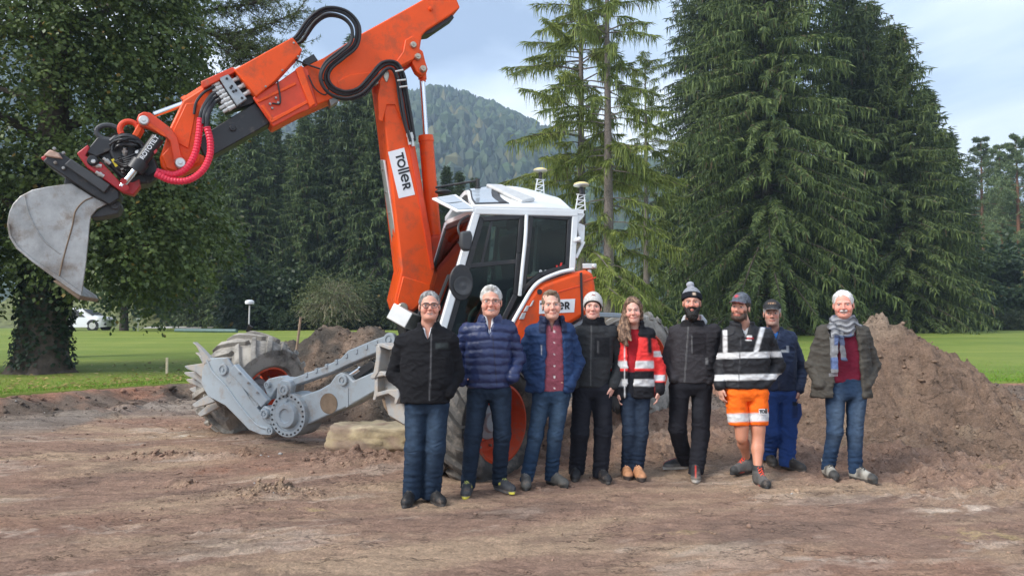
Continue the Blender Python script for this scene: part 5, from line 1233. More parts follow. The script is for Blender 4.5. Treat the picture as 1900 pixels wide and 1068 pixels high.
        if st:
            ch = sstep(.066, .05, z)*fr*np.clip(sstep(.0, .022, np.abs(x)-.0)+sstep(.034, .026, z)+sstep(.05, .056, z), 0, 1)*sstep(-.03, -.015, z); side = sstep(.045, .058, np.abs(x))*sstep(.10, .07, z)*(y < .012)*head*(z > 0)
            c = mixc(c, A3(*k.get('beardc', hc_)), st*np.maximum(ch, side))
        # brows, lips, teeth, lids
        bz = .1335-.10*(np.abs(x)-.03)**2/.03; br = np.exp(-((z-bz)/.0042)**4)*sstep(.010, .016, np.abs(x))*sstep(.052, .046, np.abs(x))*fr*(y < -.06)
        c = mixc(c, A3(*k.get('brow', hc_*.7)), .85*br)
        sm = k.get('smile', .5); mz = .0390+sm*5.5*x*x; mw = .025+.008*sm
        inm = fr & (np.abs(x) < mw) & (y < -.05)
        lip = np.exp(-((z-mz)/.0085)**4)*inm; c = mixc(c, base*A3(.80, .42, .42), .8*lip)
        op = k.get('teeth', 0.)
        if op:
            tm = np.exp(-((z-mz-.001)/(.0060*op*np.clip(1.1-(x/mw)**2, .05, 1)))**6)*inm*(np.abs(x) < mw*.85)*(y > -.0905); c = mixc(c, A3(.62, .57, .50), tm)
            c = mixc(c, A3(.10, .03, .03), .8*np.exp(-((z-mz+.0062*op)/.0018)**2)*inm*(np.abs(x) < mw*.8))
        else: c = mixc(c, base*A3(.40, .2, .2), .8*np.exp(-((z-mz)/.0022)**2)*inm)
        ez = .1105+k.get('eyeopen', .0043); sk = np.exp(-(((np.abs(x)-.031*k.get('face', 1.))/.0150)**4+((z-ez-.0012)/.0022)**2))*fr*(y < -.06); c = mixc(c, A3(.06, .035, .03), k.get('lash', .55)*sk); c = mixc(c, base*A3(.80, .62, .60), .5*np.exp(-(((np.abs(x)-.031)/.018)**2+((z-.099)/.006)**2))*fr)  # lash line; socket shade below the eyes painted into the skin colour
        dp = sstep(.02, .03, np.abs(x))*np.exp(-((np.abs(x)-.030-.25*(.072-z))/.004)**2)*sstep(.03, .04, z)*sstep(.078, .068, z)*fr; c = mixc(c, base*A3(.62, .42, .40), .45*sm*dp)  # smile folds: crease shade painted into the skin colour
        s.bodyobj = bo = mesh_obj('body', V, Q, SKINM, s.root, col=c)
        # thin out the faces that the clothes cover
        show = head.copy()
        for h, w_ in zip(k.get('hands', (None, None)), (s.WA, s.WB)):
            if h: show |= np.linalg.norm(V-np.array(w_), axis=1) < .22
        if k.get('bareleg'): show |= (V[:, 2] < s.HA.z-.15) & (V[:, 2] > s.AA.z)
        vg = bo.vertex_groups.new(name='covered'); vg.add(np.nonzero(~show)[0].tolist(), 1., 'REPLACE')
        md = bo.modifiers.new('thin', 'DECIMATE'); md.vertex_group = 'covered'; md.vertex_group_factor = 1.; md.ratio = max(.2, 1-.85*float((~show).mean()))
        nm = bpy.data.meshes.new_from_object(bo.evaluated_get(bpy.context.evaluated_depsgraph_get())); bo.modifiers.clear(); bo.data = nm
        for sx in (-1, 1):
            m = MB(); p = s.h2w((sx*.031*k.get('face', 1.), -.0745, .1105)); m.ball(p, .0124*s.hs, 12)
            VV = np.array(m.v); l = s.hl(VV)-np.array((sx*.031*k.get('face', 1.), -.0745, .1105)); r = np.hypot(l[:, 0], l[:, 2]-.0005)
            col = np.tile(A3(.42, .37, .35), (len(VV), 1)); col[(r < .006) & (l[:, 1] < 0)] = A3(*k.get('iris', (.09, .06, .04))); col[(r < .0026) & (l[:, 1] < 0)] = .005
            lid = l[:, 2] > k.get('lid', .02); col[lid] = base*.8
            mesh_obj('eye', VV, m.f, EYEM, s.root, col=col)
    # ---------------- garments
    def garment(s, name, f, mat, colfn, it=1, wr=.004, wf=None, disp=None, parent=None):
        V, Q = f.mesh(it); N = vnormals(V, Q); sd_ = hash(s.k['id']*7+len(name)) % 97
        z = V[:, 2]; u = V[:, 0]
        rid = 1-np.abs(perlin3(u*6+z*4+sd_, V[:, 1]*6, z*13-u*5)); rid2 = 1-np.abs(perlin3(u*10-z*6, V[:, 1]*9+sd_, z*17+u*9))
        rk = 1. if 'jacket' in name else .25
        d = rk*wr*(1.5*rid**6+.9*rid2**6)+wr*(fbm(u*7+sd_, V[:, 1]*7, z*15, 3)+.8*np.abs(fbm(u*5, V[:, 1]*5+sd_, z*9+u*6, 2))-.2)
        if wf is not None: d = d+wf(V)
        if disp is not None: d = d+disp(V, N)
        V = V+N*d[:, None]
        o = mesh_obj(name, V, Q, mat, parent or s.root, col=np.clip(colfn(V, N), 0, 1)); return o
    def armbox(s):
        J = [s.SA, s.SB, s.EA, s.EB, s.WA, s.WB]; return [min(j[a] for j in J)-.12 for a in range(3)], [max(j[a] for j in J)+.12 for a in range(3)]
    def jacket(s, name='jacket', mat=FABRIC, colfn=None, step=.0098, arm=(.066, .058, .046), collar=(.085, .10, .055), openf=None, wr=.004, disp=None, pool=True, cut=None, vneck=0., grow=0.):
        T = s.torso(grow); lo, hi = s.armbox(); zt = max(t[0] for t in T); zb = min(t[0] for t in T)
        lo = [min(lo[0], min(t[1]-t[3] for t in T)-.03), min(lo[1], s.Y-.26), min(zb-.04, min(s.WA.z, s.WB.z)-.06)]; hi = [max(hi[0], max(t[1]+t[3] for t in T)+.03), max(hi[1], s.Y+.26), zt+.13]
        f = Field(lo, hi, step); f.zloft(T, .02)
        r0, r1, r2 = arm
        for sh, el, w in ((s.SA, s.EA, s.WA), (s.SB, s.EB, s.WB)):
            f.ell(sh+Vector((0, 0, -.01)), (r0*1.05, r0*1.1, r0*1.1), .045); f.cap(sh.lerp(el, .25), el, r0, r1, .006); f.cap(el, w, r1*1.02, r2, .006); f.ell(el, (r1*1.04, r1*1.1, r1*1.1), .02)
        nb = s.neckbase()
        if collar:
            cr, ch, hole = collar
            f.zloft([(nb.z-.06, nb.x, nb.y+.005, cr*1.25, cr*1.2), (nb.z, nb.x, nb.y, cr, cr*1.02), (nb.z+ch, nb.x, nb.y-.006, cr*.92, cr*1.0)], .03, 2.)
            f.zloft([(nb.z-.05, nb.x, nb.y, hole*.9, hole), (nb.z+ch+.03, nb.x, nb.y-.01, hole*1.08, hole*1.12)], .0, 2., 's')
        if vneck:                          # zip lowered: wedge cut in front of the throat
            zt_ = nb.z+.12; zb_ = nb.z-vneck
            def wf_(X, Y, Z):
                hw = np.clip((Z-zb_)/(zt_-zb_), 0, 1.)*.062; return np.maximum(np.maximum(np.abs(X-nb.x)-hw, Y-nb.y+.0), zb_-Z)
            f.put(wf_, (nb.x-.1, nb.y-.3, zb_), (nb.x+.1, nb.y, zt_+.05), 0., 's')
        if openf:                          # open front: (z, centre x, half width) rows
            A = np.array(sorted(openf)); depth = s.Y+.02
            def of(X, Y, Z):
                zz = Z.ravel(); cx = np.interp(zz, A[:, 0], A[:, 1])[None, None, :]; hw = np.interp(zz, A[:, 0], A[:, 2])[None, None, :]; return np.maximum(np.abs(X-cx)-hw, Y-depth+.02)
            f.put(of, (A[:, 1].min()-.3, s.Y-.4, A[:, 0].min()-.1), (A[:, 1].max()+.3, s.Y+.02, A[:, 0].max()+.2), .0, 's')
        if cut: cut(f)
        return s.garment(name, f, mat, colfn, wr=wr, disp=disp)
    def neckbase(s): return Vector(((s.h2w((0, 0, 0)).x*.6+(s.SA.x+s.SB.x)*.2), s.Y+.015, (s.SA.z+s.SB.z)/2+.085-.0046*s.k.get('lift', 7)))
    def inner(s, name, mat, colfn, shrink=.022, top=None, zb=None, collar=None, wr=.003):
        T = [t for t in s.torso(-shrink)]
        lo = [min(t[1]-t[3] for t in T)-.03, s.Y-.25, min(t[0] for t in T)-.05]; hi = [max(t[1]+t[3] for t in T)+.03, s.Y+.25, max(t[0] for t in T)+.12]
        if zb is not None: T = [t for t in T if t[0] > zb]+[(zb,)+tuple(float(np.interp(zb, [q[0] for q in sorted(T)], [q[i] for q in sorted(T)])) for i in range(1, 5))]
        f = Field(lo, hi, .012); f.zloft(T, .02); nb = s.neckbase()
        if collar: 
            cr, ch, hole, vn = collar
            f.zloft([(nb.z-.08, nb.x, nb.y, cr*1.2, cr*1.15), (nb.z+ch, nb.x, nb.y-.004, cr, cr)], .02, 2.); f.zloft([(nb.z-.03, nb.x, nb.y, hole, hole), (nb.z+ch+.03, nb.x, nb.y, hole*1.1, hole*1.1)], 0, 2., 's')
            zb_ = nb.z-vn; zt_ = nb.z+ch
            f.put(lambda X, Y, Z: np.maximum(np.maximum(np.abs(X-nb.x)-np.clip((Z-zb_)/(zt_-zb_), 0, 1.2)*.024, Y-nb.y), zb_-Z), (nb.x-.1, nb.y-.3, zb_), (nb.x+.1, nb.y, zt_+.05), 0, 's')
        return s.garment(name, f, mat, colfn, wr=wr)
    def trousers(s, name='trousers', mat=DENIM, colfn=None, r=(.098, .075, .068), waist=None, hem=.045, step=.0105, zend=None, wr=.0032, stack=1.):
        J = [s.HA, s.HB, s.KA, s.KB, s.AA, s.AB]; lo = [min(j[a] for j in J)-.15 for a in range(3)]; hi = [max(j[a] for j in J)+.15 for a in range(3)]; lo[2] = min(s.AA.z, s.AB.z)-.12; hi[2] = s.HA.z+.2
        f = Field(lo, hi, step); hx = (s.HA.x+s.HB.x)/2; hw = abs(s.HB.x-s.HA.x)/2
        wz = waist if waist else max(s.HA.z, s.HB.z)+.10
        Tm = min(s.torso(-.014)); wx = min(hw+r[0]*.82, Tm[3]); wyy = min(r[0]*1.22, Tm[4])
        f.zloft([(wz, hx, s.Y+.02, wx, wyy), (min(Tm[0]+.01, wz-.005), hx, s.Y+.02, wx, wyy), (max(s.HA.z, s.HB.z)-.02, hx, s.Y+.02, hw+r[0]*.95, r[0]*1.3), (max(s.HA.z, s.HB.z)-.09, hx, s.Y+.02, hw+r[0]*.55, r[0]*1.0)], .03)
        for hp, kn, an, (heel, d) in ((s.HA, s.KA, s.AA, s.feet[0]), (s.HB, s.KB, s.AB, s.feet[1])):
            kz = kn; end = an+Vector((0, 0, hem-.06))
            if zend:
                t = (hp.z-zend)/(hp.z-kn.z) if zend > kn.z else 1.; end = hp.lerp(kn, t); f.cap(hp-Vector((0, 0, .02)), end-Vector((0, 0, .12)), r[0], r[1], .010, 1.08)
                continue
            f.cap(hp-Vector((0, 0, .03)), kz, r[0], r[1], .03, 1.08); f.cap(kz, end-Vector((0, 0, .03)), r[1]*1.01, r[2], .03, 1.05)
        zc = zend if zend else None
        def clip(X, Y, Z):
            zz = zc if zc else None
            if zz: return Z-zz
            e = np.where(np.abs(X-s.AA.x)+np.abs(Y-s.AA.y)*.5 < np.abs(X-s.AB.x)+np.abs(Y-s.AB.y)*.5, s.AA.z, s.AB.z)-.10+hem; return Z-e
        f.put(clip, lo, [hi[0], hi[1], s.KA.z+.1], 0., 's')
        an = [np.array(j) for j in (s.AA, s.AB)]; kn = [np.array(j) for j in (s.KA, s.KB)]
        def wf(V):
            z = V[:, 2]; a = np.exp(-((z-an[0][2]-.06)/.12)**2)*stack; b = np.exp(-((z-kn[0][2])/.09)**2); c = np.exp(-((z-s.HA.z+.08)/.09)**2)
            n1 = perlin3(V[:, 0]*9, V[:, 1]*9, z*38); n2 = perlin3(V[:, 0]*12+5, V[:, 1]*12, z*24+V[:, 0]*14)
            acc = np.sin(z*2*pi/.046+5*perlin3(V[:, 0]*7, V[:, 1]*7, z*9)); acc = np.sign(acc)*np.abs(acc)**.6
            return .0026*a*acc+.0018*b*np.sin(z*2*pi/.06+6*perlin3(V[:, 0]*8, V[:, 1]*8, z*7))+.005*a*n1+.005*b*n2+.005*c*perlin3(V[:, 0]*14, V[:, 1]*8, z*22-np.abs(V[:, 0]-hx)*30)
        return s.garment(name, f, mat, colfn, wr=wr, wf=None if zend else wf)
    def shoes(s, up, sole, lace=None, boot=.0, length=.285, accent=None, mat=LEATHER):
        for i, (heel, d) in enumerate(s.feet):
            sd_ = Vector((-d.y, d.x, 0)); Rm = Matrix((sd_, -d, Vector((0, 0, 1)))).transposed(); c0 = heel+d*length*.5
            f = Field([c0.x-.19, c0.y-.19, heel.z-.012], [c0.x+.19, c0.y+.19, heel.z+.19+boot], .0074)
            ad = lambda fn, k=.02, op='u': f.local(heel, Rm, 1., fn, .42, k, op); l = length
            ad(E3((0, -.05, .052), (.043, .055, .058)), .02); ad(E3((0, -l*.48, .048), (.044, .085, .054)), .04); ad(E3((.004, -l*.78, .042), (.050, .064, .047)), .03)
            ad(C3((0, -.055, .06), (0, -.045, .115+boot), .048, .048+.006*(boot > 0)), .03); ad(C3((0, -.09, .092+boot*.4), (0, -l*.62, .066), .036, .032), .03)
            ad(C3((0, -.045, .135+boot), (0, -.045, .25+boot), .038, .040), .006, 's')
            # welt and tread
            ad(lambda x, y, z: np.maximum((np.sqrt((x/(.046-.012*np.exp(-((y+l*.4)/.06)**2)))**2+((y+l*.49)/(l*.53))**2)-1)*.04, np.abs(z-.013)-.016), .003)
            ad(lambda x, y, z: z-.0, 0, 's')
            V, Q = f.mesh(1); lc = ((V-np.array(heel)) @ np.array(Rm)); x, y, z = lc[:, 0], lc[:, 1], lc[:, 2]
            col = np.tile(A3(*up), (len(V), 1)); col = mixc(col, A3(*sole), sstep(.033, .027, z))
            if accent: col = accent(col, x, y/l, z)
            col = mixc(col, col*.55, .7*np.exp(-((z-.032)/.004)**2))
            sh = mesh_obj('shoe', V, Q, mat, s.root, col=col)
            if lace:
                m = MB(); W_ = lambda p: Vector(heel)+Rm @ Vector(p)
                for q in range(5):
                    t = q/4; yy = -l*.62+t*(l*.62-.085); zz = .098+t*(.045+boot*.75); hw = .022
                    m.tube([W_((-hw, yy+.012, zz-.012)), W_((0, yy-.002, zz+.004)), W_((hw, yy-.012, zz-.012))], .0042, 6); m.tube([W_((hw, yy+.012, zz-.012)), W_((0, yy-.002, zz+.007)), W_((-hw, yy-.012, zz-.012))], .0042, 6)
                m.build('laces', pmat('lace_%d' % s.k['id'], lace, .8), sh)
    # ---------------- head wear and hair
    def hfield(s, step=.0066, r=(.14, .2, .2), c=(0, 0, .12)):
        o = s.h2w(c); q = s.hs; return Field([o.x-r[0]*q, o.y-r[1]*q, o.z-r[2]*q], [o.x+r[0]*q, o.y+r[1]*q, o.z+r[2]*q], step)
    def hadd(s, f, fn, k=.01, op='u'): f.local(s.hO, s.hR, s.hs, fn, .5, k*s.hs, op)
    def hair(s, col, line=.198, back=1.8, thick=.010, tuft=.006, grey=None, side=True, extra=None, name='hair'):
        f = s.hfield(); w = s.k.get('face', 1.)
        s.hadd(f, E3((0, .016, .152), (.0745*w+thick, .097+thick, .0865+thick)))
        s.hadd(f, lambda x, y, z: (z-(line-back*(y+.085)+3.5*np.maximum(np.abs(x)-.045, 0)*0))/sqrt(1+back*back), .006, 's')
        s.hadd(f, lambda x, y, z: z-(.045+.9*np.clip(.03-y, 0, .2)), .006, 's')
        if extra: extra(f)
        c0 = A3(*col); c1 = A3(*(grey or col))
        def cf(V, N):
            l = s.hl(V); n = fbm(l[:, 0]*60, l[:, 1]*25, l[:, 2]*25, 3); return mixc(np.tile(c0, (len(V), 1)), np.tile(c1, (len(V), 1)), sstep(-.4, .6, n))*(1+.25*n[:, None])
        return s.garment(name, f, HAIRM, cf, wr=tuft, disp=lambda V, N: tuft*perlin3(s.hl(V)[:, 0]*90, s.hl(V)[:, 1]*40, s.hl(V)[:, 2]*40))
    def beanie(s, col, band, front=.150, tilt=.45, bandw=.05, extra=None, colfn=None):
        f = s.hfield(.0066, (.14, .2, .22)); w = s.k.get('face', 1.); sq = sqrt(1+tilt*tilt)
        P_ = lambda x, y, z: (z-(front-tilt*(y+.09)))/sq
        s.hadd(f, E3((0, .016, .152), (.087*w, .110, .104))); s.hadd(f, P_, .004, 's')
        bd = E3((0, .016, .150), (.091*w, .115, .110)); s.hadd(f, lambda x, y, z: np.maximum(bd(x, y, z), np.maximum(-P_(x, y, z), P_(x, y, z)-bandw)), .006)
        if extra: extra(f)
        def cf(V, N):
            l = s.hl(V); p = P_(l[:, 0], l[:, 1], l[:, 2]); c = mixc(np.tile(A3(*col), (len(V), 1)), np.tile(A3(*band), (len(V), 1)), sstep(bandw+.002, bandw-.002, p))
            rib = .5+.5*np.sin(np.arctan2(l[:, 0], l[:, 1])*46); c = c*(.66+.34*rib[:, None]); return colfn(c, l, p) if colfn else c
        return s.garment('beanie', f, FLEECE, cf, wr=.002)
    def cap_hat(s, colfn, brimdir=0., front=.158):
        f = s.hfield(.0066, (.2, .26, .2)); w = s.k.get('face', 1.)
        s.hadd(f, E3((0, .014, .158), (.083*w, .106, .092))); s.hadd(f, lambda x, y, z: (z-(front-.10*(y+.09))), .004, 's')
        cb, sb = cos(brimdir), sin(brimdir)
        br = lambda x, y, z: np.maximum((np.sqrt((x/.074)**2+((y+.085)/.088)**2)-1)*.05, np.abs(z-(front+.010+.25*(y+.10)-5.0*x*x))-.004)
        s.hadd(f, lambda x, y, z: np.maximum(br(x*cb+y*sb, y*cb-x*sb, z), y+.05), .004)
        s.hadd(f, E3((0, .014, .252), (.008, .008, .006)), .004)
        return s.garment('cap', f, FABRIC, lambda V, N: colfn(s.hl(V)), wr=.0)
    def beard(s, col, parts, name='beard', amp=.006):
        f = s.hfield(.0052, (.13, .2, .2), (0, -.02, .03))
        for c, r, k in parts: s.hadd(f, E3(c, r), k)
        s.hadd(f, E3((0, -.105, .040), (.021, .03, .0085)), .004, 's')
        c0 = A3(*col)
        return s.garment(name, f, HAIRM, lambda V, N: np.tile(c0, (len(V), 1))*(1+.35*fbm(V[:, 0]*120, V[:, 1]*120, V[:, 2]*50, 2))[:, None], wr=amp, disp=lambda V, N: amp*perlin3(V[:, 0]*110, V[:, 1]*110, V[:, 2]*60))
    def glasses(s, w=.027, h=.019, z=.110, mat=GLS, r=.0022, topbar=True):
        fr = MB(); lens = []
        yf = -.108
        for sx in (-1, 1):
            ring = []
            for t in np.linspace(0, 2*pi, 25):
                cx_, cz_ = cos(t), sin(t); e = .72; ring.append(s.h2w((sx*.033+w*math.copysign(abs(cx_)**e, cx_), yf+.012*abs(sx*.033+w*cx_)/.06, z+h*math.copysign(abs(cz_)**e, cz_)-(.0 if cz_ > 0 else .002))))
            fr.tube(ring, [r*(1.5 if topbar and sin(t) > .3 else 1.) for t in np.linspace(0, 2*pi, 25)], 6, cap=False); lens.append(ring[:-1])
            fr.tube([s.h2w((sx*(.033+w), yf+.012, z+.008)), s.h2w((sx*.076, -.05, z+.009)), s.h2w((sx*.081, .01, z+.008))], r, 6)
        fr.tube([s.h2w((-.007, yf, z+.007)), s.h2w((0, yf-.002, z+.009)), s.h2w((.007, yf, z+.007))], r, 6)
        g = fr.build('glasses', mat, s.root)
        for ring in lens: MB().add(ring, [tuple(range(len(ring)))]).build('lens', LENS, g, smooth=False)
    def strip(s, name, pts, w, mat, off=.004, parent=None):
        """thin ribbon (zip, tape) laid on a garment's front: pts in photograph pixels at the garment surface depth"""
        m = MB(); P = [s.P((x, y), dy) for x, y, dy in pts]
        m.tube(spline(P, 4), w, 6); return m.build(name, mat, parent or s.root)
# ------------------------------------------------------------------ the nine people
def proj(V):
    q = V-np.array(EYE); f = q @ np.array(FW); return 950+FPX*q[:, 0]/f, 534-FPX*(q @ np.array(UP))/f
def flat(c): return lambda V, N: np.tile(A3(*c), (len(V), 1))
def box_(px, py, x0, x1, y0, y1, e=1.0): return sstep(x0-e, x0+e, px)*sstep(x1+e, x1-e, px)*sstep(y0-e, y0+e, py)*sstep(y1+e, y1-e, py)
def denimc(P, base, fade, k=.8):
    def f(V, N):
        c = np.tile(A3(*base), (len(V), 1)); fr = sstep(.1, -.7, N[:, 1])
        for hp, kn, an in ((P.HA, P.KA, P.AA), (P.HB, P.KB, P.AB)):
            t = np.clip((hp.z-V[:, 2])/(hp.z-kn.z), 0, 3); cx = np.interp(V[:, 2], [an.z, kn.z, hp.z], [an.x, kn.x, hp.x]); w = np.exp(-((V[:, 0]-cx)/.062)**2)*(np.exp(-((t-.55)/.45)**2)+.5*np.exp(-((t-1.15)/.25)**2)); c = mixc(c, np.tile(A3(*fade), (len(V), 1)), .75*k*w*fr)
        n = fbm(V[:, 0]*18, V[:, 1]*18, V[:, 2]*40, 3); return c*(1+.22*n[:, None])
    return f
BLUEJ, BLUEF = (.020, .050, .125), (.065, .125, .245)
def cloth(P, base, rules=(), zipx=None, zipc=(.03, .03, .032), var=.1):
    """base colour + rules (px0, px1, py0, py1, colour) surveyed on the front"""
    def f(V, N):
        c = np.tile(A3(*base), (len(V), 1)); px, py = proj(V); fr = (N[:, 1] < .35)
        for r in rules: c = mixc(c, np.tile(A3(*r[4]), (len(V), 1)), box_(px, py, *r[:4])*(fr if len(r) < 6 else 1.))
        if zipx is not None:
            x0, y0, x1, y1 = zipx; xx = x0+(x1-x0)*(py-y0)/(y1-y0); c = mixc(c, np.tile(A3(*zipc), (len(V), 1)), np.exp(-((px-xx)/1.2)**4)*(py > y0)*(py < y1)*fr)
        return c*(1+var*fbm(V[:, 0]*9, V[:, 1]*9, V[:, 2]*9, 3)[:, None])
    return f
DOWN = (0, 0, -1)
# 1 ---- man in black fleece
p = Person('man in black zipped fleece and glasses, hands in jacket pockets, beside grey claw', id=1, feet=((759, 936, -8), (808, 933, 32)), chin=(797, 592), crown=(797, 543), smile=.9, teeth=.9, nod=-3, face=1.14, jaw=1.12, eyeopen=.0034, yaw=2,
    J=dict(SA=(748, 641), SB=(835, 639), EA=(732, 694), WA=(760, 725), EB=(847, 692), WB=(832, 728), HA=(772, 745), HB=(812, 745), KA=(769, 832), KB=(808, 832)),
    torso=[(608,778,822,.075),(620,758,834,.105),(638,746,840,.13),(670,743,842,.15),(705,743,841,.165),(746,743,834,.155)], hair=(.22, .21, .20), skin=(.66, .34, .25), lash=.4)
p.body(); p.jacket('jacket', FABRIC, cloth(p, (.008, .008, .010), ((808, 832, 636, 647, (.03, .036, .037)),), (800, 618, 797, 744), (.09, .09, .095)), vneck=.05, arm=(.072, .066, .052), collar=(.105, .115, .078))
p.inner('shirt', FABRIC, flat((.62, .64, .68)), .03, collar=(.084, .075, .066, .05)); p.trousers('jeans', DENIM, denimc(p, (.013, .026, .050), (.050, .080, .125), .8), r=(.096, .080, .078), hem=.03)
p.shoes((.014, .014, .015), (.05, .05, .05), (.05, .05, .05)); p.hair((.12, .115, .11), .234, 3.1, .004, .0025, (.30, .29, .28)); p.glasses()
# 2 ---- man in quilted jacket
p = Person('man in shiny navy quilted down jacket and glasses, white shirt collar showing', id=2, feet=((866, 919, -3), (935, 913, 36)), chin=(911, 585), crown=(911, 533), smile=1., teeth=1.1, face=1.10, jaw=1.12, eyeopen=.0032,
    J=dict(SA=(868, 619), SB=(943, 616), EA=(850, 662), WA=(857, 704), EB=(960, 664), WB=(950, 700), HA=(888, 722), HB=(928, 722), KA=(878, 806), KB=(932, 804)),
    torso=[(598,890,934,.075),(608,874,944,.105),(628,865,948,.135),(660,863,948,.15),(690,865,946,.15),(717,867,944,.145)], hair=(.5, .49, .46), skin=(.67, .34, .25), brow=(.22, .18, .15), lash=.4)
def quilt(V, N, P=p):
    arm = np.minimum(np.linalg.norm(V-np.array((P.SA+P.EA)/2), axis=1), np.linalg.norm(V-np.array((P.SB+P.EB)/2), axis=1))
    z = V[:, 2]+.25*np.abs(V[:, 0]-P.neckbase().x)*(V[:, 2] > P.SA.z-.25)*.4; ph = z/.076; w = np.abs(np.sin(pi*ph))**.55; return .014*w-.006+.004*perlin3(V[:, 0]*30, V[:, 1]*30, V[:, 2]*14)
p.body(); p.jacket('down_jacket', pmat('down_nylon', (0, 0, 0), .46, var=.1, vscale=14, attr='Col', bump=.25, bscale=55, spec=.5), cloth(p, (.013, .024, .085), (), (914, 622, 922, 716), (.010, .012, .04), .15), vneck=.13, disp=quilt, arm=(.070, .066, .054), collar=(.105, .085, .080), wr=.003)
p.inner('shirt', FABRIC, flat((.72, .73, .76)), .032, collar=(.086, .078, .068, .10)); p.trousers('jeans', DENIM, denimc(p, (.010, .019, .036), (.028, .047, .078), .8), r=(.102, .076, .064), hem=.05)
def yel(c, x, y, z): return mixc(c, np.tile(A3(.75, .68, .10), (len(c), 1)), sstep(-.86, -.93, y)*sstep(.03, .02, z)+.8*np.exp(-((z-.075)/.01)**2)*(y < -.3)*(y > -.5))
p.shoes((.045, .047, .052), (.16, .16, .16), (.45, .46, .12), accent=yel); p.hair((.44, .43, .40), .210, 2.3, .003, .004, (.68, .67, .64), extra=lambda f: p.hadd(f, E3((0, -.055, .218), (.05, .035, .022)), .02)); p.glasses(.026, .016, r=.0016, topbar=False)
# 3 ---- man in open blue jacket
p = Person('man in open blue jacket over burgundy shirt, bareheaded, in front of the excavator hood', id=3, feet=((976, 905, -3), (1033, 900, 38)), chin=(1025, 590), crown=(1021, 541), smile=.6, face=1.0, yaw=4, brow=(.22, .15, .10), iris=(.1, .13, .14), lash=.45,
    J=dict(SA=(989, 621), SB=(1054, 619), EA=(970, 670), WA=(990, 706), EB=(1071, 672), WB=(1056, 712), HA=(1006, 728), HB=(1040, 728), KA=(994, 806), KB=(1030, 806)),
    torso=[(602,1003,1046,.075),(612,987,1056,.105),(630,980,1062,.125),(670,978,1064,.135),(726,976,1065,.135)], hair=(.17, .12, .08), skin=(.66, .38, .29))
m_ = p.Y/FPX; zz = p.z
p.body(); p.jacket('jacket', NYLON, cloth(p, (.012, .036, .105), ((1000, 1052, 560, 618, (.010, .016, .045)), (1004, 1005.5, 640, 658, (.4, .4, .42)))), openf=[(zz(612), p.x(1027), .075), (zz(660), p.x(1028), .085), (zz(735), p.x(1027), .095), (zz(590), p.x(1026), .07)], arm=(.068, .062, .054), collar=(.122, .085, .092), wr=.006)
def shirt3(V, N):
    px, py = proj(V); c = np.tile(A3(.235, .062, .085), (len(V), 1))*(1+.35*perlin3(V[:, 0]*160, V[:, 1]*100, V[:, 2]*160)[:, None]); c = mixc(c, np.tile(A3(.05, .035, .06), (len(V), 1)), sstep(606, 602, py)); return mixc(c, np.tile(A3(.7, .68, .66), (len(V), 1)), np.exp(-((px-1029)/1.3)**4)*(np.abs(((py-612) % 21)-3) < 1.6)*(py > 606))
p.inner('shirt', FABRIC, shirt3, .020, collar=(.082, .065, .066, .07)); p.trousers('jeans', DENIM, denimc(p, (.017, .038, .076), (.070, .115, .175), .9), r=(.092, .069, .062), hem=.04)
p.shoes((.085, .082, .075), (.035, .033, .03), (.18, .17, .16), boot=.01)
def quiff(f): p.hadd(f, E3((.012, -.060, .214), (.040, .028, .016)), .02)
p.hair((.17, .115, .075), .210, 2.5, .002, .004, (.20, .145, .10), extra=quiff)
# 4 ---- man in pale beanie
p = Person('young man in pale beanie and dark grey zipped fleece, between blue jacket and red jacket', id=4, feet=((1068, 889, -10), (1119, 892, 14)), chin=(1099, 590), crown=(1101, 547), smile=.5, brow=(.12, .075, .05), lash=.5, face=1.05,
    J=dict(SA=(1077, 623), SB=(1135, 621), EA=(1062, 671), WA=(1067, 712), EB=(1150, 673), WB=(1138, 714), HA=(1081, 718), HB=(1116, 718), KA=(1076, 803), KB=(1119, 800)), pocket=('t', 't'), hands=(None, ((-.25, .05, -1), (-.5, -1, 0), .35)),
    torso=[(604,1083,1120,.08),(613,1073,1134,.105),(630,1067,1140,.13),(670,1065,1136,.135),(716,1063,1128,.128)], skin=(.68, .38, .30), hair=(.1, .07, .05))
p.body(); p.jacket('fleece_jacket', FLEECE, cloth(p, (.036, .038, .041), ((1103, 1131, 626, 663, (.018, .019, .022)), (1060, 1140, 575, 604, (.014, .015, .018)), (1109, 1110.5, 632, 655, (.16, .16, .16))), (1097, 604, 1096, 716), (.10, .10, .10)), arm=(.066, .06, .048), collar=(.110, .085, .082))
p.trousers('work_trousers', FABRIC, cloth(p, (.012, .013, .019), ((1110, 1128, 752, 788, (.017, .018, .024)),)), r=(.100, .086, .076), hem=.03); p.shoes((.018, .018, .020), (.07, .065, .06), (.07, .07, .07))
p.beanie((.62, .60, .57), (.62, .60, .57), .158, .75, .035, colfn=lambda c, l, q: mixc(mixc(c, np.tile(A3(.05, .035, .03), (len(c), 1)), sstep(.006, .002, q)), np.tile(A3(.28, .10, .08), (len(c), 1)), (np.abs(l[:, 0]) < .017)*(l[:, 1] < 0)*np.exp(-((q-.062)/.008)**4)))
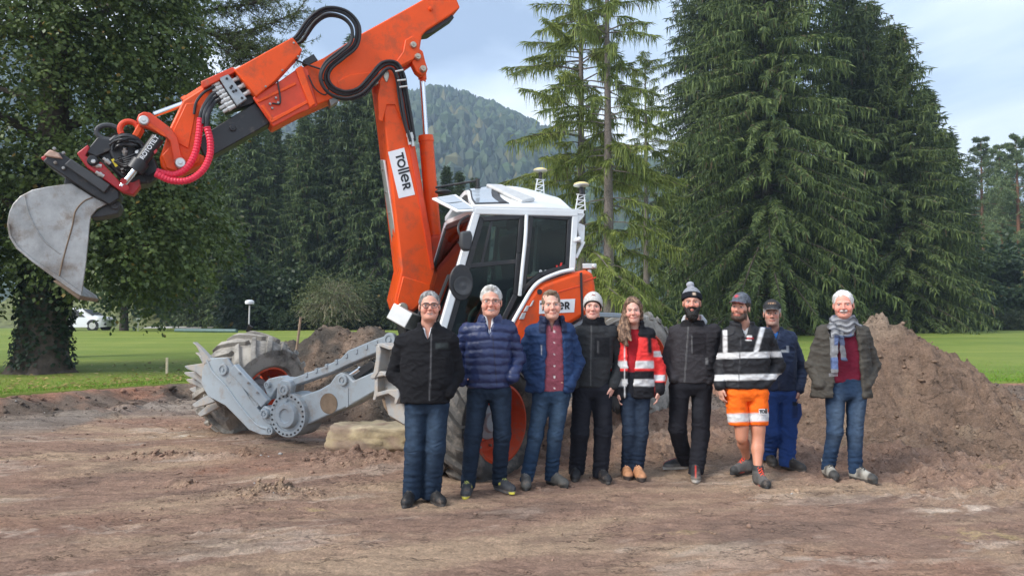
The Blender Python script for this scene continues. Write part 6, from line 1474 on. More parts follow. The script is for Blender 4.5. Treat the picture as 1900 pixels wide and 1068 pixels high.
# 5 ---- woman in red safety jacket
p = Person('woman with long brown hair in open red and black reflective safety jacket', id=5, feet=((1164, 887, -5), (1186, 890, 6)), chin=(1176, 597), crown=(1173, 555), smile=.9, face=.98, jaw=.88, brow=(.09, .055, .04), lash=.9, eyeopen=.0022,
    J=dict(SA=(1154, 629), SB=(1203, 625), EA=(1142, 682), WA=(1144, 724), EB=(1221, 682), WB=(1223, 722), HA=(1164, 728), HB=(1191, 728), KA=(1168, 803), KB=(1190, 803)), pocket=('h', 'h'), hands=(((0, -.05, -1), (.2, -1, 0), .7), ((-.12, -.05, -1), (-.3, -1, 0), .5)), handsize=.92,
    torso=[(611,1157,1195,.065),(620,1149,1206,.095),(642,1146,1212,.12),(685,1143,1213,.125),(736,1141,1215,.13)], skin=(.66, .37, .29), hair=(.10, .055, .035))
CORAL, TAPE, BLK = (.84, .052, .048), (.60, .60, .60), (.014, .014, .017)
def hivis(V, N, P=p):
    px, py = proj(V); n = len(V); c = np.tile(A3(*CORAL), (n, 1)); K = np.tile(A3(*BLK), (n, 1)); Tp = np.tile(A3(*TAPE), (n, 1))
    sl = sstep(1211, 1214, px-(py-650)*.03)
    c = mixc(c, K, sstep(686, 689, py)*(1-sl)); c = mixc(c, K, sstep(707, 710, py)*sl); c = mixc(c, K, sstep(626, 622, py-.12*np.abs(px-1176))); c = mixc(c, K, np.exp(-((px-1205-.05*(py-630))/4.5)**4)*sstep(662, 652, py))
    c = mixc(c, Tp, (1-sl)*(sstep(668, 670, py)*sstep(684, 682, py)+sstep(702, 704, py)*sstep(717, 715, py))); c = mixc(c, Tp, sl*(sstep(650, 652, py)*sstep(663, 661, py)+sstep(694, 696, py)*sstep(707, 705, py)))
    c = mixc(c, Tp*1.1, np.exp(-((px-1159)/1.1)**4)*(py > 640)*(N[:, 1] < .2)*.8); return c*(1+.08*fbm(V[:, 0]*9, V[:, 1]*9, V[:, 2]*9, 3)[:, None])
zz = p.z
p.body(); p.jacket('safety_jacket', FABRIC, hivis, openf=[(zz(600), p.x(1176), .05), (zz(640), p.x(1171), .055), (zz(700), p.x(1167), .032), (zz(740), p.x(1165), .038)], arm=(.062, .062, .054), collar=(.095, .085, .07), wr=.006)
p.inner('sweater', FABRIC, cloth(p, (.33, .014, .022), ((1120, 1230, 690, 740, (.012, .013, .018)),)), .022); p.trousers('jeans', DENIM, denimc(p, (.011, .020, .040), (.036, .054, .085), .8), r=(.082, .066, .06), hem=.05)
p.shoes((.46, .22, .11), (.06, .05, .045), (.75, .40, .22), boot=.025, length=.255, accent=lambda c, x, y, z: mixc(c, np.tile(A3(.07, .055, .05), (len(c), 1)), sstep(-.78, -.86, y)*sstep(.05, .04, z)))
def tresses(f, P=p):
    a = P.h2w((-.066, .0, .15)); pts = [a, P.h2w((-.080, -.01, .07)), P.P((1153, 612), -.06), P.P((1156, 628), -.12), P.P((1163, 640), -.15)]
    for i in range(4): f.cap(pts[i], pts[i+1], (.026, .034, .042, .038)[i], (.034, .042, .038, .016)[i], .02)
    pts = [P.h2w((-.05, -.02, .07)), P.P((1163, 612), -.10), P.P((1170, 630), -.15)]
    for i in range(2): f.cap(pts[i], pts[i+1], (.02, .03)[i], (.03, .016)[i], .02)
    f.cap(P.h2w((.070, .01, .17)), P.h2w((.074, .02, .03)), .018, .022, .02); f.cap(P.h2w((0, .075, .15)), P.h2w((-.02, .07, -.05)), .06, .06, .03)
p_hf = p.hfield; p.hfield = lambda *a, **k: p_hf(.0075, (.22, .26, .30), (0, -.02, .06))
p.hair((.085, .045, .028), .212, 1.6, .010, .006, (.26, .16, .10), extra=tresses); p.hfield = p_hf
gl = MB(); q = p.P((1141, 750), -.05)
for i, (dx, dz) in enumerate(((-.03, .0), (-.01, -.015), (.012, -.012), (.03, .0))): gl.tube([q+Vector((dx*.5, 0, .06)), q+Vector((dx, -.012, .0)), q+Vector((dx*1.3, -.005, -.05+dz))], [.022, .018, .010], 8)
gl.box(q+Vector((0, 0, .05)), (.07, .03, .07))
props(gl.build('work_gloves', pmat('glove_black', (.012, .012, .013), .7), bev=.01), 'black work gloves held in the hand of the woman in red', 'gloves')
# 6 ---- man with black beard
p = Person('tall man with big black beard and grey bobble beanie, dark fleece, one foot crossed over', id=6, feet=((1258, 874, -78), (1291, 891, -14)), chin=(1284, 583), crown=(1283, 538), smile=.4, skin=(.62, .31, .23), hair=(.012, .010, .009), brow=(.012, .01, .009), face=1.02, lash=.8,
    J=dict(SA=(1256, 622), SB=(1324, 620), EA=(1239, 667), WA=(1252, 702), EB=(1341, 668), WB=(1314, 706), HA=(1261, 715), HB=(1302, 715), KA=(1257, 795), KB=(1300, 806)), pocket=('t', 't'), hands=(None, ((-.35, .0, -1), (-.6, -1, 0), .35)),
    torso=[(605,1264,1308,.085),(613,1251,1326,.11),(630,1245,1332,.135),(670,1243,1330,.14),(709,1243,1322,.135)])
p.body(); p.jacket('fleece_jacket', FLEECE, cloth(p, (.043, .040, .044), ((1285, 1311, 619, 657, (.024, .022, .025)), (1262, 1306, 575, 606, (.018, .017, .019)), (1309, 1314, 664, 676, (.2, .2, .2)), (1283, 1284.3, 623, 655, (.16, .16, .16))), (1277, 606, 1270, 709), (.12, .12, .12)), arm=(.070, .066, .05), collar=(.112, .06, .082))
def hood(P):
    f = Field([P.x(1255), P.Y-.15, P.z(625)], [P.x(1325), P.Y+.22, P.z(560)], .007); nb = P.neckbase()
    f.zloft([(nb.z-.02, nb.x+.025, nb.y+.05, .115, .10), (nb.z+.05, nb.x+.03, nb.y+.05, .125, .10), (nb.z+.11, nb.x+.02, nb.y+.04, .09, .08)], .02, 2.); f.zloft([(nb.z-.1, nb.x, nb.y-.01, .07, .09), (nb.z+.2, nb.x+.005, nb.y-.01, .085, .09)], .01, 2., 's'); f.put(lambda X, Y, Z: Y-(nb.y-.02), (nb.x-.3, nb.y-.3, nb.z-.2), (nb.x+.3, nb.y, nb.z+.3), 0, 's')
    P.garment('hood', f, FABRIC, flat((.46, .48, .50)), wr=.006)
hood(p); p.trousers('work_trousers', FABRIC, cloth(p, (.011, .011, .015), ((1284, 1304, 740, 775, (.016, .017, .022)),)), r=(.102, .085, .072), hem=.035)
p.shoes((.13, .125, .115), (.50, .47, .42), None, boot=.0, length=.30, accent=lambda c, x, y, z: mixc(mixc(c, np.tile(A3(.025, .025, .027), (len(c), 1)), sstep(.05, .07, z)), np.tile(A3(.65, .05, .03), (len(c), 1)), np.exp(-(x/.006)**2)*(y < -.35)*(z > .05)*.9))
p.beard((.012, .010, .009), [((0, -.070, .012), (.052, .045, .050), .02), ((0, -.072, -.022), (.040, .036, .038), .03), ((-.05, -.04, .045), (.018, .035, .035), .02), ((.05, -.04, .045), (.018, .035, .035), .02), ((-.018, -.098, .060), (.022, .010, .007), .006), ((.018, -.098, .060), (.022, .010, .007), .006)])
def pom(f, P=p): P.hadd(f, E3((-.01, .02, .272), (.036, .036, .030)), .008)
p.beanie((.30, .31, .34), (.020, .020, .026), .156, .30, .055, extra=pom, colfn=lambda c, l, q: mixc(c*(1+.3*(l[:, 2:3] > .25)), np.tile(A3(.52, .40, .30), (len(c), 1)), np.exp(-(((l[:, 0]-.022)/.015)**4+((q-.028)/.014)**4))*(l[:, 1] < 0)))
# 7 ---- man in shorts
p = Person('man in orange reflective shorts, black striped jacket and cap, bare shins', id=7, feet=((1377, 885, -62), (1413, 902, 2)), chin=(1372, 593), crown=(1376, 547), smile=.4, yaw=-16, skin=(.62, .33, .24), hair=(.05, .03, .02), stubble=.86, beardc=(.05, .03, .022), brow=(.05, .03, .02), lash=.6, bareleg=True,
    J=dict(SA=(1354, 630), SB=(1422, 628), EA=(1339, 681), WA=(1336, 716), EB=(1443, 678), WB=(1420, 710), HA=(1363, 725), HB=(1405, 725), KA=(1376, 802), KB=(1407, 806)), pocket=('h', 't'), hands=(((.05, -.05, -1), (.3, -1, 0), .6), ((-.5, .05, -.9), (-.5, -1, .2), .4)),
    torso=[(607,1357,1402,.078),(616,1347,1420,.108),(634,1343,1428,.135),(670,1342,1428,.14),(719,1342,1425,.14)])
def j7(V, N, P=p):
    px, py = proj(V); n = len(V); c = np.tile(A3(.016, .016, .019), (n, 1)); Tp = np.tile(A3(*TAPE), (n, 1)); d = .03*(px-1385)
    c = mixc(c, Tp, sstep(652, 654, py+d)*sstep(665, 663, py+d)); c = mixc(c, Tp, sstep(693, 695, py+d*.6)*sstep(706, 704, py+d*.6))
    top = sstep(655, 653, py)*1.; xr = 1414-(py-612)*.28; c = mixc(c, Tp, np.exp(-((px-xr)/4.6)**6)*top*(py > 606)); xl = 1345+(py-618)*.02; c = mixc(c, Tp, np.exp(-((px-xl)/4.4)**6)*top*(py > 612)*(N[:, 1] < .4))
    c = mixc(c, np.tile(A3(.75, .75, .75), (n, 1)), box_(px, py, 1383, 1396, 622.5, 625.5, .7)*(N[:, 1] < 0)+box_(px, py, 1382.5, 1395, 630, 632, .6)*(N[:, 1] < 0)); c = mixc(c, np.tile(A3(.55, .02, .03), (n, 1)), box_(px, py, 1385, 1398, 626, 628.5, .7)*(N[:, 1] < 0))
    c = mixc(c, np.tile(A3(.06, .06, .065), (n, 1)), np.exp(-((px-(1374-(py-640)*.05))/.9)**2)*(N[:, 1] < 0)*(py > 625)*(py < 720)); return c*(1+.1*fbm(V[:, 0]*9, V[:, 1]*9, V[:, 2]*9, 3)[:, None])
p.body(); p.jacket('softshell_jacket', NYLON, j7, vneck=.10, arm=(.068, .066, .052), collar=(.118, .085, .090), wr=.005)
p.inner('t_shirt', FABRIC, cloth(p, (.66, .66, .66), ((1350, 1363, 590, 640, (.5, .02, .03)),)), .028, collar=(.075, .02, .06, .01))
SHO = (.92, .155, .012)
def sh7(V, N):
    px, py = proj(V); n = len(V); c = mixc(np.tile(A3(*SHO), (n, 1)), np.tile(A3(*TAPE), (n, 1)), sstep(765, 767, py+.03*(px-1385))*sstep(783, 781, py+.03*(px-1385))); return c*(1+.08*fbm(V[:, 0]*8, V[:, 1]*8, V[:, 2]*8, 3)[:, None])
so = p.trousers('shorts', FABRIC, sh7, r=(.103, .090, .085), zend=p.z(787), waist=p.z(705), wr=.008)
q = p.P((1409, 766), -.135); toller(so, q, (1, .15, 0), (0, 0, 1), .032, INK, 'TOLL')
m = MB(); m.box(p.P((1416, 763), -.125), (.085, .004, .05), Matrix.Rotation(.15, 3, 'Z')); m.build('shorts_label', STICK, so)
for a in (p.AA, p.AB): MB().tube([a+Vector((0, .01, -.02)), a+Vector((0, .01, .03)), a+Vector((0, .01, .055))], [.047, .045, .046], 18).build('sock', pmat('black_sock', (.012, .012, .013), .9), p.root)
p.shoes((.10, .095, .09), (.035, .03, .03), (.70, .07, .03), boot=.035, accent=lambda c, x, y, z: mixc(mixc(c, np.tile(A3(.03, .03, .03), (len(c), 1)), sstep(-.80, -.88, y)+sstep(.125, .14, z)+.9*np.exp(-((y+.12)/.09)**2)*(z < .09)), np.tile(A3(.5, .05, .03), (len(c), 1)), np.exp(-((z-.024)/.005)**2)*(y > -.75)*(y < -.5)))
p.beard((.055, .033, .024), [((0, -.064, .010), (.042, .034, .026), .015), ((-.048, -.036, .035), (.016, .034, .032), .02), ((.048, -.036, .035), (.016, .034, .032), .02)], amp=.003)
p.hair((.045, .03, .02), .20, 1.9, .006, .004)
def cap7(l):
    n = len(l); c = np.tile(A3(.085, .095, .115), (n, 1)); c = c*(1+.55*fbm(l[:, 0]*45, l[:, 1]*45, l[:, 2]*45, 3)[:, None]); back = sstep(.0, .02, l[:, 1]+.35*(l[:, 2]-.2)); c = mixc(c, np.tile(A3(.018, .018, .02), (n, 1)), back); c = mixc(c, np.tile(A3(.55, .06, .07), (n, 1)), np.exp(-(((l[:, 0]+.025)/.018)**2+((l[:, 2]-.205)/.012)**2))*(l[:, 1] < 0)); under = (l[:, 1] < -.098)*(l[:, 2] < .168+.25*(l[:, 1]+.1)-5*l[:, 0]**2); return mixc(c, np.tile(A3(.35, .03, .035), (n, 1)), under*1.)
p.cap_hat(cap7)
# 8 ---- man in navy jacket behind
p = Person('man in dark cap, navy jacket and bright blue work trousers, behind the orange shorts', id=8, feet=((1429, 870, -5), (1472, 877, 28)), chin=(1433, 602), crown=(1432, 560), smile=.2, skin=(.50, .27, .20), hair=(.35, .33, .31), stubble=.25, brow=(.1, .08, .07), lash=.6, face=1.04,
    J=dict(SA=(1411, 634), SB=(1465, 634), EA=(1400, 682), WA=(1404, 722), EB=(1487, 685), WB=(1482, 722), HA=(1426, 728), HB=(1462, 728), KA=(1429, 800), KB=(1462, 803)), pocket=('h', 'h'), hands=(((0, 0, -1), (.2, -1, 0), .6), ((-.12, -.05, -1), (-.3, -1, 0), .6)),
    torso=[(613,1414,1456,.072),(622,1405,1468,.10),(642,1403,1476,.125),(680,1405,1478,.13),(723,1408,1477,.125)])
p.body(); p.jacket('jacket', NYLON, cloth(p, (.016, .026, .060), ((1449, 1463, 649, 653, (.45, .48, .5)), (1459, 1464, 641, 653, (.3, .34, .4))), (1441, 640, 1446, 723), (.04, .045, .06)), vneck=.09, arm=(.066, .062, .052), collar=(.102, .06, .078))
p.inner('t_shirt', FABRIC, flat((.03, .12, .36)), .028, collar=(.075, .02, .06, .01)); p.trousers('work_trousers', FABRIC, cloth(p, (.016, .046, .17), ((1470, 1484, 745, 775, (.014, .03, .10)), (1470, 1484, 745, 752, (.01, .012, .018)))), r=(.095, .084, .08), hem=.03)
m = MB(); m.prism([p.P(q_, -.03) for q_ in ((1467, 746), (1485, 748), (1487, 768), (1479, 786), (1469, 782))], (0, -1, 0), -.03, .03); m.build('thigh_pocket', pmat('pocket_blue', (.014, .04, .15), .8), p.root, bev=.01)
p.shoes((.035, .032, .03), (.09, .08, .07), (.10, .10, .10)); p.hair((.35, .33, .31), .19, 1.6, .005, .004)
def cap8(l):
    n = len(l); c = np.tile(A3(.030, .030, .032), (n, 1))*(1+.4*fbm(l[:, 0]*50, l[:, 1]*50, l[:, 2]*50, 2)[:, None]); c = mixc(c, np.tile(A3(.50, .30, .18), (n, 1)), np.exp(-((l[:, 0]/.034)**4+((l[:, 2]-.208)/.009)**4))*(l[:, 1] < 0)*(.5+.5*np.sign(np.sin(l[:, 0]*420)))*.9); return mixc(c, np.tile(A3(.30, .30, .30), (n, 1)), (l[:, 1] < -.09)*np.exp(-((np.hypot(l[:, 0]/.074, (l[:, 1]+.085)/.088)-1)/.06)**2)*.7)
p.cap_hat(cap8, front=.162)
# 9 ---- man with scarf
p = Person('white-haired man with checked scarf, burgundy sweater and open olive field jacket', id=9, feet=((1541, 890, -5), (1601, 894, 28)), chin=(1566, 588), crown=(1563, 542), smile=1., teeth=1.0, skin=(.70, .32, .24), hair=(.62, .60, .57), brow=(.45, .33, .28), face=1.12, jaw=1.05, lash=.4, eyeopen=.0030,
    J=dict(SA=(1530, 625), SB=(1598, 623), EA=(1509, 678), WA=(1522, 712), EB=(1619, 678), WB=(1605, 712), HA=(1550, 722), HB=(1589, 722), KA=(1549, 800), KB=(1586, 803)),
    torso=[(604,1542,1586,.078),(613,1526,1602,.105),(634,1518,1610,.135),(675,1513,1615,.145),(736,1508,1617,.145)])
OLV = (.066, .060, .051)
zz = p.z
p.body(); p.jacket('field_jacket', FABRIC, cloth(p, OLV, ((1511, 1530, 636, 638, (.045, .045, .038)), (1512, 1529, 648, 649.5, (.045, .045, .038)), (1596, 1612, 637, 639, (.045, .045, .038)), (1598, 1611, 649, 650.5, (.045, .045, .038)), (1505, 1534, 676, 677.5, (.05, .05, .042)), (1592, 1620, 676, 677.5, (.05, .05, .042)))), openf=[(zz(600), p.x(1563), .085), (zz(640), p.x(1563), .115), (zz(700), p.x(1562), .135), (zz(745), p.x(1562), .15)], arm=(.072, .068, .06), collar=(.125, .03, .085), wr=.0065)
p.inner('sweater', FABRIC, cloth(p, (.145, .011, .028), ((1550, 1576, 560, 622, (.5, .58, .68)),)), .030, zb=p.z(709)); p.trousers('jeans', DENIM, denimc(p, (.017, .037, .078), (.085, .125, .18), .9), r=(.096, .070, .060), hem=.06, waist=p.z(700))
p.shoes((.30, .285, .25), (.07, .065, .06), (.03, .03, .03), boot=.035, accent=lambda c, x, y, z: mixc(mixc(c, np.tile(A3(.045, .043, .04), (len(c), 1)), sstep(-.72, -.80, y)*1.+.8*np.exp(-((y+.45)/.1)**2)*(z > .04)*(np.abs(x) > .02)), np.tile(A3(.55, .05, .05), (len(c), 1)), box_(x*1000, z*1000, -10, 10, 128, 138, 2)*(y > -.35)))
def scarf(P):
    nb = P.neckbase(); f = Field([P.x(1525), P.Y-.27, P.z(705)], [P.x(1612), P.Y+.2, P.z(575)], .0075)
    f.zloft([(nb.z-.09, nb.x-.005, nb.y-.045, .075, .085), (nb.z-.04, nb.x-.005, nb.y-.02, .115, .115), (nb.z+.05, nb.x, nb.y-.008, .122, .118), (nb.z+.115, nb.x+.005, nb.y, .102, .104)], .02, 2.); f.zloft([(nb.z-.01, nb.x, nb.y, .062, .07), (nb.z+.14, nb.x, nb.y-.01, .086, .098)], .01, 2., 's')
    f.cap(P.P((1580, 594), .0), P.P((1592, 606), -.03), .04, .03, .03); f.cap(P.P((1544, 606), -.12), P.P((1548, 618), -.15), .04, .042, .02)
    a, b = P.P((1547, 612), -.165), P.P((1546, 692), -.185)
    def tail(X, Y, Z):
        t = np.clip((a.z-Z)/(a.z-b.z), 0, 1); cx = a.x+(b.x-a.x)*t; cy = a.y+(b.y-a.y)*t+.004*np.sin(60*(X-a.x)); return np.maximum(np.maximum(np.abs(X-cx)-.042, np.abs(Y-cy)-.014), np.maximum(b.z-Z, Z-a.z))
    f.put(tail, (a.x-.08, min(a.y, b.y)-.05, b.z-.02), (a.x+.08, a.y+.05, a.z+.02), .02)
    a2, b2 = P.P((1559, 615), -.15), P.P((1566, 668), -.17)
    def tail2(X, Y, Z):
        t = np.clip((a2.z-Z)/(a2.z-b2.z), 0, 1); cx = a2.x+(b2.x-a2.x)*t; cy = a2.y+(b2.y-a2.y)*t; return np.maximum(np.maximum(np.abs(X-cx)-.026, np.abs(Y-cy)-.012), np.maximum(b2.z-Z, Z-a2.z))
    f.put(tail2, (a2.x-.06, min(a2.y, b2.y)-.05, b2.z-.02), (b2.x+.06, a2.y+.05, a2.z+.02), .01)
    def cf(V, N):
        px, py = proj(V); n = len(V); c = np.tile(A3(.27, .275, .285), (n, 1)); blue = np.tile(A3(.085, .14, .31), (n, 1)); dark = np.tile(A3(.055, .058, .075), (n, 1))
        tl = py > 622; c = mixc(c, blue, tl*((sstep(1547, 1549, px)*(py < 640))+(py > 663)*(py < 684))*.8); c = mixc(c, dark, tl*(px > 1556)*.6)
        fold = np.sin((V[:, 2]-nb.z)*105+5*perlin3(V[:, 0]*9, V[:, 1]*9, V[:, 2]*4)); c = mixc(c, dark, (~tl)*sstep(.1, .7, fold)*.8); c = mixc(c, blue, (~tl)*sstep(.3, .8, perlin3(V[:, 0]*14, V[:, 1]*14, V[:, 2]*10))*.7); return c*(1+.2*perlin3(V[:, 0]*150, V[:, 1]*150, V[:, 2]*150)[:, None])
    P.garment('scarf', f, FABRIC, cf, wr=.006, disp=lambda V, N: .007*np.sin((V[:, 2]-nb.z)*105+5*perlin3(V[:, 0]*9, V[:, 1]*9, V[:, 2]*4))*(V[:, 2] > nb.z-.1))
    m = MB()
    for k in range(14): q = b+Vector((-.04+.08*k/13, 0, 0)); m.tube([q, q+Vector((.002*(-1)**k, 0, -.03))], .002, 4)
    m.build('scarf_fringe', FABRIC if False else pmat('fringe', (.25, .25, .27), .9), P.root)
scarf(p)
p.hair((.52, .50, .47), .246, 3.5, .005, .003, (.78, .77, .75)); p.beard((.62, .60, .57), [((-.016, -.098, .057), (.020, .009, .007), .006), ((.016, -.098, .057), (.020, .009, .007), .006)], 'moustache', .002)
# ------------------------------------------------------------------ trees
def leafmat(name, rough=.55, trans=.25, spec=.3):
    m = bpy.data.materials.new(name); m.use_nodes = True; N = m.node_tree.nodes; b = N['Principled BSDF']; o = N['Material Output']
    a = N.new('ShaderNodeAttribute'); a.attribute_name = 'Col'; oi = N.new('ShaderNodeObjectInfo')
    mr = N.new('ShaderNodeMapRange'); mr.inputs[3].default_value = .82; mr.inputs[4].default_value = 1.18; lnk(m, oi.outputs['Random'], mr.inputs[0])
    sc = N.new('ShaderNodeVectorMath'); sc.operation = 'SCALE'; lnk(m, a.outputs['Color'], sc.inputs[0]); lnk(m, mr.outputs[0], sc.inputs['Scale'])
    lnk(m, sc.outputs[0], b.inputs['Base Color']); b.inputs['Roughness'].default_value = rough; b.inputs['Specular IOR Level'].default_value = spec
    t = N.new('ShaderNodeBsdfTranslucent'); lnk(m, sc.outputs[0], t.inputs[0]); mi = N.new('ShaderNodeMixShader'); mi.inputs[0].default_value = trans
    lnk(m, b.outputs[0], mi.inputs[1]); lnk(m, t.outputs[0], mi.inputs[2]); lnk(m, mi.outputs[0], o.inputs[0]); return m
NEEDLE = leafmat('needles', .6, .15); LEAF = leafmat('leaves', .45, .25)
BARK = pmat('bark', (.085, .068, .055), .95, var=.35, vscale=14, bump=1., bscale=22, spec=.15)
BARKL = pmat('larch_bark', (.16, .135, .12), .95, var=.4, vscale=16, bump=1., bscale=26, spec=.15)
BARKP = pmat('pine_bark', (.19, .095, .06), .95, var=.4, vscale=12, bump=1., bscale=22, spec=.15)
def blades(P, D, L_, W, rs, curl=.0):
    """two-triangle tapered blades: base P, unit direction D, length, width; returns verts (n,4,3), tri faces"""
    n = len(P); r = rs.normal(size=(n, 3)); s = np.cross(D, r); s /= np.linalg.norm(s, axis=1)[:, None].clip(1e-6)
    mid = P+D*(L_*.45)[:, None]; tip = P+D*L_[:, None]; tip[:, 2] -= curl*L_
    V = np.stack([P, mid+s*(W*.5)[:, None], tip, mid-s*(W*.5)[:, None]], 1)
    F_ = np.array([[0, 1, 2], [0, 2, 3]])[None]+(np.arange(n)*4)[:, None, None]
    return V.reshape(-1, 3), F_.reshape(-1, 3)
def unit(v): return v/np.linalg.norm(v, axis=1)[:, None].clip(1e-6)
def conifer(seed, H, R, nb, z0=.4, ex=.75, a=(-.15, .35), droop=.45, step=.12, tl=(.30, .60), tw=.075, hang=.6, col=((.020, .042, .016), (.055, .092, .030)), trunk_r=.3, bark=None, side=1.0, cull=0., gaps=0., lens=None, tmin=.12):
    """trunk and crown of a conifer: branches spiral up the stem, each clothed in side twigs and hanging sprays"""
    rs = np.random.RandomState(seed); h = np.sort(rs.rand(nb))**1.0; z = z0+(H-z0)*h*.985; az = np.arange(nb)*2.39996+rs.normal(0, .5, nb)
    Lb = R*np.power(1-h, ex)*rs.uniform(.62, 1.12, nb)+.15
    if lens is not None: Lb = Lb*lens(h, az, rs)
    if gaps: Lb *= np.where(rs.rand(nb) < gaps, .35, 1.)
    aa = a[0]+(a[1]-a[0])*h+rs.normal(0, .08, nb); dr = droop*(1-.6*h)
    cnt = np.maximum(3, (Lb/step).astype(int)); bi = np.repeat(np.arange(nb), cnt); k = np.concatenate([np.arange(c) for c in cnt]); t = tmin+(1-tmin)*(k+rs.rand(len(k)))/cnt[bi]; t = np.clip(t, 0, 1)
    Lk = Lb[bi]; rad = Lk*t; ca, sa = np.cos(az[bi]), np.sin(az[bi]); zz = z[bi]+Lk*(aa[bi]*t-dr[bi]*t*t+.18*dr[bi]*t**5)
    B = np.stack([ca*rad, sa*rad, zz], -1); out = np.stack([ca, sa, aa[bi]-2*dr[bi]*t], -1); out = unit(out); lat = np.stack([-sa, ca, 0*sa], -1)
    Ps, Ds, Ls, Ws = [], [], [], []
    for sgn in (-1, 1):
        d = out*.55+lat*(sgn*side)[..., None] if np.ndim(side) else out*.6+lat*sgn*side; d = d+rs.normal(0, .28, d.shape); d[:, 2] -= .25+.35*hang*rs.rand(len(d)); d = unit(d)
        l = (tl[0]+(tl[1]-tl[0])*rs.rand(len(d)))*(1.15-.6*t); Ps.append(B); Ds.append(d); Ls.append(l); Ws.append(tw*(.7+.6*rs.rand(len(d))))
        # secondary sprigs on the twig
        q = B+d*(l*.5)[:, None]; d2 = unit(d*.6+rs.normal(0, .5, d.shape)-np.array((0, 0, .35*hang))); Ps.append(q); Ds.append(d2); Ls.append(l*.55); Ws.append(tw*.8*(.7+.5*rs.rand(len(d))))
    m = rs.rand(len(B)) < hang; q = B[m]; d = rs.normal(0, .22, (len(q), 3)); d[:, 2] = -1; d = unit(d); Ps.append(q); Ds.append(d); Ls.append((tl[0]+(tl[1]-tl[0])*rs.rand(len(q)))*1.25); Ws.append(tw*(.8+.5*rs.rand(len(q))))
    Ps.append(B[k % 2 == 0]); Ds.append(unit(out[k % 2 == 0]+rs.normal(0, .15, (int((k % 2 == 0).sum()), 3)))); n_ = int((k % 2 == 0).sum()); Ls.append(np.full(n_, tl[1]*.8)); Ws.append(np.full(n_, tw))
    P, D, L_, W = map(np.concatenate, (Ps, Ds, Ls, Ws)); V, F_ = blades(P, D, L_, W, rs, .12)
    c0, c1 = np.array(col[0]), np.array(col[1]); g = rs.rand(len(P), 1)**1.3; c = c0+(c1-c0)*g; brn = rs.rand(len(P)) < .03; c[brn] = np.array((.10, .075, .04))
    C = np.repeat(c, 4, 0).reshape(-1, 4, 3); C[:, 2] *= 1.35; C[:, 0] *= .85
    # branch wood
    mb = MB(); pick = np.nonzero(Lb > .5)[0]
    for i in pick[::max(1, len(pick)//260)]:
        pts = []
        for tt in (0, .3, .6, .88): r_ = Lb[i]*tt; pts.append((cos(az[i])*r_, sin(az[i])*r_, z[i]+Lb[i]*(aa[i]*tt-dr[i]*tt*tt+.18*dr[i]*tt**5)))
        w = .012+.010*Lb[i]; mb.tube(pts, [w, w*.75, w*.5, w*.2], 4)
    tp = [(0, 0, -.3), (.0, 0, .3), (.02, .01, H*.3), (0, .02, H*.65), (0, 0, H*.97)]; tb = MB(); tb.tube(tp, [trunk_r*1.35, trunk_r*1.05, trunk_r*.78, trunk_r*.42, .02], 12)
    return (V, F_, C.reshape(-1, 3)), tb, mb, bark or BARK
class TreeKind:
    def __init__(s, gen, names=('crown', 'trunk', 'branches')): s.g = gen; s.me = None
    def put(s, name, loc, label, cat, group, sc=1., rz=0., sz=1.):
        e = empty(name, loc, label, cat, group, rz); e.scale = (sc, sc, sc*sz)
        if s.me is None:
            (V, F_, C), tb, mb, bk = s.g
            c = mesh_obj('crown', V, F_, NEEDLE if s.g[3] is not None else LEAF, None, smooth=False, col=C); t = tb.build('trunk', bk or BARK, None); b = mb.build('branches', bk or BARK, None) if mb and mb.v else None
            s.me = [o.data for o in (c, t, b) if o]; s.nm = [o.name.split('.')[0] for o in (c, t, b) if o]
            for o in (c, t, b):
                if o: o.parent = e
            if b: b['kind'] = 'stuff'
        else:
            for d, nm in zip(s.me, s.nm):
                o = bpy.data.objects.new(nm, d); COL.objects.link(o); o.parent = e
                if nm == 'branches': o['kind'] = 'stuff'
        return e
def spot(px, Y):
    x = (px-950)/FPX*Y; return Vector((x, Y, float(lawn_z(np.array([x]), np.array([Y]))[0])-.05))
def height_for(py, Y, base): return CAM_H+(590-py)/FPX*Y-base.z
SPR = ((.038, .062, .018), (.135, .175, .050))
k1 = TreeKind(conifer(1, 28, 6.9, 860, .3, .58, (-.22, .25), .42, .108, (.30, .60), .074, .85, SPR, .42))
k2 = TreeKind(conifer(2, 20, 5.0, 640, .2, .68, (-.2, .35), .40, .105, (.28, .54), .07, .8, ((.042, .066, .020), (.140, .180, .052)), .32))
k3 = TreeKind(conifer(3, 22, 4.0, 520, .3, .72, (-.25, .30), .42, .13, (.32, .60), .095, .75, ((.042, .068, .022), (.118, .155, .052)), .28))
k4 = TreeKind(conifer(4, 20, 3.6, 460, .3, .66, (-.2, .35), .38, .13, (.32, .60), .095, .7, ((.040, .064, .021), (.112, .148, .048)), .26))
GR, GL = 'tall spruces right of the larches', 'spruces on the far side of the lawn'
def tree(kind, H0, name, px, Y, top, label, cat='tree', group=None, rz=0., wide=1.):
    b = spot(px, Y); H = height_for(top, Y, b); s_ = H/H0; return kind.put(name, b, label, cat, group, s_*wide, rz, 1/wide)
tree(k1, 28, 'spruce_tree', 1425, 40, -340, 'huge spruce towering behind the bearded man and the caps', group=GR, rz=.3)
tree(k2, 20, 'spruce_tree', 1575, 45, -70, 'spruce with tip above the frame, right behind the hugest spruce', group=GR, rz=1.1, wide=1.1)
tree(k2, 20, 'spruce_tree', 1672, 42, 30, 'pointed spruce behind the soil cone, rightmost of the tall spruces', group=GR, rz=2.3, wide=1.12)
tree(k2, 20, 'spruce_tree', 1622, 47, -15, 'spruce squeezed between the pointed spruce and the hugest spruce', group=GR, rz=3.1, wide=1.15)
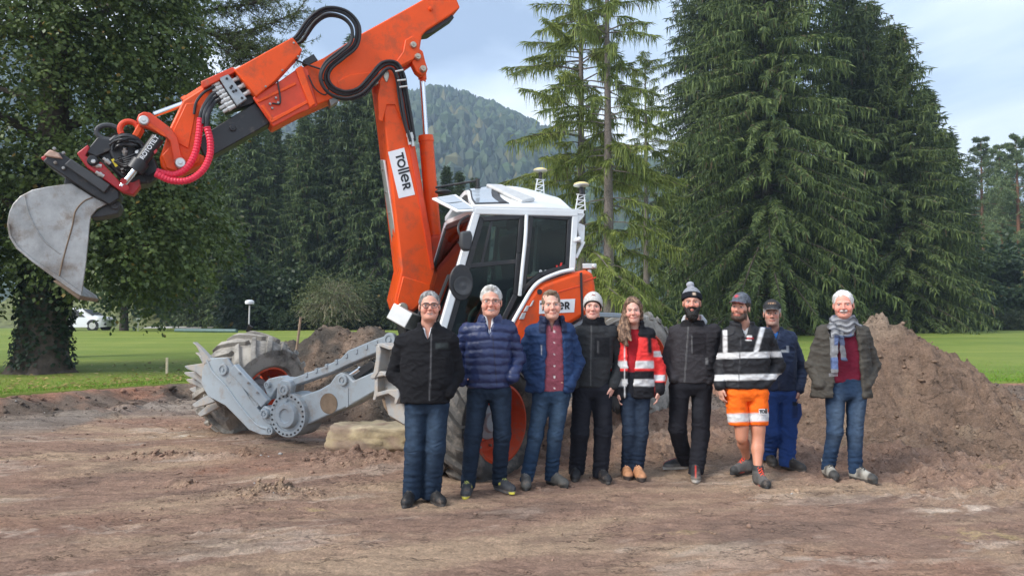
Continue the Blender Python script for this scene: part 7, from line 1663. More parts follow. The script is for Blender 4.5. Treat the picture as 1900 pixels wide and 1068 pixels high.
tree(k4, 20, 'spruce_tree', 1728, 48, 150, 'spruce on the right shoulder of the pointed spruce', group=GR, rz=5.1, wide=1.2)
tree(k1, 28, 'spruce_tree', 1330, 52, -150, 'dark spruce filling the gap left of the hugest spruce', group=GR, rz=4.)
tree(k3, 22, 'spruce_tree', 1838, 82, 350, 'far hazy spruce behind the first pine trunk', group='spruces behind the pines', rz=.7, wide=1.3)
tree(k4, 20, 'spruce_tree', 1880, 84, 335, 'far hazy spruce behind the rightmost pines', group='spruces behind the pines', rz=2.7, wide=1.3)
tree(k4, 20, 'spruce_tree', 1765, 50, 235, 'lower spruce at the right edge of the tall spruces', group=GR, rz=.4, wide=1.25)
for i, (px, Y, top, w, kk) in enumerate(((650, 58, 50, 1., 3), (603, 60, 160, 1.1, 4), (703, 57, 105, 1., 4), (562, 57, 185, 1.05, 3), (462, 57, 165, 1.15, 4), (412, 60, 190, 1.15, 3), (505, 63, 215, 1.1, 4), (365, 63, 175, 1.15, 3), (745, 60, 300, 1.0, 4), (680, 65, 125, 1.1, 3), (320, 66, 240, 1.1, 4), (535, 66, 240, 1.1, 3), (585, 68, 230, 1.1, 4))):
    where = ('tallest spruce left of the boom, tip showing above the arm', 'spruce just left of the tallest spruce behind the arm', 'spruce half hidden by the boom', 'spruce below the middle of the telescopic arm', 'spruce below the black telescope tube', 'spruce above the survey pole', 'low spruce in the gap below the arm', 'spruce right of the broadleaf tree', 'short spruce seen between boom cylinder and cab', 'spruce between the tallest spruce and the boom', 'spruce partly behind the broadleaf tree crown', 'dim spruce in the second row below the arm', 'dim second row spruce left of the boom')[i]
    tree(k3 if kk == 3 else k4, 22 if kk == 3 else 20, 'spruce_tree', px, Y, top, where, group=GL, rz=i*1.7, wide=w)
for i, (px, Y, top) in enumerate(((828, 62, 300), (852, 66, 310), (880, 64, 322), (800, 60, 318))):
    tree(k4, 20, 'spruce_tree', px, Y, top, ('young spruce nearest the boom cylinder', 'young spruce over the cab visor', 'young spruce left of the larch', 'young spruce behind the boom cylinder')[i], group='young spruces behind the cab', rz=i*2.2, wide=.9)
# larches: open crowns, long level limbs with hanging yellow-green sprays
LCH = ((.11, .145, .030), (.24, .265, .058))
def sweep(h, az, rs): return np.where(rs.rand(len(h)) < .4, .4, rs.uniform(.65, 1.1, len(h)))
kl1 = TreeKind(conifer(11, 17, 4.8, 135, 2.0, .40, (.0, .35), .40, .046, (.24, .58), .034, 1.0, LCH, .22, BARKL, .7, lens=sweep, tmin=.3))
kl2 = TreeKind(conifer(12, 18, 2.8, 110, 2.2, .35, (-.05, .25), .44, .046, (.24, .58), .034, 1.0, ((.09, .125, .028), (.20, .235, .052)), .22, BARKL, .7, lens=sweep, tmin=.32))
b = spot(1080, 29); kl1.put('larch_tree', b, 'larch with long yellow-green limbs reaching left above the cab', 'tree', 'larches behind the cab', 1., 2.6)
b = spot(1130, 27); kl2.put('larch_tree', b, 'larch with tall straight grey trunk right of the cab', 'tree', 'larches behind the cab', 1., .9)
b = spot(1200, 36); kl2.put('larch_tree', b, 'thin larch between the grey trunk and the hugest spruce', 'tree', 'larches behind the cab', .8, 3.9)
# far pines at the right edge
def pine(seed, H, R, n, bark=BARKP, tuft=.32, z0=.45):
    rs = np.random.RandomState(seed); mb = MB(); tips = []
    for i in range(n):
        h = z0+(1-z0)*(i+rs.rand())/n; az = i*2.4+rs.normal(0, .4); L_ = R*(1-((h-z0)/(1-z0))**1.5*.8)*rs.uniform(.6, 1.1); z = H*h; pts = [Vector((0, 0, z))]
        for t in (.35, .7, 1.): pts.append(Vector((cos(az)*L_*t, sin(az)*L_*t, z+L_*(.05*t+.12*t*t)+rs.normal(0, .06))))
        mb.tube(pts, [.05, .035, .022, .01], 4)
        for t in np.linspace(.3, 1, 9):
            p = pts[0].lerp(pts[-1], t); 
            for _ in range(5): tips.append(p+Vector(rs.normal(0, .32, 3))*L_*.35)
    T = np.array([p[:] for p in tips]); T = np.repeat(T, 13, 0); d = rs.normal(size=T.shape); d[:, 2] += .35; d = unit(d); V, F_ = blades(T, d, np.full(len(T), tuft)*rs.uniform(.6, 1.2, len(T)), np.full(len(T), .055), rs)
    c = np.array((.07, .11, .05))+(np.array((.17, .21, .09))-np.array((.07, .11, .05)))*rs.rand(len(T), 1); C = np.repeat(c, 4, 0)
    tb = MB(); tb.tube([(0, 0, -.3), (.05, 0, H*.3), (-.05, .03, H*.65), (0, 0, H)], [.26, .20, .14, .03], 10)
    return (V, F_, C), tb, mb, bark
kp = TreeKind(pine(21, 19, 3.3, 40))
for i, (px, Y, top) in enumerate(((1828, 78, 255), (1862, 74, 268), (1893, 70, 250), (1800, 84, 330))):
    b = spot(px, Y); s_ = height_for(top, Y, b)/19; kp.put('pine_tree', b, ('pine with bare reddish trunk, first beyond the spruces', 'pine between two pines at the far right', 'rightmost pine cut by the picture edge', 'smallest pine peeping out behind the spruces')[i], 'tree', 'pines at the far right', s_, i*1.9)
# broadleaf foliage: flat drooping sprays of leaves
def foliage(rs, C, Rr, nspray, nleaf, size, col, droop=.5, shell=.55, spread=.55, lobes=None, keep=None):
    u = unit(rs.normal(size=(nspray, 3))); r = (shell+(1-shell)*rs.rand(nspray)**.6)[:, None]; ctr = np.array(C)+u*np.array(Rr)*r*(1+.22*fbm(u[:, 0]*2.2, u[:, 1]*2.2, u[:, 2]*2.2, 3))[:, None]
    if keep is not None: k = keep(ctr); ctr, u = ctr[k], u[k]; nspray = len(ctr)
    ax = unit(u*np.array((1, 1, .3))+rs.normal(0, .35, u.shape)); ax[:, 2] -= droop; ax = unit(ax); sd_ = unit(np.cross(ax, rs.normal(0, .3, ax.shape)+np.array((0, 0, 1.))))
    P = np.repeat(ctr, nleaf, 0); A_ = np.repeat(ax, nleaf, 0); S = np.repeat(sd_, nleaf, 0); a = rs.rand(len(P))*spread*1.5; s_ = rs.normal(0, .42*spread, len(P))*(1-a/(spread*1.9)); P = P+A_*a[:, None]+S*s_[:, None]+rs.normal(0, .06*spread, P.shape); P[:, 2] -= .5*droop*a*a
    d = unit(A_*.7+S*np.sign(s_)[:, None]*.6+rs.normal(0, .45, P.shape)-np.array((0, 0, .35))); n_ = unit(np.cross(A_, S)+rs.normal(0, .45, P.shape)); w = unit(np.cross(d, n_)); L_ = size*rs.uniform(.6, 1.25, len(P)); mid = P+d*(L_*.5)[:, None]-n_*(L_*.06)[:, None]
    V = np.stack([P, mid+w*(L_*.42)[:, None], P+d*L_[:, None], mid-w*(L_*.42)[:, None]], 1); F_ = np.array([[0, 1, 2], [0, 2, 3]])[None]+(np.arange(len(P))*4)[:, None, None]
    g = np.clip(np.repeat(rs.rand(nspray, 1), nleaf, 0)*.6+rs.rand(len(P), 1)*.5, 0, 1); c0, c1 = np.array(col[0]), np.array(col[1]); c = c0+(c1-c0)*g; ye = rs.rand(len(P)) < .012; c[ye] = np.array((.22, .15, .03))
    return V.reshape(-1, 3), F_.reshape(-1, 3), np.repeat(c, 4, 0)
def join(parts):
    Vs, Fs, Cs, o = [], [], [], 0
    for V, F_, C in parts: Vs.append(V); Fs.append(F_+o); Cs.append(C); o += len(V)
    return np.concatenate(Vs), np.concatenate(Fs), np.concatenate(Cs)
rs = np.random.RandomState(77)
bt = spot(80, 16.6); bt.z -= .05
DK = ((.034, .060, .018), (.130, .172, .045))
e = empty('broadleaf_tree', bt, 'big dark broadleaf tree with ivy-clad trunk behind the bucket', 'tree')
crown = join([foliage(rs, (-.5, .3, 7.2), (3.7, 3.2, 4.6), 2000, 34, .105, DK, .55, .45, .6), foliage(rs, (1.7, .2, 3.75), (2.0, 2.0, 1.9), 620, 34, .105, DK, .7, .3, .55), foliage(rs, (-2.2, -.2, 3.4), (1.9, 1.8, 1.9), 420, 34, .105, DK, .7, .3, .55), foliage(rs, (1.3, -.1, 8.8), (2.0, 2.0, 2.6), 500, 34, .105, DK, .55, .3, .55)])
mesh_obj('crown', crown[0], crown[1], LEAF, e, smooth=False, col=crown[2], world=False)
tb = MB(); n_ = 40; prof = [(-.25, .80), (.0, .74), (.15, .62), (.5, .52), (1.2, .46), (2.6, .42), (4.5, .36), (7, .24), (9.5, .10)]; vs = []; fs = []
for z, r in prof:
    for k in range(n_):
        t = 2*pi*k/n_; fl = 1+.16*math.exp(-max(z, 0)/.35)*sin(5*t+1)+.05*sin(9*t+z)+.03*sin(17*t+2*z); vs.append((r*fl*cos(t)+.06*z*.4, r*fl*sin(t), z))
for j in range(len(prof)-1):
    for k in range(n_): fs.append((j*n_+k, j*n_+(k+1) % n_, (j+1)*n_+(k+1) % n_, (j+1)*n_+k))
tb.add([Vector(v)+Vector(bt) for v in vs], fs); tb.build('trunk', pmat('old_bark', (.095, .075, .06), .95, var=.4, vscale=7, bump=1., bscale=12, spec=.15), e, ang=80)
lb = MB()
for k in range(16):
    az = k*2.4; z = 2.2+k*.42; L_ = 2.8*rs.uniform(.7, 1.2); pts = [Vector(bt)+Vector((.06*z*.4, 0, z))]
    for t in (.3, .65, 1.): pts.append(pts[0]+Vector((cos(az)*L_*t, sin(az)*L_*t, L_*(.55*t-.25*t*t))))
    lb.tube(pts, [.13, .09, .05, .02], 6)
lb.build('limbs', BARK, e)
# ivy on the trunk
n = 5200; z = rs.rand(n)*4.6+.25; t = rs.rand(n)*2*pi; keepm = rs.rand(n) < np.clip(.3+z*.8+.5*np.sin(3*t+1), 0, 1); z, t = z[keepm], t[keepm]; n = len(z)
rr_ = np.interp(z, [p_[0] for p_ in prof], [p_[1] for p_ in prof])+rs.uniform(.02, .13, n)
P = np.stack([rr_*np.cos(t)+.024*z, rr_*np.sin(t), z], -1); d = unit(np.stack([np.cos(t)*.5, np.sin(t)*.5, -np.ones(n)], -1)+rs.normal(0, .45, (n, 3))); nn_ = unit(np.stack([np.cos(t), np.sin(t), np.full(n, .4)], -1)+rs.normal(0, .3, (n, 3))); w = unit(np.cross(d, nn_)); L_ = rs.uniform(.06, .12, n)
V = np.stack([P, P+d*(L_*.5)[:, None]+w*(L_*.5)[:, None], P+d*L_[:, None], P+d*(L_*.5)[:, None]-w*(L_*.5)[:, None]], 1); F_ = np.array([[0, 1, 2], [0, 2, 3]])[None]+(np.arange(n)*4)[:, None, None]
c = np.array((.012, .026, .010))+rs.rand(n, 1)*np.array((.022, .034, .012)); iv = mesh_obj('ivy', V.reshape(-1, 3), F_.reshape(-1, 3), LEAF, e, smooth=False, col=np.repeat(c, 4, 0), world=False); iv['kind'] = 'stuff'
# pine whose limbs reach over the arm, trunk behind the broadleaf crown
b = spot(78, 21.5); e = empty('pine_tree', b, 'pine stretching long crooked limbs over the excavator arm, top left', 'tree')
tr = MB(); tr.tube([b+Vector((0, 0, -.3)), b+Vector((.1, 0, 5)), b+Vector((0, .1, 10)), b+Vector((.1, 0, 14))], [.34, .28, .2, .08], 12); tr.build('trunk', BARKP, e)
lm = MB(); tips = []; tdir = []
def limb(pts, r, Y0, Y1, tuft, depth=0):
    P = [at(x, y, Y0+(Y1-Y0)*i/(len(pts)-1)) for i, (x, y) in enumerate(pts)]; S = spline(P, 5); lm.tube(S, list(np.linspace(r, r*.25, len(S))), 6)
    for i in range(len(S)):
        f = i/(len(S)-1)
        if f < tuft: continue
        for _ in range(6):
            q = S[i]; L_ = rs.uniform(.25, .85); dd = Vector(rs.normal(0, 1, 3)); dd.z = dd.z*.5-.05; dd.x += .5; dd.normalize(); e_ = q+dd*L_; m_ = q.lerp(e_, .5)+Vector((0, 0, -.04)); lm.tube([q, m_, e_], [.014, .009, .005], 4, cap=False)
            for s_ in np.linspace(.25, 1, 8): tips.append((q.lerp(e_, s_)+Vector(rs.normal(0, .055, 3)))[:]); tdir.append(dd[:])
for pts, r, t in (([(80,-20),(190,10),(264,28),(330,44),(400,66),(440,88),(470,110)], .12, .35), ([(330,44),(390,20),(450,10),(520,-8)], .06, .1), ([(400,66),(450,60),(500,44),(560,20)], .05, .05), ([(80,90),(200,120),(252,129),(300,140),(370,163)], .09, .75), ([(300,140),(330,118),(352,100)], .04, .5), ([(360,50),(420,96),(450,130)], .04, .4), ([(300,36),(330,5),(380,-30)], .06, .2), ([(440,88),(500,92),(540,84)], .04, .1), ([(440,20),(470,-20),(520,-50)], .05, .2), ([(270,135),(310,170),(360,182)], .04, .9), ([(190,-30),(280,-20),(380,-12),(460,-30)], .1, .2)): limb(pts, r, 20.8, 20.2, t)
lm.build('limbs', BARK, e)
T = np.repeat(np.array(tips), 8, 0); D0 = np.repeat(np.array(tdir), 8, 0); d = unit(D0*.8+rs.normal(0, .8, T.shape)+np.array((0, 0, .25))); V, F_ = blades(T, d, rs.uniform(.07, .14, len(T)), np.full(len(T), .015), rs); c = np.array((.07, .10, .035))+rs.rand(len(T), 1)*np.array((.11, .115, .035)); mesh_obj('needles', V, F_, NEEDLE, e, smooth=False, col=np.repeat(c, 4, 0))
# bushes along the far lawn edge
def bush_kind(seed, col, size=.16, n=420, nl=22, R=(1.5, 1.4, 1.3)):
    rs_ = np.random.RandomState(seed); V, F_, C = foliage(rs_, (0, 0, R[2]*.85), R, n, nl, size, col, .4, .35, .5); V[:, 2] = np.maximum(V[:, 2], .01); tb = MB()
    for k in range(5): tb.tube([(0, 0, -.1), (.25*cos(k*1.3), .25*sin(k*1.3), R[2]*.5), (.7*cos(k*1.3), .7*sin(k*1.3), R[2])], [.05, .035, .015], 5)
    K_ = TreeKind(((V, F_, C), tb, None, None)); return K_
bk1 = bush_kind(31, ((.020, .040, .016), (.065, .095, .034))); bk2 = bush_kind(32, ((.030, .045, .020), (.095, .115, .045)))
bushes = [(500, 53, 490, 0), (545, 52, 515, 0), (468, 55, 530, 0), (690, 52, 520, 0), (722, 50, 548, 1), (575, 54, 520, 0), (660, 50, 565, 1), (1700, 47, 560, 0), (1735, 50, 548, 0), (1775, 54, 520, 0), (1815, 60, 470, 0), (1850, 62, 450, 0), (1888, 58, 460, 0), (1840, 52, 570, 1), (1790, 49, 580, 1), (1885, 50, 575, 1), (1240, 44, 560, 0), (1500, 41, 575, 0), (1560, 43, 570, 0), (1640, 44, 560, 0), (1150, 50, 540, 1), (1190, 46, 560, 1), (390, 62, 555, 1), (440, 60, 560, 0), (530, 49, 575, 0)]
BL = ['tall dark bush right of the survey pole', 'dark bush left of the twiggy bush', 'low dark bush behind the survey pole', 'dark bush right of the twiggy bush', 'pale green bush beside the boom foot', 'dark bush directly behind the twiggy bush', 'low pale green bush in front of the twiggy bush', 'dark bush over the right flank of the soil cone', 'dark bush second from the soil cone', 'dark bush third from the soil cone', 'tall dark bush below the first pine trunk', 'tallest dark bush between the pines', 'dark bush below the rightmost pine', 'low pale bush on the right lawn edge, middle one', 'low pale bush on the right lawn edge nearest the soil cone', 'low pale bush at the right picture edge', 'dark bush behind the woman in red', 'dark bush behind the man with the scarf, left one', 'dark bush behind the man with the scarf, right one', 'dark bush behind the tip of the soil cone', 'pale bush behind the larch trunk', 'pale bush between larch trunk and bearded man', 'pale green bush above the lying pipe', 'dark bush left of the survey pole', 'small dark bush between survey pole and grey heap']
for i, (px, Y, top, kk) in enumerate(bushes):
    b = spot(px, Y); s_ = height_for(top, Y, b)/2.5; (bk1 if kk == 0 else bk2).put('leafy_bush', b, BL[i], 'bush', 'bushes along the far lawn edge', s_, i*1.3)
# arching leafless bush
b = spot(622, 49); e = empty('twiggy_bush', b, 'pale arching twiggy bush behind the grey soil heap', 'bush'); tw = MB()
for k in range(900):
    az = rs.rand()*2*pi; R_ = rs.uniform(.4, 2.1); Hh = rs.uniform(1.2, 3.5)*(1-.45*(R_/2.1)**2); p0 = b+Vector(rs.normal(0, .22, 3))*Vector((1, 1, 0)); s0 = Vector((cos(az), sin(az), 0)); pts = [p0, p0+s0*R_*.3+Vector((0, 0, Hh*.7)), p0+s0*R_*.75+Vector((0, 0, Hh)), p0+s0*R_*1.15+Vector(rs.normal(0, .15, 3))+Vector((0, 0, Hh*.62))]; tw.tube(spline(pts, 3), .011, 3, cap=False)
tw.build('twigs', pmat('pale_twig', (.30, .26, .17), .9, var=.35, vscale=5), e)
V, F_, C = foliage(rs, (0, 0, 1.9), (2.3, 2.1, 1.8), 1000, 14, .11, ((.09, .12, .045), (.20, .22, .09)), .4, .4, .5); mesh_obj('leaves', V, F_, LEAF, e, smooth=False, col=C, world=False)
# small tree by the parked car
b = spot(231, 47); e = empty('lawn_tree', b, 'slim tree with low dark crown beside the white car', 'tree'); MB().tube([b+Vector((0, 0, -.1)), b+Vector((.0, 0, 1.5)), b+Vector((.05, 0, 4)), b+Vector((0, 0, 7))], [.30, .22, .18, .05], 10).build('trunk', BARK, e)
cr = foliage(rs, (.6, 0, 6.0), (3.2, 3.0, 4.4), 620, 24, .24, ((.020, .042, .014), (.07, .11, .03)), .5, .3, .9); mesh_obj('crown', cr[0], cr[1], LEAF, e, smooth=False, col=cr[2], world=False)
# ------------------------------------------------------------------ wooded hills far behind
rx = np.array([-700, -200, 150, 262, 330, 430, 520, 620, 700, 770, 820, 862, 905, 940, 1000, 1080, 1180, 1300, 1500, 1800, 2300, 2800]); ry = np.array([250, 150, 60, 95, 150, 205, 235, 215, 188, 176, 170, 176, 192, 205, 236, 268, 300, 330, 352, 372, 372, 372])+34
YR = 760.
hxx = np.linspace(-1000, 900, 150); hyy = np.linspace(250, 1150, 70); HX, HY = np.meshgrid(hxx, hyy)
rid = CAM_H+(590-np.interp(950+HX/YR*FPX, rx, ry))/FPX*YR
def hill_z(x, y):
    r = CAM_H+(590-np.interp(950+x/YR*FPX, rx, ry))/FPX*YR; t = sstep(260, YR, y); f = t**.9*(1-.35*sstep(YR, 1150, y)); return r*f+9*perlin3(x*.018, y*.018, 3.)*f*(1-f*.6)+1
hill = grid_obj('hill', HX, HY, hill_z(HX, HY), pmat('forest_floor', (.035, .055, .024), .95, var=.3, vscale=.05)); props(hill, 'long wooded hill fading into haze behind the trees', 'hill', kind='structure')
n = 11500; tx = rs.uniform(-520, 420, n); ty = rs.uniform(380, 790, n); vis = np.interp(950+tx/ty*FPX, [0, 240, 250, 960, 1020, 1240, 1260], [.25, .3, 1, 1, .8, .8, .15]); k = rs.rand(n) < vis; tx, ty = tx[k], ty[k]; n = len(tx); tz = hill_z(tx, ty)
hgt = rs.uniform(8, 16, n); wd = hgt*rs.uniform(.22, .46, n); con = rs.rand(n) < .5
NS = 5; an = np.linspace(0, 2*pi, NS, endpoint=False)
lv_c = np.array([(0., .75), (.3, 1.), (.62, .55), (1., .02)]); lv_r = np.array([(.05, .5), (.38, 1.), (.75, .82), (1., .1)])
V = np.zeros((n, 4, NS, 3)); 
for j in range(4):
    lh = np.where(con, lv_c[j, 0], lv_r[j, 0]); lr = np.where(con, lv_c[j, 1], lv_r[j, 1]); rj = (wd*lr)[:, None]*(1+.28*rs.normal(size=(n, NS))).clip(.4, 1.6)
    V[:, j, :, 0] = tx[:, None]+rj*np.cos(an); V[:, j, :, 1] = ty[:, None]+rj*np.sin(an); V[:, j, :, 2] = (tz+lh*hgt)[:, None]+rs.normal(0, .5, (n, NS))*(j < 3)
fq = np.array([[j*NS+q, j*NS+(q+1) % NS, (j+1)*NS+(q+1) % NS, (j+1)*NS+q] for j in range(3) for q in range(NS)])
Fh = (fq[None]+(np.arange(n)*4*NS)[:, None, None]).reshape(-1, 4); ch = np.where(con[:, None], np.array((.016, .034, .017)), np.array((.038, .062, .021)))*rs.uniform(.6, 1.5, (n, 1)); yl = rs.rand(n) < .05; ch[yl] = np.array((.11, .10, .03))
wood = mesh_obj('forest', V.reshape(-1, 3), Fh, NEEDLE, smooth=True, ang=30, col=np.repeat(ch, 4*NS, 0)); props(wood, 'mixed forest covering the distant hill', 'forest', kind='stuff')
# grassy bank beyond the car
bx = np.linspace(-46, -10, 120); by = np.linspace(58, 82, 60); BX, BY = np.meshgrid(bx, by); BZ = lawn_z(BX, BY)+(sstep(59, 76, BY)*5.2+.25*fbm(BX*.8, BY*.8, 3., 4)*sstep(59, 62, BY))*sstep(-10, -17, BX)+.01
bank = grid_obj('grass_bank', BX, BY, BZ, pmat('rough_grass', (.125, .135, .045), .9, var=.55, vscale=1.6, bump=1., bscale=9)); props(bank, 'rough grassy bank behind the white car', 'bank', kind='structure')
q0 = [spot(270, 57), spot(330, 57.5), spot(400, 58.5), spot(470, 60)]; m = MB(); P_ = spline([p_+Vector((0, 0, .08)) for p_ in q0], 6)
m.add([p_+Vector((0, -.8, 0)) for p_ in P_]+[p_+Vector((0, .8, .12)) for p_ in P_], [(i, i+1, len(P_)+i+1, len(P_)+i) for i in range(len(P_)-1)]); props(m.build('path', pmat('gravel_path', (.42, .40, .36), .95, var=.15)), 'pale gravel path below the grassy bank', 'path', kind='structure')
# ------------------------------------------------------------------ air
hz = MB(); hz.box((0, 560, 150), (3600, 1300, 460)); ho = hz.build('haze', bpy.data.materials.new('haze_air'), smooth=False); props(ho, 'thin blue-grey haze over the valley', 'haze', kind='stuff')
hm = ho.data.materials[0]; hm.use_nodes = True; N = hm.node_tree.nodes; N.remove(N['Principled BSDF']); pv = N.new('ShaderNodeVolumePrincipled'); pv.inputs['Color'].default_value = (.62, .80, 1., 1); pv.inputs['Density'].default_value = .0006; pv.inputs['Anisotropy'].default_value = .0
lnk(hm, pv.outputs[0], N['Material Output'].inputs['Volume'])
# ------------------------------------------------------------------ small things on the site
WOOD = pmat('weathered_wood', (.30, .21, .14), .85, var=.3, vscale=12, bump=.3, bscale=90)
# boulder
g = gnd(690, 850); bm = bmesh.new(); bmesh.ops.create_cube(bm, size=1); bmesh.ops.subdivide_edges(bm, edges=bm.edges[:], cuts=14, use_grid_fill=True)
V = np.array([v.co[:] for v in bm.verts]); q = V/np.linalg.norm(V, axis=1)[:, None]; V = V*.74+q*.14; F_ = [[v.index for v in f.verts] for f in bm.faces]; bm.free()
V = V*np.array((.98, .62, .40)); r_ = 1+.17*fbm(q[:, 0]*1.9, q[:, 1]*1.9, q[:, 2]*1.9, 4)+.05*fbm(q[:, 0]*7, q[:, 1]*7, q[:, 2]*7, 3); V = V*r_[:, None]; V[:, 2] += .005*np.sin(V[:, 2]*42+2*fbm(V[:, 0]*3, V[:, 1]*3, V[:, 2]*3, 2))
an = radians(-8); V = np.stack([V[:, 0]*cos(an)-V[:, 1]*sin(an), V[:, 0]*sin(an)+V[:, 1]*cos(an), V[:, 2]], -1)
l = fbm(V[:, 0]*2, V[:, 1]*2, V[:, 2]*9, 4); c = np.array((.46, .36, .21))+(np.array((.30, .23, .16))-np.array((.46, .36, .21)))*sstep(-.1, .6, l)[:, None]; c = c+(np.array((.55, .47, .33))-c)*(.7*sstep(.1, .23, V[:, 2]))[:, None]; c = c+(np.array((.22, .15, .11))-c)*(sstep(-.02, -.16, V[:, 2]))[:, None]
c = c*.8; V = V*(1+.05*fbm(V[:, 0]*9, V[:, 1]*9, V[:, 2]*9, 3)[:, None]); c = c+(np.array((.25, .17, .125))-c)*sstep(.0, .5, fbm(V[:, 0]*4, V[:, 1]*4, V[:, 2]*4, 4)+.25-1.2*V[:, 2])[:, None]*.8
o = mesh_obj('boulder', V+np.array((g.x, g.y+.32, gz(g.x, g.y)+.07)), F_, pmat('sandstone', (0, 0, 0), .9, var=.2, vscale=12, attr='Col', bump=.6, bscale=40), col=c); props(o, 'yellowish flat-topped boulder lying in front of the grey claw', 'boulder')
# survey pole with receiver and controller
b = at(459, 640, 13.6); b.z = gz(b.x, b.y); e = empty('survey_pole', b, 'white satellite receiver on a thin pole with handheld controller', 'survey pole'); top = at(463, 566, 13.6)
MB().cyl(b-Vector((0, 0, .05)), top, .014, n=10).build('pole', ALU, e)
MB().lathe(top, Zv, [(0, .03), (.01, .055), (.02, .065)], 18).build('receiver_base', DGREY, e); MB().lathe(top+Zv*.02, Zv, [(0, .075), (.03, .085), (.06, .078), (.075, .05), (.08, 0)], 22).build('receiver', WHITE, e)
R_ = Matrix.Rotation(radians(35), 3, 'Y') @ Matrix.Rotation(radians(-50), 3, 'X'); ct = at(463, 610, 13.4); MB().box(ct, (.10, .20, .03), R_).build('controller', BLACK, e, bev=.008); MB().box(ct+R_ @ Vector((0, .03, .017)), (.085, .12, .004), R_).build('screen', pmat('dark_screen', (.02, .025, .03), .1, var=0), e); MB().cyl(ct, at(460, 618, 13.6), .012, n=8).build('bracket', BLACK, e)
# stake in the grey heap, stakes on the lawn
a, c_ = at(548, 668, 11.3), at(558, 588, 11.3); MB_ = MB().tube([a-Vector((0, 0, .3)), a, a.lerp(c_, .5), c_], [.022, .022, .02, .019], 8).build('wooden_handle', WOOD); props(MB_, 'weathered wooden handle stuck upright in the grey soil heap', 'handle')
def stake(px, py0, py1, Y, col, label, w=.05):
    z0 = at(px, py0, Y); t_ = at(px, py1, Y); z0.z = float(lawn_z(np.array([z0.x]), np.array([Y]))[0])-.1; o = MB().beam(z0, Vector((z0.x, z0.y, t_.z)), w, w*.7, (0, 1, 0)).build('marker_stake', pmat('stake_%s' % label[:4], col, .8, var=.2, vscale=30), bev=.006); props(o, label, 'stake', 'marker stakes on the lawn')
stake(309.5, 690, 663, 16.4, (.62, .52, .36), 'pale wooden stake on the lawn left of the claw'); stake(1747, 660, 653, 27, (.75, .16, .02), 'small orange stake on the right lawn', .07)
# pipe lying on the lawn
a, c_ = spot(327, 44), spot(440, 42.0); a.z += .13; c_.z += .13; m = MB().cyl(a, c_, .11, n=16); o = m.build('plastic_pipe', pmat('pipe_teal', (.10, .16, .15), .5, var=.2)); props(o, 'long grey-green pipe lying on the lawn', 'pipe')
# signpost
b = spot(257, 45.5); e = empty('signpost', b, 'small white sign on a post beside the parked car', 'sign'); MB().cyl(b-Zv*.1, b+Zv*.75, .02, n=8).build('post', ALU, e); MB().box(b+Zv*.72, (.22, .02, .24)).build('sign_panel', pmat('sign_white', (.55, .57, .56), .5), e, bev=.005)
# parked car: white hatchback, its nose showing right of the ivy trunk
cb = spot(150, 49.5); car = empty('parked_car', cb+Vector((0, 0, .04)), 'white car parked behind the ivy-clad trunk', 'car')
def carbody():
    # side profile rows (x along the car, nose at +x), half widths per height
    sx = np.linspace(-2.1, 2.1, 43); rows = []
    hood_ = np.interp(sx, [-2.1, -1.95, -1.5, -.9, -.2, .55, 1.15, 1.7, 2.02, 2.1], [.72, .98, 1.10, 1.44, 1.50, 1.38, 1.02, .90, .72, .55])
    m = MB(); vs = []; fs = []; K = 13
    for i, x in enumerate(sx):
        zt = hood_[i]; w0 = .86*(1-.30*max(0, abs(x)-1.55)**1.5/.4); zb = .22+.10*max(0, abs(x)-1.7)
        for k in range(K):
            t = k/(K-1); ph = pi*t; y = w0*cos(ph); belt = .88; 
            s_ = abs(sin(ph))**.55; z = zb+(min(zt, belt)-zb)*min(1, s_*1.6); 
            if s_*1.6 > 1 and zt > belt: u = (s_*1.6-1)/.6; z = belt+(zt-belt)*min(1, u*1.25)**.8; y *= 1-.12*u
            vs.append((x, y, z))
    for i in range(len(sx)-1):
        for k in range(K-1): fs.append((i*K+k, i*K+k+1, (i+1)*K+k+1, (i+1)*K+k))
    fs += [tuple(range(K)), tuple((len(sx)-1)*K+k for k in reversed(range(K)))]+[(i*K+K-1, i*K, (i+1)*K, (i+1)*K+K-1) for i in range(len(sx)-1)]
    return m.add([Vector(v)+cb+Vector((0, 0, .04)) for v in vs], fs)
cw = pmat('car_white', (.78, .79, .80), .25, var=.02, coat=.6); carbody().build('body', cw, car, ang=40)
Cw = lambda x, y, z: cb+Vector((x, y, z+.04))
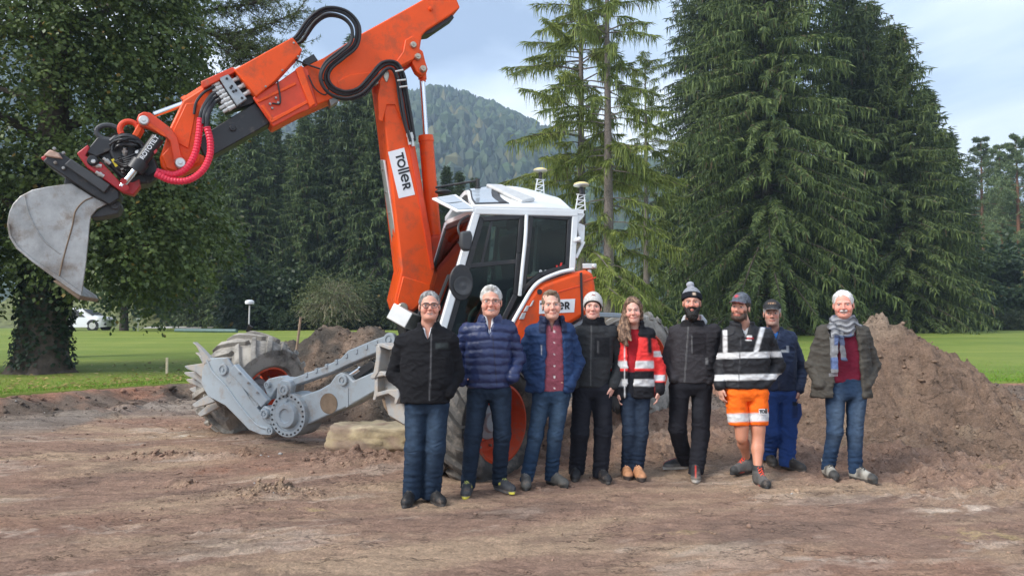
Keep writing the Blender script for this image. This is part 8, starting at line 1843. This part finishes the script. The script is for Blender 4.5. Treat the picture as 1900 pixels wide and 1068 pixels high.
for sx_ in (-1.3, 1.28):
    for sy in (-1, 1):
        wh = empty('wheel', Cw(sx_, sy*.78, .33)-org(car)); wh.parent = car; c0 = Cw(sx_, sy*.76, .33); MB().lathe(c0, (0, sy, 0), [(-.1, .33), (.08, .33), (.11, .30), (.11, .24), (.09, .23)], 26).build('tyre', BLACK, wh); MB().lathe(c0, (0, sy, 0), [(.05, .23), (.10, .225), (.10, .05), (.12, .04)], 14).build('rim', ALU, wh)
        MB().lathe(c0, (0, sy, 0), [(-.02, .40), (.085, .40), (.09, .36)], 26).build('wheel_arch', BLACK, car)
for sy in (-1, 1):
    MB().prism([Cw(.75, sy*.80, .92), Cw(-1.3, sy*.80, .96), Cw(-.9, sy*.74, 1.36), Cw(.1, sy*.74, 1.40)], (0, sy, 0), -.01, .02).build('side_window', BLACK, car)
    MB().box(Cw(1.93, sy*.62, .72), (.20, .30, .13)).build('headlight', pmat('headlamp', (.35, .37, .4), .1, var=.1), car, bev=.03); MB().box(Cw(2.02, sy*.6, .42), (.1, .3, .12)).build('air_intake', BLACK, car, bev=.02)
MB().prism([Cw(1.12, -.66, 1.045), Cw(.50, -.60, 1.40), Cw(.50, .60, 1.40), Cw(1.12, .66, 1.045)], (.5, 0, .86), -.01, .02).build('windscreen', BLACK, car)
MB().box(Cw(2.06, 0, .5), (.06, .7, .2)).build('grille', BLACK, car, bev=.02)

# fallen leaves on the lawn under the broadleaf tree
rs = np.random.RandomState(91); n = 900; lx_ = rs.uniform(-12.5, -5.5, n); ly_ = y_edge(lx_)+.1+rs.exponential(2.4, n); lz_ = lawn_z(lx_, ly_)+rs.uniform(.02, .045, n); a = rs.rand(n)*2*pi; r_ = rs.uniform(.02, .045, n); ti = rs.normal(0, .012, (n, 4))
V = np.stack([np.stack([lx_+r_*np.cos(a+k*pi/2)*(1 if k % 2 else 1.5), ly_+r_*np.sin(a+k*pi/2)*(1 if k % 2 else 1.5), lz_+ti[:, k]], -1) for k in range(4)], 1); c = np.array((.34, .27, .10))*rs.uniform(.5, 1.5, (n, 1))
props(mesh_obj('fallen_leaves', V.reshape(-1, 3), (np.array([[0, 1, 2], [0, 2, 3]])[None]+(np.arange(n)*4)[:, None, None]).reshape(-1, 3), LEAF, smooth=False, col=np.repeat(c, 4, 0)), 'yellow fallen leaves scattered on the lawn', 'leaves', kind='stuff')
